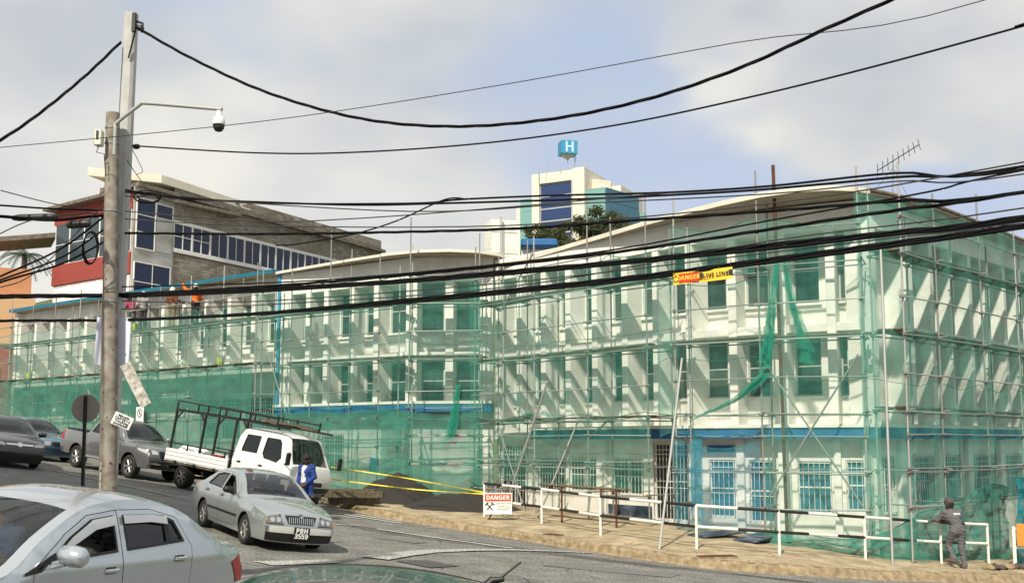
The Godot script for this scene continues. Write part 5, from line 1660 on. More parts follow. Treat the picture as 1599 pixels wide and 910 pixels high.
	# crew on the wing's top deck
	var crew := [
		[12.05, "person in magenta shirt bending over the top deck of the wing scaffold", {"top": Color(0.28, 0.03, 0.08), "leg": Color(0.10, 0.10, 0.09), "skin": Color(0.08, 0.04, 0.03), "shoe": Color(0.02, 0.02, 0.02), "hat": Color(0.015, 0.01, 0.01)}, 0],
		[12.95, "person with pale hat and black jacket on the wing scaffold beside the magenta shirt", {"top": Color(0.30, 0.30, 0.29), "leg": Color(0.05, 0.05, 0.05), "skin": Color(0.08, 0.04, 0.03), "shoe": Color(0.02, 0.02, 0.02), "hat": Color(0.6, 0.6, 0.58)}, 1],
		[15.15, "person in brown shirt and camouflage trousers wearing a white helmet on the wing scaffold", {"top": Color(0.14, 0.045, 0.02), "leg": Color(0.20, 0.17, 0.11), "skin": Color(0.08, 0.04, 0.03), "shoe": Color(0.02, 0.02, 0.02), "hat": Color(0.7, 0.7, 0.68)}, 2],
		[16.85, "person in bright orange vest reaching up to the teal roof edge", {"top": Color(0.75, 0.16, 0.02), "leg": Color(0.02, 0.02, 0.025), "skin": Color(0.08, 0.04, 0.03), "shoe": Color(0.02, 0.02, 0.02), "hat": Color(0.6, 0.62, 0.63)}, 3]]
	for q in crew:
		J = standing()
		if q[3] == 0:
			J.chest = V(0, 1.22, -0.15); J.neck = V(0, 1.38, -0.3); J.head = V(0, 1.47, -0.38); J.l_shoulder = V(-0.2, 1.32, -0.2); J.r_shoulder = V(0.2, 1.32, -0.2); J.l_wrist = V(-0.2, 1.0, -0.5); J.r_wrist = V(0.2, 0.98, -0.5)
		if q[3] == 1 or q[3] == 2:
			J.r_wrist = V(0.25, 1.15, -0.4); J.l_wrist = V(-0.2, 1.1, -0.42)
		if q[3] == 3:
			J.l_elbow = V(-0.42, 1.52, -0.1); J.l_wrist = V(-0.5, 1.74, -0.2)
		var pos := at3(WING, q[0], 7.165, 0.85)
		person(q[1], pos, atan2(pos.x, pos.z) * 0 + 0.6 - PI * (0.0 if q[3] != 2 else 0.3), J, q[2], 0.032, "crew on the wing scaffold")

# ---------------------------------------------------------------- poles, cables, street things
func text_on(parent: Node, called: String, s: String, px: float, m: Material, xf: Transform3D, bold := true, depth := 0.004) -> void:
	var tm := TextMesh.new()
	var font := SystemFont.new(); font.font_names = PackedStringArray(["Droid Sans"]); font.font_weight = 700 if bold else 400
	tm.font = font; tm.text = s; tm.font_size = 32; tm.pixel_size = px; tm.depth = depth
	var l := part(parent, called, tm, m)
	l.transform = xf
func spline(p: Array, sub := 8) -> Array:
	var r := []
	for i in p.size() - 1:
		var a: Vector3 = p[maxi(i - 1, 0)]; var b: Vector3 = p[i]; var c: Vector3 = p[i + 1]; var d: Vector3 = p[mini(i + 2, p.size() - 1)]
		for k in sub: r.append(b.cubic_interpolate(c, a, d, float(k) / sub))
	r.append(p[-1])
	return r
var CABLES := [
	["twisted", 0.0216, [V(-5.31, 7.92, -13.92), V(-4.39, 7.33, -13.59), V(-3.22, 6.69, -13.15), V(-1.94, 6.18, -12.63), V(-0.77, 5.91, -12.11), V(0.37, 5.81, -11.55), V(1.42, 5.85, -11.00), V(2.36, 6.00, -10.44), V(3.16, 6.23, -9.92), V(3.70, 6.37, -9.53), V(4.00, 6.47, -9.29)]],
	["thin", 0.0060, [V(-7.09, 6.04, -13.50), V(-3.34, 6.25, -13.00), V(-0.31, 6.36, -12.00), V(2.50, 6.52, -11.00), V(4.82, 6.57, -10.00)]],
	["single", 0.0110, [V(-5.31, 6.21, -13.94), V(-3.38, 5.90, -13.22), V(-1.94, 5.74, -12.63), V(-0.30, 5.64, -11.89), V(1.15, 5.62, -11.15), V(2.42, 5.67, -10.40), V(3.50, 5.73, -9.66), V(4.56, 5.78, -8.77), V(4.78, 5.80, -8.55)]],
	["single", 0.0139, [V(-5.39, 5.59, -13.98), V(-4.43, 5.38, -13.63), V(-3.37, 5.24, -13.22), V(-1.93, 5.06, -12.63), V(-0.77, 4.96, -12.11), V(0.73, 4.83, -11.37), V(1.79, 4.74, -10.78), V(2.62, 4.67, -10.26), V(3.65, 4.60, -9.52), V(4.57, 4.50, -8.70)]],
	["single", 0.0127, [V(-5.39, 5.56, -13.98), V(-3.37, 5.23, -13.22), V(-1.25, 5.01, -12.33), V(-0.61, 4.99, -12.04), V(0.44, 4.91, -11.52), V(1.66, 4.78, -10.85), V(2.62, 4.70, -10.26), V(3.65, 4.64, -9.52), V(4.56, 4.47, -8.70)]],
	["thin", 0.0080, [V(-5.39, 5.50, -13.98), V(-4.33, 5.36, -13.59), V(-1.25, 4.91, -12.33), V(0.73, 4.78, -11.37), V(2.62, 4.62, -10.26), V(3.65, 4.56, -9.52), V(4.56, 4.43, -8.70)]],
	["thin", 0.0080, [V(-5.38, 5.29, -13.98), V(-3.36, 4.98, -13.22), V(-1.92, 4.89, -12.63), V(0.00, 4.83, -11.74), V(1.79, 4.77, -10.78)]],
	["thin", 0.0080, [V(-5.38, 5.18, -13.98), V(-3.36, 4.92, -13.22), V(0.00, 4.61, -11.74), V(2.62, 4.52, -10.26), V(4.57, 4.54, -8.70)]],
	["twisted", 0.0190, [V(-5.37, 4.98, -13.98), V(-3.35, 4.81, -13.22), V(-1.58, 4.68, -12.48), V(0.00, 4.57, -11.74), V(1.40, 4.51, -11.00), V(2.61, 4.44, -10.26), V(3.64, 4.37, -9.52), V(4.55, 4.27, -8.70)]],
	["twisted", 0.0202, [V(-9.74, 4.26, -15.45), V(-7.42, 4.21, -14.70), V(-5.38, 4.13, -14.00), V(-3.34, 4.11, -13.22), V(-1.57, 4.12, -12.48), V(0.00, 4.15, -11.74), V(1.40, 4.19, -11.00), V(2.61, 4.25, -10.26), V(3.64, 4.28, -9.52), V(4.55, 4.27, -8.70)]],
	["twisted", 0.0253, [V(-9.74, 4.23, -15.45), V(-7.42, 4.18, -14.70), V(-5.38, 4.11, -14.00), V(-3.33, 4.08, -13.22), V(-1.57, 4.06, -12.48), V(0.00, 4.07, -11.74), V(1.40, 4.07, -11.00), V(2.61, 4.09, -10.26), V(3.63, 4.07, -9.52), V(4.54, 4.05, -8.70)]],
	["single", 0.0190, [V(-5.38, 4.09, -14.00), V(-3.33, 4.05, -13.22), V(-1.57, 4.04, -12.48), V(0.00, 4.04, -11.74), V(1.40, 4.05, -11.00), V(2.60, 4.05, -10.26), V(3.63, 4.05, -9.52), V(4.54, 4.03, -8.70)]],
	["twisted", 0.0241, [V(-9.71, 3.89, -15.45), V(-7.40, 3.84, -14.70), V(-5.37, 3.77, -14.00), V(-3.33, 3.76, -13.22), V(-1.57, 3.81, -12.48), V(0.00, 3.85, -11.74), V(1.39, 3.89, -11.00), V(2.60, 3.94, -10.26), V(3.63, 3.97, -9.52), V(4.54, 3.98, -8.70)]],
	["single", 0.0190, [V(-5.37, 3.76, -14.00), V(-3.33, 3.75, -13.22), V(-1.57, 3.78, -12.48), V(0.00, 3.82, -11.74), V(1.39, 3.86, -11.00), V(2.60, 3.91, -10.26), V(3.62, 3.94, -9.52), V(4.54, 3.96, -8.70)]],
	["thin", 0.0080, [V(-5.38, 4.03, -14.00), V(-3.33, 3.92, -13.22), V(0.00, 3.94, -11.74), V(2.60, 4.01, -10.26), V(3.63, 4.02, -9.52), V(4.54, 4.01, -8.70)]],
	["thin", 0.0080, [V(-5.38, 3.92, -14.00), V(-3.33, 3.87, -13.22), V(0.00, 3.89, -11.74), V(2.61, 4.13, -10.26), V(4.55, 4.13, -8.70)]],
	["thin", 0.0100, [V(-5.39, 4.23, -14.00), V(-2.43, 4.14, -12.85), V(0.72, 4.19, -11.37), V(2.61, 4.34, -10.26), V(3.87, 4.41, -9.33), V(4.56, 4.47, -8.70)]],
	["single", 0.0100, [V(-3.07, 4.64, -13.11), V(-2.80, 4.63, -13.00), V(-2.02, 4.69, -12.67), V(-1.42, 4.81, -12.41), V(-0.81, 5.01, -12.13), V(-0.53, 4.98, -12.00)]],
	["twisted", 0.0216, [V(-5.55, 7.73, -14.00), V(-5.79, 7.00, -13.40), V(-5.99, 6.23, -12.60), V(-6.15, 5.71, -12.00), V(-6.33, 5.32, -11.50)]],
	["single", 0.0127, [V(-5.50, 5.30, -14.00), V(-5.96, 5.10, -13.00), V(-6.42, 4.93, -12.00)]],
	["single", 0.0216, [V(-5.50, 5.24, -14.00), V(-5.71, 5.13, -13.60), V(-5.95, 4.95, -13.00), V(-6.41, 4.80, -12.00)]],
	["single", 0.0141, [V(-5.54, 5.34, -14.00), V(-5.77, 4.60, -13.00), V(-6.07, 4.05, -12.00), V(-6.24, 3.77, -11.50)]],
	["single", 0.0127, [V(-5.53, 5.15, -14.00), V(-5.76, 4.48, -13.00), V(-6.06, 4.01, -12.00), V(-6.24, 3.75, -11.50)]],
	["single", 0.0141, [V(-5.52, 4.95, -14.00), V(-5.76, 4.39, -13.00), V(-6.06, 3.98, -12.00), V(-6.23, 3.70, -11.50)]],
	["thin", 0.0070, [V(-6.12, 5.09, -12.00), V(-5.87, 5.15, -13.00), V(-5.52, 5.29, -14.00)]],
	["thin", 0.0070, [V(-6.06, 3.92, -12.00), V(-5.99, 4.27, -12.80), V(-5.53, 5.56, -14.00)]],
	["thin", 0.0080, [V(-6.31, 4.45, -12.00), V(-6.02, 4.93, -12.80), V(-5.52, 5.27, -14.00)]],
	["single", 0.0120, [V(-5.36, 8.07, -14.00), V(-5.34, 7.96, -14.00), V(-5.37, 7.79, -14.00), V(-5.43, 7.50, -14.00)]],
	["thin", 0.0050, [V(-5.35, 6.22, -14.00), V(-5.24, 6.02, -14.00), V(-5.17, 5.86, -14.00), V(-5.26, 5.82, -14.00)]],
	["thin", 0.0060, [V(-5.39, 6.02, -14.00), V(-5.32, 5.91, -14.00), V(-5.12, 5.64, -14.00), V(-5.09, 5.60, -14.00)]],
]
func make_cables() -> void:
	var i := 0
	for q in CABLES:
		var pts: Array = q[2].duplicate()
		var e: Vector3 = pts[-1]
		if e.x > 3.9: pts.append(V(8.25, e.y + 0.12, -5.4))
		elif e.z > -12.6 and e.x < -6.0 and q[2].size() > 2:
			var d: Vector3 = (e - pts[-2]).normalized()
			pts.append(e + d * 5.0)
		if pts[0].x < -9.5: pts.insert(0, V(-18.5, pts[0].y + 0.5, -18.5))
		var line := spline(pts, 10 if q[0] == "twisted" else 6)
		var b := MB.new()
		var r: float = q[1]
		if q[0] == "twisted":
			for k in 3:
				var w := []
				var s := 0.0
				for j in line.size():
					if j: s += line[j].distance_to(line[j - 1])
					var d: Vector3 = (line[mini(j + 1, line.size() - 1)] - line[maxi(j - 1, 0)]).normalized()
					var u := d.cross(Vector3.UP).normalized()
					var a := s * 5.0 + TAU * k / 3.0
					w.append(line[j] + (u * cos(a) + u.cross(d) * sin(a)) * r * 0.52)
				b.tube(w, r * 0.5, 5, false)
		else: b.tube(line, r, 5, false)
		solo("overhead_cable" if r > 0.009 else "overhead_wire", b, M.cable if r > 0.009 else M.wire, CABLE_LABELS[i], "cable", "lines strung from the utility pole")
		i += 1
const CABLE_LABELS := ["thick twisted black cable sagging deepest, from the top of the square pole", "thin wire running straight uphill above the dome camera", "single wire tied to the square pole beside the dome camera arm", "upper of the two close cables that leave the pole by the flat coil", "lower of the two close cables that leave the pole by the flat coil", "thin wire hanging just under the pair of cables by the flat coil", "thin wire climbing from the pole to meet the pair near the hospital tower", "thin wire crossing the hospital annexe between two thicker cables", "twisted cable passing level with the long blue window strip", "topmost twisted cable of the low bundle crossing the wing's teal roof edge", "thickest twisted cable of the low bundle crossing the wing's teal roof edge", "smooth cable lashed under the thickest twisted cable of the low bundle", "lowest twisted cable, from which the yellow banner hangs", "smooth cable lashed along the lowest twisted cable above the yellow banner", "thin wire between the low bundle and the banner cable", "thin wire swinging up from the banner cable into the low bundle", "thin wire above the low bundle, rising towards the rounded eave", "short wire that slants up to join the upper pair of cables", "thick black cable dropping from the top of the square pole away from the others", "cable without splice boxes running into the timber pole under the flat coil's height", "thick cable carrying the black splice boxes into the timber pole", "top one of three slanting cables passing the upright cable loop", "middle one of three slanting cables passing the upright cable loop", "bottom one of three slanting cables passing the upright cable loop", "thin wire above the spliced cable running into the timber pole", "thin wire rising steepest to the timber pole past the three slanting cables", "thin slack wire beside the splice boxes", "short lead looped on the clamp at the square pole's top", "thin lead dangling beside the square pole's insulator", "thin lead running from the insulator down to the flat coil"]
func pole_x(y: float) -> float: return lerpf(-5.355, -5.54, y / 6.63)
func pole_r(y: float) -> float: return lerpf(0.126, 0.09, y / 6.63)
func make_pole() -> void:
	var sq := thing("concrete_pole", "tall square grey concrete pole standing behind the timber pole", "utility pole")
	var b := MB.new()
	var y0 := ghs(-5.35, -14.1)
	for k in 8:
		var ya := lerpf(y0, 8.2, k / 8.0); var yb := lerpf(y0, 8.2, (k + 1) / 8.0)
		var wa := lerpf(0.108, 0.085, k / 8.0); var wb := lerpf(0.108, 0.085, (k + 1) / 8.0)
		var xa := lerpf(-5.53, -5.46, k / 8.0); var xb := lerpf(-5.53, -5.46, (k + 1) / 8.0)
		var ra := []; var rb := []
		for c in [[-1, -0.6], [-0.6, -1], [0.6, -1], [1, -0.6], [1, 0.6], [0.6, 1], [-0.6, 1], [-1, 0.6]]:
			ra.append(V(xa + c[0] * wa, ya, -14.12 + c[1] * wa)); rb.append(V(xb + c[0] * wb, yb, -14.12 + c[1] * wb))
		for c in 8: b.quad(ra[(c + 1) % 8], ra[c], rb[c], rb[(c + 1) % 8])
		if k == 7:
			for c in range(1, 7): b.tri(rb[0], rb[c + 1], rb[c])
	part(sq, "shaft", b, M.concrete)
	b = MB.new()
	b.box(V(-5.37, 8.02, -14.0), V(0.06, 0.28, 0.05), Basis.IDENTITY, 0.01)
	b.tube([V(-5.36, 8.06, -14.05), V(-5.24, 8.0, -13.98), V(-5.24, 7.86, -13.96)], 0.018, 6)
	b.lathe([[0.0, 0], [0.045, 0.01], [0.05, 0.05], [0.03, 0.08], [0.0, 0.08]], 10, Transform3D(Basis.IDENTITY, V(-5.26, 7.88, -13.96)))
	part(sq, "cable_clamp", b, M.black)
	b = MB.new()
	b.lathe([[0.0, 0], [0.035, 0.01], [0.04, 0.05], [0.03, 0.09], [0.0, 0.09]], 10, Transform3D(Basis(Vector3.FORWARD, PI / 2), V(-5.31, 6.21, -13.98)))
	part(sq, "insulator", b, M.black)
	var tp := thing("timber_pole", "weathered round timber utility pole with stickers and hanging boards", "utility pole")
	b = MB.new()
	var yt := ghs(-5.33, -13.8)
	var prof := []
	var rad := []
	var f := FastNoiseLite.new(); f.seed = 4; f.frequency = 0.8
	for k in 25:
		var y := lerpf(yt, 6.63, k / 24.0)
		prof.append(V(pole_x(y) + 0.008 * f.get_noise_1d(y), y, -13.8))
		rad.append(pole_r(y) + 0.004 * f.get_noise_1d(y * 3.0 + 7.0))
	b.tube(prof, rad, 18)
	part(tp, "shaft", b, M.timber_pole)
	b = MB.new()
	for y in [6.42, 6.20, 1.05, 4.0, 5.25]:
		b = MB.new()
		b.lathe([[pole_r(y), -0.015], [pole_r(y) + 0.008, -0.015], [pole_r(y) + 0.008, 0.015], [pole_r(y), 0.015]], 18, Transform3D(Basis.IDENTITY, V(pole_x(y), y, -13.8)))
		part(tp, "steel_band", b, M.steel)
	for k in 40:   # nail heads and staples
		var y := rng.randf_range(0.8, 5.0)
		var a := rng.randf_range(-0.3, PI + 0.3)
		var c := V(pole_x(y), y, -13.8)
		var r := pole_r(y)
		var nb := MB.new()
		nb.box(c + V(cos(a), 0, sin(a)) * (r + 0.002), V(0.012, 0.02, 0.012))
		part(tp, "nail", nb, M.rust)
	# stickers up the street side
	for k in 9:
		var y := 0.72 + k * 0.125
		var st := MB.new()
		var r := pole_r(y) + 0.004
		var a0 := PI * 0.62 + rng.randf_range(-0.05, 0.05); var a1 := a0 + rng.randf_range(0.28, 0.45)
		for s in 4:
			var u := lerpf(a0, a1, s / 4.0); var w := lerpf(a0, a1, (s + 1) / 4.0)
			var c := V(pole_x(y), y, -13.8)
			st.quad(c + V(cos(w) * r, 0, sin(w) * r), c + V(cos(u) * r, 0, sin(u) * r), c + V(cos(u) * r, 0.115, sin(u) * r), c + V(cos(w) * r, 0.115, sin(w) * r))
		part(tp, "sticker", st, M.paper if k != 3 else mt(0.45, 0.45, 0.12, 0.8))
	# camera arm
	var ca := thing("camera_arm", "white dome security camera on a bent steel arm strapped to the timber pole", "camera")
	b = MB.new()
	b.tube(spline([V(-5.44, 6.0, -13.66), V(-5.44, 6.36, -13.66), V(-5.42, 6.45, -13.66), V(-5.10, 6.68, -13.6), V(-5.02, 6.70, -13.58), V(-4.5, 6.62, -13.45), V(-3.88, 6.52, -13.3)], 5), 0.026, 8)
	part(ca, "arm", b, M.steel_light)
	b = MB.new()
	b.lathe([[0.0, 0.10], [0.035, 0.10], [0.04, 0.03], [0.075, 0.0], [0.085, -0.07], [0.08, -0.09]].map(func(q): return [q[0], q[1]]), 16, Transform3D(Basis.IDENTITY, V(-3.92, 6.40, -13.31)))
	part(ca, "housing", b, M.frame_white)
	b = MB.new()
	b.lathe([[0.0, -0.105], [0.045, -0.09], [0.072, -0.05], [0.078, 0.0]], 16, Transform3D(Basis.IDENTITY, V(-3.92, 6.315, -13.31)))
	part(ca, "dome", b, M.black)
	var jb := thing("junction_box", "cream junction box fixed to the timber pole top", "box")
	b = MB.new()
	b.box(V(-5.64, 6.22, -13.62), V(0.10, 0.22, 0.12), Basis.IDENTITY, 0.012)
	part(jb, "case", b, M.cream)
	b = MB.new()
	b.box(V(-5.64, 6.25, -13.555), V(0.03, 0.12, 0.012))
	b.tube([V(-5.64, 6.11, -13.62), V(-5.66, 6.02, -13.6), V(-5.56, 6.0, -13.62), V(-5.54, 5.7, -13.65)], 0.007, 5)
	part(jb, "conduit", b, M.black)
	# boards on the pole
	b = MB.new()
	b.box(V(-5.47, 3.47, -13.955), V(0.47, 0.66, 0.012), Basis(Vector3.FORWARD, 0.02), 0.003)
	solo("notice_board", b, M.board, "blank pale board fixed upright behind the timber pole", "board")
	b = MB.new()
	b.beam(V(-5.17, 3.14, -13.64), V(-4.86, 2.58, -13.62), 0.012, 0.15, V(1, 0.5, 0))
	solo("loose_board", b, M.old_board, "narrow white board hanging askew from the timber pole", "board")
	var nt := thing("paper_notice", "small white paper notice tied aslant on the timber pole", "notice")
	var nbz := Basis(Vector3.FORWARD, 0.42) * Basis(Vector3.UP, 0.25)
	b = MB.new()
	b.box(V(-5.17, 2.38, -13.62), V(0.25, 0.17, 0.006), nbz)
	part(nt, "sheet", b, M.sign_white)
	for k in 4:
		text_on(nt, "line_of_print", ["Masala", "Call 681-2", "Trucking", "available"][k], 0.0014, M.ink, Transform3D(nbz, V(-5.17, 2.38, -13.62) + nbz * V(0, 0.055 - 0.038 * k, 0.005)))
	# coils of spare cable
	b = MB.new()
	for k in 4:
		var ring := []
		for j in 25:
			var a := TAU * j / 24.0
			ring.append(V(-5.01 + (0.16 + 0.012 * k) * cos(a), 5.42 + (0.05 + 0.012 * k) * sin(a) + 0.01 * k, -13.8 + 0.03 * sin(a * 2.0 + k)))
		b.tube(ring, 0.008, 5, false)
	solo("cable_coil", b, M.cable, "flat coil of spare black cable hung beside the square pole", "cable coil")
	b = MB.new()
	for k in 3:
		var ring := []
		for j in 25:
			var a := TAU * j / 24.0
			ring.append(V(-5.60 + (0.09 + 0.015 * k) * cos(a), 4.66 + (0.20 + 0.012 * k) * sin(a), -13.4 + 0.03 * sin(a + k)))
		b.tube(ring, 0.009, 5, false)
	solo("cable_loop", b, M.cable, "upright loop of spare cable hanging among the slanting lines", "cable coil")
	b = MB.new()
	b.lathe([[0.0, -0.16], [0.04, -0.15], [0.055, -0.1], [0.055, 0.1], [0.04, 0.15], [0.0, 0.16]], 10, Transform3D(Basis(Vector3.FORWARD, PI / 2 - 0.08), V(-5.75, 4.97, -13.35)))
	solo("cable_splice", b, M.black, "short black splice box on the cable close to the timber pole", "splice box")
	b = MB.new()
	b.lathe([[0.0, -0.3], [0.03, -0.28], [0.045, -0.2], [0.045, 0.2], [0.03, 0.28], [0.0, 0.3]], 10, Transform3D(Basis(Vector3.FORWARD, PI / 2 - 0.03) , V(-6.05, 4.93, -12.75)))
	solo("cable_splice", b, M.black, "long black splice box on the cable running into the timber pole", "splice box")
	# round sign seen from behind
	var rs := thing("round_sign", "round road sign seen from its bare grey back on a dark post", "road sign")
	b = MB.new()
	b.lathe([[0.0, -0.004], [0.30, -0.004], [0.305, 0.0], [0.30, 0.012], [0.0, 0.012]], 32, Transform3D(Basis(Vector3.RIGHT, PI / 2), V(-9.16, 2.82, -22.04)))
	part(rs, "disc", b, M.sign_back)
	b = MB.new()
	b.beam(V(-9.13, ghs(-9.13, -22.0), -22.0), V(-9.16, 3.08, -22.0), 0.06, 0.06)
	part(rs, "post", b, M.black)
	# far pole that carries the other ends of the cables
	var fp2 := thing("far_utility_pole", "timber utility pole by the viewer that carries the near ends of the cables", "utility pole")
	b = MB.new()
	b.tube([V(8.3, ghs(8.3, -5.3), -5.3), V(8.3, 8.4, -5.3)], [0.16, 0.12], 14)
	part(fp2, "shaft", b, M.timber_pole)
func make_banner() -> void:
	var bn := thing("live_line_banner", "yellow warning banner reading danger live line tied under the cables", "banner")
	var o := V(2.0, 3.83, -10.62)
	var B := Basis(Vector3.UP, 0.35) * Basis(Vector3.BACK, 0.015)
	B = Basis(Vector3.UP, -atan2(0.34, 0.55)) * Basis(Vector3.BACK, 0.02)
	var b := MB.new()
	for k in 10:
		var u := -0.33 + 0.066 * k
		var z := 0.008 * sin(k * 0.9); var z2 := 0.008 * sin((k + 1) * 0.9)
		b.quad(o + B * V(u, -0.062, z), o + B * V(u + 0.066, -0.062, z2), o + B * V(u + 0.066, 0.062, z2), o + B * V(u, 0.062, z))
	part(bn, "cloth", b, M.banner)
	b = MB.new()
	b.box(o + B * V(-0.15, 0.0, 0.012), V(0.225, 0.095, 0.004), B)
	part(bn, "red_ground", b, M.banner_red)
	text_on(bn, "danger_letters", "DANGER", 0.0020, M.banner, Transform3D(B, o + B * V(-0.15, 0, 0.016)))
	text_on(bn, "live_line_letters", "-↑LIVE LINE↑", 0.0019, M.ink, Transform3D(B, o + B * V(0.14, 0, 0.013)))
	b = MB.new()
	b.lathe([[0.028, -0.002], [0.034, -0.002], [0.034, 0.002], [0.028, 0.002]], 16, Transform3D(B * Basis(Vector3.RIGHT, PI / 2), o + B * V(-0.295, 0, 0.012)))
	part(bn, "emblem_ring", b, M.ink)
	for u in [-0.31, -0.05, 0.18, 0.31]:
		b = MB.new()
		b.tube([o + B * V(u, 0.05, 0), o + B * V(u + 0.01, 0.14, 0.01)], 0.004, 4)
		part(bn, "tie", b, M.wire)
const POSTS := [Vector2(-0.87, -32.6), Vector2(0.88, -30.7), Vector2(2.39, -28.0), Vector2(4.53, -25.5), Vector2(6.56, -25.5), Vector2(9.0, -26.5), Vector2(11.3, -27.4), Vector2(13.0, -28.4), Vector2(13.75, -28.5)]
func rail_bar(root: Node3D, a: Vector3, b: Vector3, flip: bool) -> void:
	var l := a.distance_to(b)
	var n := maxi(1, int(round(l / 0.95)))
	for k in n:
		var m := MB.new()
		m.tube([a.lerp(b, float(k) / n), a.lerp(b, float(k + 1) / n)], 0.038, 8)
		part(root, "rail", m, M.rail_black if (k % 2 == 0) == flip else M.rail_white)
func make_railing() -> void:
	var r := thing("street_railing", "long white and black striped pipe railing along the kerb", "railing")
	for i in POSTS.size():
		var p: Vector2 = POSTS[i]
		var y := walk_y(p)
		var b := MB.new()
		b.tube([V(p.x, y - 0.05, p.y), V(p.x, y + 1.08, p.y)], 0.036, 8)
		part(r, "post", b, M.rail_white)
	for i in POSTS.size() - 1:
		if i == 7: continue
		for e in [1.06, 0.55]:
			var a: Vector2 = POSTS[i]; var b: Vector2 = POSTS[i + 1]
			rail_bar(r, V(a.x, walk_y(a) + e, a.y), V(b.x, walk_y(b) + e, b.y), i % 2 == 0)
	var r2 := thing("street_railing_end", "short end of striped railing beyond the gap by the orange board", "railing")
	var q := [POSTS[8], Vector2(15.6, -30.0)]
	for i in 2:
		var b := MB.new()
		var y := walk_y(q[i])
		b.tube([V(q[i].x + 0.03, y - 0.05, q[i].y), V(q[i].x + 0.03, y + 1.08, q[i].y)], 0.036, 8)
		part(r2, "post", b, M.rail_white)
	for e in [1.0, 0.5]: rail_bar(r2, V(q[0].x, walk_y(q[0]) + e, q[0].y), V(q[1].x, walk_y(q[1]) + e, q[1].y), false)
	# danger sign tied to the railing
	var d := thing("danger_sign", "white and red danger construction sign on the railing's first post", "sign")
	var B := Basis(Vector3.UP, 0.1)
	var o := V(-0.43, 0.24, -31.5)
	var m := MB.new()
	m.box(o, V(0.86, 0.64, 0.02), B, 0.004)
	part(d, "panel", m, M.sign_white)
	m = MB.new()
	m.box(o + B * V(0, 0.18, 0.011), V(0.80, 0.22, 0.006), B)
	part(d, "red_band", m, M.sign_red)
	text_on(d, "heading", "DANGER", 0.0056, M.sign_white, Transform3D(B, o + B * V(0, 0.18, 0.017)))
	for k in 3: text_on(d, "message_line", ["CONSTRUCTION", "WORK IN", "PROGRESS"][k], 0.0022, M.ink, Transform3D(B, o + B * V(0.15, -0.0 - 0.085 * k, 0.013)), false)
	for s in [-1.0, 1.0]:
		m = MB.new()
		m.box(o + B * V(-0.25, -0.1, 0.013 + 0.002 * s), V(0.035, 0.26, 0.004), B * Basis(Vector3.BACK, 0.75 * s))
		m.box(o + B * V(-0.25 - s * 0.09, 0.0, 0.014 + 0.002 * s), V(0.13, 0.04, 0.004), B * Basis(Vector3.BACK, 0.75 * s))
		part(d, "crossed_tools_mark", m, M.ink)
	m = MB.new()
	m.beam(V(-0.60, -0.05, -31.53), V(-0.74, walk_y(Vector2(-0.74, -31.6)), -31.6), 0.05, 0.03)
	m.beam(V(-0.10, 0.1, -31.53), V(-0.10, 0.75, -31.68), 0.03, 0.03)
	part(d, "stay", m, M.rust)
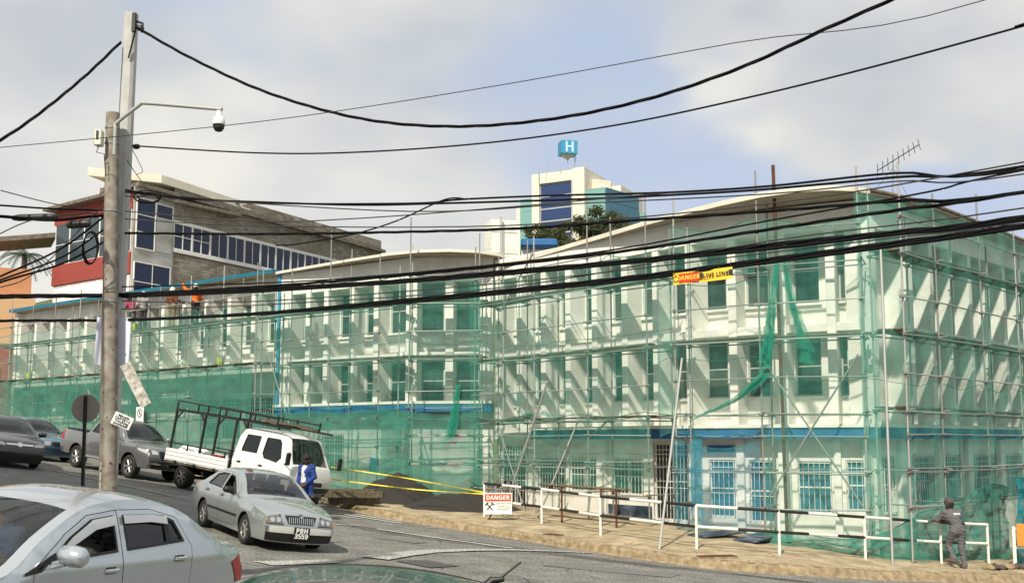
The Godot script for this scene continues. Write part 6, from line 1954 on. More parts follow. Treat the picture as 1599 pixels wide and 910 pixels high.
func make_street() -> void:
	# painted markings and patches on the road
	var marks := [["road_line", strip([Vector2(-3.67, -28.2), Vector2(-1.65, -26.89), Vector2(0.01, -25.7)], 0.12, 0.12, 0.022), M.line],
		["road_line", strip([Vector2(-2.78, -21.08), Vector2(-2.38, -22.22), Vector2(-1.86, -23.39), Vector2(-0.97, -24.48), Vector2(0.01, -25.25), Vector2(1.12, -25.6), Vector2(2.0, -25.7)], 0.62, 0.14, 0.026), M.line_worn],
		["road_line", strip([Vector2(-5.4, -31.2), Vector2(-4.5, -31.0)], 0.14, 0.14, 0.022), M.line_worn],
		["road_line", strip([Vector2(-5.38, -32.2), Vector2(-3.3, -31.0)], 0.16, 0.16, 0.022), M.line],
		["road_line", strip([Vector2(-4.9, -32.6), Vector2(-3.4, -31.7)], 0.18, 0.12, 0.022), M.line],
		["road_line", strip([Vector2(-4.4, -18.4), Vector2(-3.4, -20.0)], 0.5, 0.4, 0.022), M.line_worn],
		["road_line", strip([Vector2(-4.8, -28.2), Vector2(-4.2, -28.6)], 0.12, 0.12, 0.022), M.line_worn],
		["road_line", strip([Vector2(-2.45, -30.1), Vector2(-2.1, -30.4)], 0.12, 0.12, 0.022), M.line_worn],
		["road_line", strip([Vector2(-14.6, -33.0), Vector2(-9.7, -29.4)], 0.1, 0.1, 0.022), M.line_worn],
		["road_patch", strip([Vector2(-1.98, -20.6), Vector2(-1.40, -21.25)], 1.05, 0.95, 0.02), M.patch]]
	for q in marks: struct(q[0], q[1], q[2])
	# three narrow dark strips running along the road
	var r := RandomNumberGenerator.new(); r.seed = 8
	for k in 3:
		var a := Vector2(-5.0 + k * 0.5, -29.0 + k * 0.7)
		struct("dark_road_strip", strip([a, Vector2(-0.5 + k * 0.2, -26.6 + k * 0.55), Vector2(3.2, -23.6 + k * 0.25), Vector2(7.0, -21.9)], 0.09, 0.05, 0.012 + 0.003 * k), M.patch)
	for g in [[Vector2(1.1, -28.0), 0.5], [Vector2(4.75, -24.15), 0.9]]:
		var gr := thing("drain_grate", "rusty kerb drain grate " + ("below the second railing post" if g[1] < 0.6 else "by the leaning prop pole"), "drain")
		var b := MB.new()
		var p: Vector2 = g[0]
		b.box(V(p.x, walk_y(p) + 0.0, p.y), V(g[1], 0.05, 0.35), Basis(Vector3.UP, -0.75 if g[1] < 0.6 else 0.2))
		part(gr, "opening", b, M.kerb)
		for k in 5:
			b = MB.new()
			b.box(V(p.x, walk_y(p) + 0.03, p.y) + Basis(Vector3.UP, -0.75 if g[1] < 0.6 else 0.2) * V(0, 0, -0.14 + 0.07 * k), V(g[1], 0.02, 0.02), Basis(Vector3.UP, -0.75 if g[1] < 0.6 else 0.2))
			part(gr, "bar", b, M.rust)
	# loose stones along the kerb and on the pavement, cracks in the road
	var sb := MB.new()
	sb.lathe([[0.0, -0.5], [0.8, -0.3], [1.0, 0.1], [0.5, 0.55], [0.0, 0.6]], 6)
	var mm := MultiMesh.new()
	mm.transform_format = MultiMesh.TRANSFORM_3D
	mm.mesh = sb.mesh()
	mm.instance_count = 2600
	for k in 2600:
		var i := r.randi() % (kerb_pts.size() - 1)
		var kp: Vector2 = kerb_pts[i].lerp(kerb_pts[i + 1], r.randf())
		var inw: Vector2 = (built_pts[i] - kerb_pts[i]).normalized()
		var road := r.randf() < 0.45
		var p := kp - inw * (0.2 + absf(r.randfn()) * 0.5) if road else kp + inw * (0.1 + absf(r.randfn()) * 1.4)
		var sc := 0.008 + 0.016 * pow(r.randf(), 3.0)
		mm.set_instance_transform(k, Transform3D(Basis(Vector3.UP, r.randf() * TAU).scaled(V(sc, sc * 0.7, sc * 1.2)), V(p.x, (ghs(p.x, p.y) if road else walk_y(p) + 0.01) + sc * 0.3, p.y)))
	var mi := MultiMeshInstance3D.new()
	mi.name = "loose_gravel"
	mi.multimesh = mm
	mi.material_override = M.kerb
	add_child(mi)
	tag(mi, "loose tan stones and grit scattered along the kerb and pavement", "gravel")
	mi.set_meta("kind", "stuff")
	for k in 7:
		var a := Vector2(r.randf_range(-3.5, 5.0), r.randf_range(-27.0, -18.0))
		var line := [a]
		var dir := r.randf() * TAU
		for j in 9:
			dir += r.randf_range(-0.7, 0.7)
			line.append(line[-1] + Vector2(cos(dir), sin(dir) * 0.8) * r.randf_range(0.15, 0.4))
		struct("road_crack", strip(line, 0.022, 0.012, 0.016), M.patch)
	for q in [[Vector2(0.8, -22.6), Vector2(3.4, -21.6), 0.9], [Vector2(-3.9, -26.3), Vector2(-2.2, -25.4), 0.7], [Vector2(2.6, -18.2), Vector2(5.0, -19.4), 1.1]]:
		struct("road_patch", strip([q[0], q[1]], q[2], q[2] * 0.9, 0.010), M.asphalt_patch)
	# leaning props
	var props := [[V(1.06, 3.9, -30.5), V(-0.33, 0.0, -32.6), M.steel_light, "pale scaffold tube leaning from the recessed corner towards the danger sign"], [V(4.83, 4.45, -29.0), V(3.57, 0, -25.2), M.steel_light, "long pale tube propped from the kerb to the eaveside scaffold"], [V(9.72, 7.2, -26.6), V(9.28, 0, -25.4), M.steel_light, "tall pale tube standing off the curved front near its sharp corner"], [V(2.2, 3.0, -32.6), V(0.75, 0, -32.0), M.steel, "dark tube crossing behind the barred windows"]]
	for q in props:
		var b := MB.new()
		var e: Vector3 = q[1]
		b.tube([q[0], V(e.x, walk_y(Vector2(e.x, e.z)), e.z)], 0.032, 8)
		solo("prop_pole", b, q[2], q[3], "pole")
	# rusty upright that carries the hanging net
	var b := MB.new()
	b.tube([V(7.45, walk_y(Vector2(7.45, -28.1)), -28.1), V(7.4, 5.0, -28.15), V(7.36, 9.85, -28.2)], 0.05, 8)
	solo("rusty_upright", b, M.rust, "tall rusty upright tube in the middle of the curved front", "pole")
	hanging([V(7.32, 7.0, -27.95), V(7.2, 6.2, -27.95), V(7.08, 5.2, -27.95), V(6.95, 4.5, -27.95), V(6.8, 3.9, -27.95)], 0.07, 0.3, M.net_bunch, "bright green net gathered down the rusty upright", 3)
	hanging([V(6.9, 3.95, -27.9), V(6.2, 3.3, -28.2), V(5.4, 2.9, -28.6), V(4.9, 2.65, -28.9)], 0.26, 0.04, M.net_bunch, "loose green net tail swept from the rusty upright towards the eaveside scaffold", 4)
	hanging([V(7.5, 7.2, -28.0), V(7.65, 6.2, -28.0), V(7.85, 5.3, -28.0), V(8.05, 4.6, -28.0), V(8.1, 4.2, -28.0)], 0.12, 0.36, M.net_bunch, "knotted bundle of green net hanging at the inner side of the rusty upright", 5)
	hanging([V(5.25, 2.3, -29.3), V(5.2, 1.4, -29.2), V(5.2, 0.5, -29.2), V(5.22, -0.2, -29.2)], 0.22, 0.3, M.net_blue, "turquoise net rolled into a strip beside the barred double door", 6)
	hanging([V(-1.9, 4.1, -36.2), V(-2.0, 3.4, -36.2), V(-2.1, 2.7, -36.2), V(-2.3, 2.1, -36.2)], 0.1, 0.35, M.net_bunch, "scrap of green net hung on the short street-facing scaffold", 7)
	hanging([V(-0.6, 2.7, -35.6), V(0.0, 2.75, -35.0), V(0.7, 3.05, -34.3), V(1.5, 2.9, -33.8)], 0.3, 0.5, M.net_bunch, "slack green net bridging the recessed corner under the first deck", 9)
	# ground netting round the corner
	var gp := [Vector2(6.6, -28.2), Vector2(8.5, -27.45), Vector2(10.2, -27.3), Vector2(11.5, -28.15), Vector2(13.2, -29.35), Vector2(14.8, -30.8)]
	net(gp, 0.0, fl(gp), func(t): var q := at2(gp, t, 0.0); return walk_y(q) + 0.02, func(t): return lerpf(-0.42, 0.8, smoothstep(1.5, 8.5, t)) + 0.1 * sin(t * 1.7), 0.0, M.net_ground, "crumpled dark green sheet netting along the foot of the corner scaffold", 63, 0.2, "ground_net", "")
	net([Vector2(14.0, -29.2), Vector2(17, -32)], 0.0, 4.1, func(t): return -1.3, func(t): return 1.1, 0.2, net_mat(0.01, 0.22, 0.26, 1.3, M.net.albedo_texture), "teal sheet netting beyond the end of the railing", 64, 0.15, "ground_net", "")
	# orange board
	b = MB.new()
	b.box(V(14.05, -0.42, -28.35), V(0.5, 0.6, 0.02), Basis(Vector3.UP, -0.3), 0.004)
	var ob := thing("orange_board", "orange warning board on the railing end", "sign")
	part(ob, "panel", b, mt(0.62, 0.24, 0.03, 0.6))
	# yellow tape
	for q in [[[V(-6.1, 0.95, -33.2), V(-4.2, 0.70, -33.4), V(-2.9, 0.55, -33.6), V(-0.87, 0.47, -32.6)], "yellow caution tape strung low from the lorry to the railing's first post"], [[V(-6.2, 1.25, -35.3), V(-4.4, 1.0, -35.2), V(-3.2, 0.85, -34.4), V(-0.87, 0.52, -32.6)], "yellow and white caution tape strung higher in front of the dark heaps"]]:
		var line := spline(q[0], 8)
		b = MB.new()
		for k in line.size() - 1:
			var tw := 0.3 * sin(k * 0.7)
			var tw2 := 0.3 * sin((k + 1) * 0.7)
			b.quad(line[k] - V(0, 0.017, tw * 0.05), line[k + 1] - V(0, 0.017, tw2 * 0.05), line[k + 1] + V(0, 0.017, tw2 * 0.05), line[k] + V(0, 0.017, tw * 0.05))
		solo("caution_tape", b, M.tape, q[1], "tape")
	# timber baulks
	for k in 4:
		b = MB.new()
		var x := -6.0 + 0.18 * k
		var p := Vector2(x + 0.3, -35.2 + 0.35 * k)
		b.beam(V(x - 0.7, walk_y(p) + 0.11 + 0.24 * (k % 2), p.y), V(x + 1.25, walk_y(p) + 0.10 + 0.24 * (k % 2), p.y + 0.2), 0.24, 0.22, Vector3.UP, 0.015)
		solo("timber_baulk", b, M.plank_dark if k % 2 else M.plank, ["bottom pale timber baulk at the street side of the pile", "dark timber baulk lying on top at the street side of the pile", "bottom pale timber baulk at the wall side of the pile", "dark timber baulk on top at the wall side of the pile"][k], "timber", "timber baulks by the lorry's nose")
	# dark heaps of sand behind the tape
	for q in [[Vector2(-4.0, -36.2), 1.5, 1.0, "tall dark gravel heap beside the timber baulks"], [Vector2(-1.6, -34.9), 1.9, 0.6, "broad low dark gravel heap by the barred gate"]]:
		b = MB.new()
		var f := FastNoiseLite.new(); f.seed = 5; f.frequency = 1.2
		var c: Vector2 = q[0]
		var hp := func(i, j):
			var a: float = TAU * j / 28.0; var rr: float = float(i) / 9.0
			var x: float = c.x + cos(a) * rr * q[1] * 1.25; var z: float = c.y + sin(a) * rr * q[1] * 0.75
			return V(x, walk_y(Vector2(x, z)) - 0.02 + q[2] * pow(1 - rr * rr, 1.6) * (1 + 0.25 * f.get_noise_2d(x, z)) + 0.05 * f.get_noise_2d(x * 4, z * 4) * (1 - rr), z)
		for i in 9:
			for j in 28: b.quad(hp.call(i, j + 1), hp.call(i, j), hp.call(i + 1, j), hp.call(i + 1, j + 1))
		solo("gravel_heap", b, M.gravel, q[3], "heap")
	# plank table on trestle feet
	var tb := thing("plank_table", "rough plank bench on rusty scaffold feet in front of the barred windows", "bench")
	for k in 4:
		b = MB.new()
		b.beam(V(0.9 + 0.1 * k, 0.78 + 0.02 * (k % 2), -32.3 + 0.16 * k), V(3.0 + 0.1 * k, 0.72 + 0.02 * (k % 2), -30.2 + 0.16 * k), 0.22, 0.04)
		part(tb, "plank", b, M.plank if k % 2 else M.plank_dark)
	for p in [Vector2(1.5, -31.2), Vector2(2.6, -30.2), Vector2(3.0, -29.8)]:
		b = MB.new()
		b.tube([V(p.x, walk_y(p), p.y), V(p.x, 0.76, p.y)], 0.035, 6)
		b.box(V(p.x, walk_y(p) + 0.01, p.y), V(0.2, 0.02, 0.2))
		part(tb, "leg", b, M.rust)
	for p in [[Vector2(5.6, -28.4), 0.0], [Vector2(6.6, -28.0), 0.4]]:
		b = MB.new()
		var c: Vector2 = p[0]
		b.box(V(c.x, walk_y(c) + 0.12, c.y), V(1.5, 0.06, 0.7), Basis(Vector3.UP, 0.5 + p[1]) * Basis(Vector3.BACK, 0.05), 0.01)
		solo("sheet_pile", b, M.peel, "weathered painted board lying under the blue net " + ("by the turquoise roll" if p[1] == 0.0 else "by the rusty upright"), "board", "boards lying under the blue net")
	# broken kerb lumps by the worker
	for k in 7:
		b = MB.new()
		var f := FastNoiseLite.new(); f.seed = 90 + k; f.frequency = 5.0
		b.lathe([[0.0, -0.06], [0.12, -0.05], [0.16, 0.02], [0.10, 0.10], [0.0, 0.13]], 9)
		for i in b.v.size(): b.v[i] += b.n[i] * 0.08 * f.get_noise_3dv(b.v[i])
		var p := Vector2(12.3 + 0.27 * k, -26.9 - 0.22 * k)
		var o := solo("rubble_lump", b, M.mud if k % 3 else M.kerb, ["muddy lump of broken kerb touching the leaning person's shoe side", "tan lump of broken kerb second along the row by the leaning person", "muddy lump of broken kerb third along the row by the leaning person", "tan lump of broken kerb midway along the row of lumps", "muddy lump of broken kerb just past the middle of the row of lumps", "muddy lump of broken kerb next to last before the railing end", "tan lump of broken kerb last in the row, by the railing end"][k], "rubble", "lumps of broken kerb")
		o.position = V(p.x, walk_y(p) + 0.02, p.y)
		o.rotation.y = k * 1.3
	b = MB.new()
	b.box(V(1.9, ghs(1.9, -16.5) + 0.03, -16.5), V(0.22, 0.06, 0.12), Basis(Vector3.UP, 0.5), 0.02)
	# no parking plate on the wing's net
	var np := thing("no_parking_sign", "white no parking plate hung on the dark green curtain net", "sign")
	var q2 := fp(WING, 14.2)
	var nb := fbasis(WING, 14.2)
	var no := at3(WING, 14.2, 3.2, 1.62)
	b = MB.new()
	b.box(no, V(0.55, 0.85, 0.02), nb, 0.003)
	part(np, "plate", b, M.sign_white)
	b = MB.new()
	b.lathe([[0.15, -0.003], [0.19, -0.003], [0.19, 0.003], [0.15, 0.003]], 24, Transform3D(nb * Basis(Vector3.RIGHT, PI / 2), no + nb * V(0, 0.16, 0.014)))
	b.box(no + nb * V(0, 0.16, 0.014), V(0.34, 0.035, 0.006), nb * Basis(Vector3.BACK, -0.78))
	part(np, "ring_and_bar", b, M.ink)
	text_on(np, "letter", "P", 0.0075, M.ink, Transform3D(nb, no + nb * V(0, 0.16, 0.012)))
	text_on(np, "wording", "PARKING", 0.0030, M.ink, Transform3D(nb, no + nb * V(0, -0.22, 0.012)))
	# buckets on the wing deck
	for k in 3:
		b = MB.new()
		b.lathe([[0.0, 0.0], [0.13, 0.0], [0.16, 0.3], [0.14, 0.3], [0.12, 0.03], [0.0, 0.03]], 14)
		var o := solo("paint_bucket", b, mt(0.45, 0.52, 0.05, 0.5), ["yellow-green bucket on the wing's lower deck by its far end", "yellow-green bucket on the wing's lower deck beside the teal-roofed block", "yellow-green bucket on the wing's top deck by the crew"][k], "bucket", "buckets on the wing scaffold")
		o.position = at3(WING, [3.4, 18.9, 12.6][k], [5.29, 5.29, 7.17][k], 1.0)
	# television aerial on the large block's roof
	var ta := thing("roof_aerial", "thin television aerial with guy wires on the large block's roof", "aerial")
	b = MB.new()
	b.tube([V(14.1, 9.1, -37.5), V(14.3, 12.6, -37.5)], 0.025, 6)
	part(ta, "mast", b, M.steel)
	b = MB.new()
	b.tube([V(13.7, 12.2, -37.5), V(15.3, 13.2, -37.5)], 0.02, 5)
	for k in 9:
		var c := V(13.7, 12.2, -37.5).lerp(V(15.3, 13.2, -37.5), k / 8.0)
		b.tube([c - V(-0.1, 0.16, 0.3 - 0.02 * k), c + V(-0.1, 0.16, 0.3 - 0.02 * k)], 0.012, 4)
	part(ta, "boom", b, M.wire)
	b = MB.new()
	for e in [V(11.5, 9.1, -36.5), V(16.8, 9.1, -39.5)]: b.tube([V(14.28, 12.3, -37.5), e], 0.008, 4)
	part(ta, "guy_wire", b, M.wire)
	b = MB.new()
	b.tube([V(-1.5, 9.35, -41.0), V(0.5, 9.4, -41.2)], 0.2, 12)
	solo("roof_duct", b, M.frame_white, "fat white duct lying on the roof above the recessed corner", "duct")

# ---------------------------------------------------------------- things behind
func leafy(b: MB, c: Vector3, r: Vector3, n: int, size: float, g: RandomNumberGenerator) -> void:
	var clumps := []
	for k in 26:
		var d := V(g.randfn(), g.randfn(), g.randfn()).normalized() * pow(g.randf(), 0.4)
		clumps.append(c + d * r * 0.85)
	for k in n:
		var q: Vector3 = clumps[g.randi() % 26]
		var d := V(g.randfn(), g.randfn(), g.randfn()).normalized()
		var p := q + d * r * 0.3 * pow(g.randf(), 0.5)
		var u := V(g.randfn(), g.randfn(), g.randfn()).normalized() * size * g.randf_range(0.6, 1.4)
		var w := u.cross(d).normalized() * size * 0.5
		b.tri(p - w, p + w, p + u)
		b.tri(p + w, p - w, p - u * 0.6)
func block_courses(parent: Node, poly: Array, t0: float, t1: float, low: Callable, high: Callable) -> void:
	# blockwork laid in courses; joined because single blocks are only a few pixels high
	var a := MB.new(); var b2 := MB.new()
	var r := RandomNumberGenerator.new(); r.seed = 44
	var y := 8.0
	var row := 0
	while y < 17.0:
		var t := t0 - (0.21 if row % 2 else 0.0)
		while t < t1:
			var u := maxf(t + 0.008, t0); var w := minf(t + 0.412, t1)
			var m := (u + w) / 2
			if w - u > 0.05 and y > low.call(m) and y + 0.2 < high.call(m):
				fbox(a if r.randf() < 0.6 else b2, poly, u, w, y + 0.008, y + 0.192, -0.02, r.randf_range(0.0, 0.012))
			t += 0.42
		y += 0.2
		row += 1
	for q in [[a, M.block], [b2, M.block2]]:
		var o := part(parent, "blockwork", q[0], q[1])
		o.set_meta("kind", "stuff")
const SIDE2 := [Vector2(-22.6, -60.0), Vector2(-10.6, -81.7)]
const RED2 := [Vector2(-32.0, -67.05), Vector2(-22.6, -60.0)]
func make_far() -> void:
	# ---- office block with red front and blockwork flank
	var ob := thing("office_block", "brown blockwork office building with red front and long blue window strip", "building")
	ob.position.y = 2.1
	var b := MB.new()
	fbox(b, SIDE2, 0.6, 24.8, 0, 15.2, -0.4, -0.05)
	part(ob, "core_wall", b, M.block2)
	block_courses(ob, SIDE2, 3.1, 24.8, func(t): return 8.0 if true else 0.0, func(t): return 11.75)
	block_courses(ob, SIDE2, 3.1, 24.8, func(t): return 13.75, func(t): return 16.2)
	b = MB.new()
	fbox(b, SIDE2, 3.1, 24.8, 11.75, 11.95, -0.02, 0.06); fbox(b, SIDE2, 3.1, 24.8, 13.6, 13.76, -0.02, 0.06)
	part(ob, "strip_frame", b, M.frame_white)
	for k in 14:
		var t0 := 3.1 + 1.55 * k
		window(ob, SIDE2, t0 + 0.02, t0 + 1.53, 11.95, 13.6, 0.05, 2 if k < 2 else 1, 2, M.pane_blue, M.frame_white)
	b = MB.new()
	fbox(b, SIDE2, 0.0, 3.08, 8.0, 15.4, -0.04, 0.05)
	part(ob, "corner_panel", b, M.panel_grey)
	window(ob, SIDE2, 0.15, 1.6, 11.5, 14.6, 0.12, 3, 1, M.pane_blue, M.frame_white)
	window(ob, SIDE2, 1.62, 2.95, 13.6, 14.5, 0.12, 1, 1, M.pane_blue, M.frame_white)
	b = MB.new()
	fbox(b, SIDE2, 1.65, 2.92, 11.55, 13.55, 0.05, 0.1)
	part(ob, "grey_infill", b, M.panel_grey)
	window(ob, SIDE2, 0.1, 2.9, 8.3, 10.7, 0.12, 2, 2, M.pane_blue, M.frame_white)
	b = MB.new()
	fbox(b, RED2, 3.0, 11.7, 0, 15.0, -0.4, -0.05)
	fbox(b, RED2, 3.0, 11.7, 9.95, 11.25, -0.04, 0.1)
	fbox(b, RED2, 3.0, 11.7, 13.9, 14.8, -0.04, 0.08)
	part(ob, "red_wall", b, M.red_paint)
	for k in 5: window(ob, RED2, 3.1 + 1.7 * k, 3.1 + 1.7 * (k + 1), 11.25, 13.9, 0.02, 2, 1, M.pane_grey, M.frame_white)
	for k in 5: window(ob, RED2, 3.1 + 1.7 * k, 3.1 + 1.7 * (k + 1), 8.0, 9.9, 0.02, 1, 1, M.sign_white, M.frame_white)
	# roofs
	b = MB.new()
	var n2 := fp(SIDE2, 0)[1] as Vector2
	var pr := [Vector2(-25.4, -59.9), Vector2(-21.6, -61.7), Vector2(-10.6, -81.9), Vector2(-18, -86)]
	var hts := [15.75, 15.75, 15.3, 15.3]
	for i in 4:
		var p: Vector2 = pr[i]; var q: Vector2 = pr[(i + 1) % 4]
		b.quad(V(p.x, hts[i] + 0.1, p.y), V(q.x, hts[(i + 1) % 4] + 0.1, q.y), V(q.x, hts[(i + 1) % 4] + [0.62, 0.4][(i + 1) % 4 / 2], q.y), V(p.x, hts[i] + [0.62, 0.4][i / 2], p.y))
	b.quad(V(pr[0].x, hts[0] + 0.62, pr[0].y), V(pr[1].x, hts[1] + 0.62, pr[1].y), V(pr[2].x, hts[2] + 0.4, pr[2].y), V(pr[3].x, hts[3] + 0.4, pr[3].y))
	b.quad(V(pr[3].x, hts[3] + 0.1, pr[3].y), V(pr[2].x, hts[2] + 0.1, pr[2].y), V(pr[1].x, hts[1] + 0.1, pr[1].y), V(pr[0].x, hts[0] + 0.1, pr[0].y))
	part(ob, "upper_roof", b, M.cream)
	b = MB.new()
	fslab(b, RED2, 2.6, 11.7, 14.8, 15.0, -8, 0.7)
	part(ob, "lower_roof", b, M.roof_metal)
	b = MB.new()
	fslab(b, SIDE2, 0.0, 24.9, 15.2, 15.42, -3, 0.4)
	part(ob, "eave", b, M.roof_metal)
	b = MB.new()
	for k in 9: fbox(b, RED2, 6.0 + k * 0.35, 6.2 + k * 0.35, 15.1, 16.2, -1.3, -1.2)
	part(ob, "louvre", b, M.roof_metal)
	# ---- terracotta building at the end of the street
	var tb := thing("terracotta_building", "terracotta and cream stepped building beyond the red office front", "building")
	b = MB.new()
	b.box(V(-36, 5.0, -66), V(8.0, 16.0, 8), Basis(Vector3.UP, 0.5))
	part(tb, "wall", b, M.orange_wall)
	b = MB.new()
	b.box(V(-31.6, 7.4, -64.2), V(2.4, 7.2, 3.0), Basis(Vector3.UP, 0.5))
	part(tb, "bay", b, mt(0.55, 0.36, 0.20, 0.8))
	b = MB.new()
	b.box(V(-33.6, 4.4, -62.0), V(8.0, 7.2, 3.0), Basis(Vector3.UP, 0.35))
	part(tb, "lower_wall", b, M.red_paint)
	b = MB.new()
	b.box(V(-33, 15.0, -66), V(5.5, 0.3, 4.0), Basis(Vector3.UP, 0.5) * Basis(Vector3.BACK, 0.18))
	part(tb, "canopy", b, M.roof_metal)
	for k in 3:
		b = MB.new()
		var B := Basis(Vector3.UP, 0.35)
		b.box(V(-33.6, 4.4, -62.0) + B * V(-2.6 + 2.2 * k, 1.2, 1.51), V(1.3, 1.8, 0.06), B)
		part(tb, "window", b, M.pane)
	# ---- hospital on the rise
	var hs := thing("hospital_tower", "distant cream hospital tower with navy glass front and teal wings", "building")
	var FH := [Vector2(3.34, -164.3), Vector2(11.65, -160.0), Vector2(17.0, -157.2)]
	b = MB.new()
	fbox(b, FH, 0.0, 9.36, 0, 43.9, -10, -0.4)
	fbox(b, FH, 0.0, 1.35, 0, 45.6, -10, 0.25); fbox(b, FH, 7.3, 9.36, 0, 45.8, -10, 0.25); fbox(b, FH, 1.35, 7.3, 43.95, 45.6, -10, 0.1)
	part(hs, "tower_wall", b, M.cream)
	for k in 7: window(hs, FH, 1.4, 7.1, 29.5 + 2.05 * k, 31.5 + 2.05 * k, -0.2, 1, 1, M.pane_navy, M.frame_white, "glass_storey")
	b = MB.new()
	fbox(b, FH, 7.1, 7.35, 28, 44, -0.3, 0.3)
	part(hs, "shaded_reveal", b, M.concrete)
	for k in 6: window(hs, FH, -2.7, -0.02, 30 + 2.0 * k, 32.0 + 2.0 * k, -1.0, 1, 4, M.pane_teal, M.pane_teal, "teal_storey")
	b = MB.new()
	fbox(b, FH, -3.4, -2.7, 0, 41.0, -6, -0.9)
	fbox(b, FH, -2.7, -0.02, 0, 42.0, -8, -1.1)
	part(hs, "side_wall", b, M.cream)
	for k in 6: window(hs, FH, 9.4, 12.9, 30 + 2.0 * k, 32.0 + 2.0 * k, 0.3, 1, 4, M.pane_teal, M.pane_teal, "teal_storey")
	var SH := [Vector2(14.75, -158.1), Vector2(20.75, -164.6)]
	for k in 6: window(hs, SH, 0.0, 8.8, 30 + 2.0 * k, 32.0 + 2.0 * k, 0.1, 1, 6, M.pane_sky, M.pane_sky, "blue_storey")
	b = MB.new()
	fbox(b, SH, 0.15, 8.7, 0, 41.95, -4, -0.1)
	part(hs, "wing_wall", b, M.concrete)
	b = MB.new()
	b.box(V(15.6, 30, -172), V(4.2, 31.6, 10), Basis(Vector3.UP, -0.5))
	b.box(V(18.6, 30, -175), V(5.0, 30.4, 10), Basis(Vector3.UP, -0.5))
	part(hs, "plant_room", b, M.cream)
	b = MB.new()
	b.box(V(13.4, 22, -165), V(3.0, 44.6, 6), Basis(Vector3.UP, 0.46))
	part(hs, "stair_core", b, M.cream)
	b = MB.new()
	b.box(V(21.5, 20, -166), V(1.3, 39, 2))
	part(hs, "end_box", b, M.pane_teal)
	b = MB.new()
	b.box(V(-1.6, 17, -152), V(4.2, 36, 4), Basis(Vector3.UP, 0.3))
	part(hs, "annexe", b, M.white)
	b = MB.new()
	b.box(V(-1.6, 17, -149.3), V(0.3, 36.6, 0.3), Basis(Vector3.UP, 0.3))
	for k in 4: b.box(V(-1.7, 24 + 3.2 * k, -149.45), V(5.0, 0.06, 0.06), Basis(Vector3.UP, 0.3))
	part(hs, "down_pipe", b, M.concrete)
	# pale blue letter box sign
	var sg := thing("roof_sign", "blue cube sign with white letter H on the hospital roof", "sign")
	b = MB.new()
	b.box(V(9.0, 49.2, -161.5), V(2.7, 2.2, 2.4), Basis(Vector3.UP, 0.2), 0.05)
	part(sg, "box", b, M.skyblue)
	text_on(sg, "letter", "H", 0.075, mt(0.42, 0.64, 0.78, 0.6), Transform3D(Basis(Vector3.UP, 0.2), V(9.0, 49.2, -161.5) + Basis(Vector3.UP, 0.2) * V(0, 0, 1.22)), true, 0.05)
	b = MB.new()
	b.lathe([[0.12, 0.0], [1.25, 0.75]], 4, Transform3D(Basis(Vector3.UP, 0.2 + PI / 4), V(9.0, 47.35, -161.5)))
	for e in [V(-1.3, 0, 0), V(1.3, 0, 0), V(1.2, 0, -1.0), V(0, 0, 0)]: b.tube([V(9, 45.5, -161.5) + e, V(9, 48.2, -161.5) + e], 0.05, 5)
	part(sg, "stand", b, M.frame)
	for q in [[5.6, 47.4], [4.3, 46.9], [12.0, 47.8]]:
		b = MB.new()
		b.tube([V(q[0], 44.0, -163), V(q[0], q[1], -163), V(q[0] + 1.4, q[1] - 0.9, -163)], 0.05, 5)
		part(hs, "roof_mast", b, M.frame)
	# small blue roofed house
	var bh := thing("blue_roofed_shed", "low shed with blue roof edge between the curved roofs", "shed")
	b = MB.new()
	b.box(V(2.4, 11.8, -66), V(3.6, 5.0, 5))
	part(bh, "wall", b, M.white2)
	b = MB.new()
	b.box(V(1.7, 14.4, -65.5), V(2.3, 0.5, 6), Basis.IDENTITY, 0.1)
	part(bh, "roof", b, M.blue)
	# trees behind the roof
	var g := RandomNumberGenerator.new(); g.seed = 77
	for q in [[V(4.0, 26.2, -120), V(3.0, 2.2, 2.5), "dark tree crown standing before the hospital's navy glass front"], [V(7.8, 26.0, -118), V(3.2, 2.6, 2.5), "dark leafy tree standing before the hospital's teal wing"], [V(10.8, 27.2, -118), V(3.4, 2.6, 2.5), "tallest dark tree before the hospital's blue glass side"]]:
		var t := thing("tree", q[2], "tree", Vector3.ZERO, "trees in front of the hospital")
		b = MB.new()
		var c: Vector3 = q[0]
		b.tube([V(c.x, 18, c.z), V(c.x + 0.3, c.y - 1.5, c.z), V(c.x + 0.2, c.y, c.z)], [0.35, 0.22, 0.1], 8)
		for k in 5:
			var a := TAU * k / 5.0
			b.tube([V(c.x + 0.3, c.y - 1.6, c.z), c + V(cos(a) * 1.6, 0.3, sin(a) * 1.3)], [0.14, 0.04], 6)
		part(t, "trunk", b, M.bark)
		b = MB.new()
		leafy(b, c, q[1], 3200, 0.22, g)
		part(t, "crown", b, M.leaf)
	# palm behind the terracotta building
	var pt := thing("palm_tree", "palm tree showing over the terracotta building", "tree")
	b = MB.new()
	b.tube([V(-36.5, 3, -75), V(-36.3, 12, -75), V(-36.2, 15.8, -75)], [0.3, 0.22, 0.2], 8)
	part(pt, "trunk", b, M.bark)
	for k in 17:
		b = MB.new()
		var a := TAU * k / 17.0 + g.randf() * 0.3
		var el := g.randf_range(-0.1, 0.9)
		var d := V(cos(a), 0, sin(a))
		var line := []
		for s in 9:
			var u := s / 8.0 * 2.4
			line.append(V(-36.2, 15.9, -75) + d * u * cos(el * 0.6) + V(0, u * el - 0.34 * u * u, 0))
		for s in 8:
			var e: Vector3 = (line[s + 1] - line[s]).normalized()
			var w := e.cross(Vector3.UP).normalized()
			for sd in [-1.0, 1.0]:
				for z in 3:
					var p: Vector3 = line[s].lerp(line[s + 1], z / 3.0)
					var tip: Vector3 = p + (w * sd * 0.45 + e * 0.28 - V(0, 0.16, 0)) * (1.0 - s / 12.0)
					b.tri(p - e * 0.03, p + e * 0.04, tip)
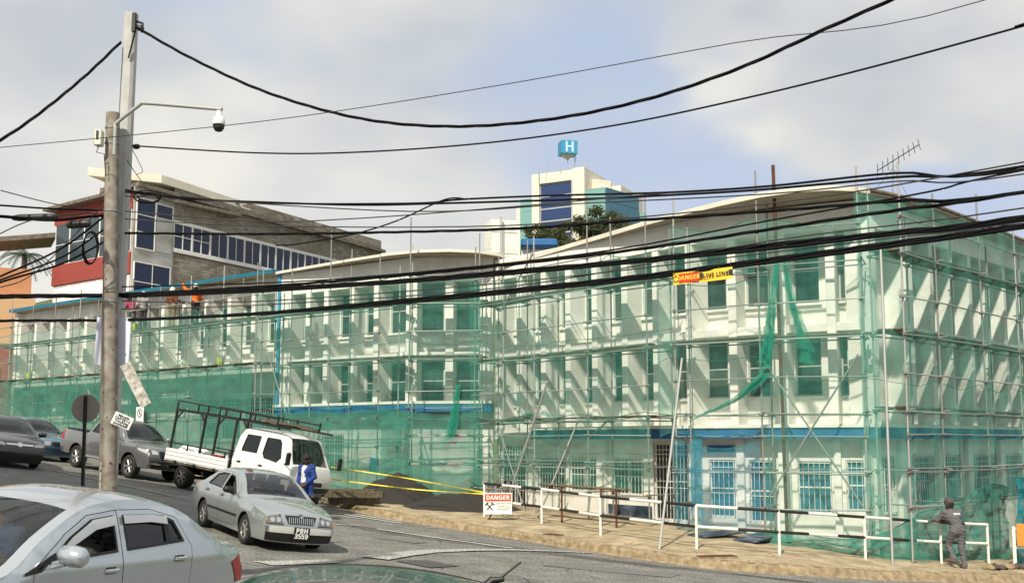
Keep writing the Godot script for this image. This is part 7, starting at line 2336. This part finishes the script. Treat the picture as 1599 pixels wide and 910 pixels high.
		b.tube(line, 0.02, 4)
		part(pt, "frond", b, M.palm)
	# rise on which the hospital stands
	b = MB.new()
	var hh := func(x, z): return lerpf(-4.0, 20.0, smoothstep(-62.0, -112.0, z)) * smoothstep(-90, -40, x)
	for i in 20:
		for j in 14:
			var x0 := -100.0 + 12.0 * i; var z0 := -62.0 - 12.0 * j
			b.quad(V(x0, hh.call(x0, z0), z0), V(x0 + 12, hh.call(x0 + 12, z0), z0), V(x0 + 12, hh.call(x0 + 12, z0 - 12), z0 - 12), V(x0, hh.call(x0, z0 - 12), z0 - 12))
	struct("hill", b, M.leaf2)
	# houses on the viewer's side of the street that shade the road
	var hb := thing("shading_house", "tall cream house on the viewer's side whose shadow crosses the road", "building")
	var e0 := Vector2(-13.6, -22.7); var e1 := Vector2(-10.6, -11.5)
	var ring := [e0, e1, e1 + Vector2(-8.0, -2.2), e0 + Vector2(-8.0, -2.2)]
	b = MB.new()
	for i in 4:
		var p: Vector2 = ring[i]; var q: Vector2 = ring[(i + 1) % 4]
		b.quad(V(q.x, -1, q.y), V(p.x, -1, p.y), V(p.x, 11.2, p.y), V(q.x, 11.2, q.y))
	part(hb, "wall", b, M.cream)
	b = MB.new()
	for k in 2:
		var y := 11.15 + 0.2 * k
		if k: b.quad(V(ring[0].x, y, ring[0].y), V(ring[3].x, y, ring[3].y), V(ring[2].x, y, ring[2].y), V(ring[1].x, y, ring[1].y))
		else: b.quad(V(ring[0].x, y, ring[0].y), V(ring[1].x, y, ring[1].y), V(ring[2].x, y, ring[2].y), V(ring[3].x, y, ring[3].y))
	for i in 4:
		var p: Vector2 = ring[i]; var q: Vector2 = ring[(i + 1) % 4]
		b.beam(V(p.x, 11.27, p.y), V(q.x, 11.27, q.y), 0.3, 0.3)
	part(hb, "roof", b, M.roof_metal)
	var dd := (e1 - e0).normalized()
	for k in 4:
		for f in 2:
			b = MB.new()
			var p := e0.lerp(e1, (k + 0.5) / 4.0)
			b.box(V(p.x, 3.2 + 4.0 * f, p.y), V(1.4, 1.6, 0.16), Basis(V(dd.x, 0, dd.y), Vector3.UP, V(-dd.y, 0, dd.x)), 0.03)
			part(hb, "window", b, M.pane)

func _ready() -> void:
	rng.seed = 1234
	make_materials()
	make_view()
	make_ground()
	make_far()
	make_building()
	make_scaffolds()
	make_street()
	make_railing()
	make_pole()
	make_cables()
	make_banner()
	make_vehicles()
	make_people()
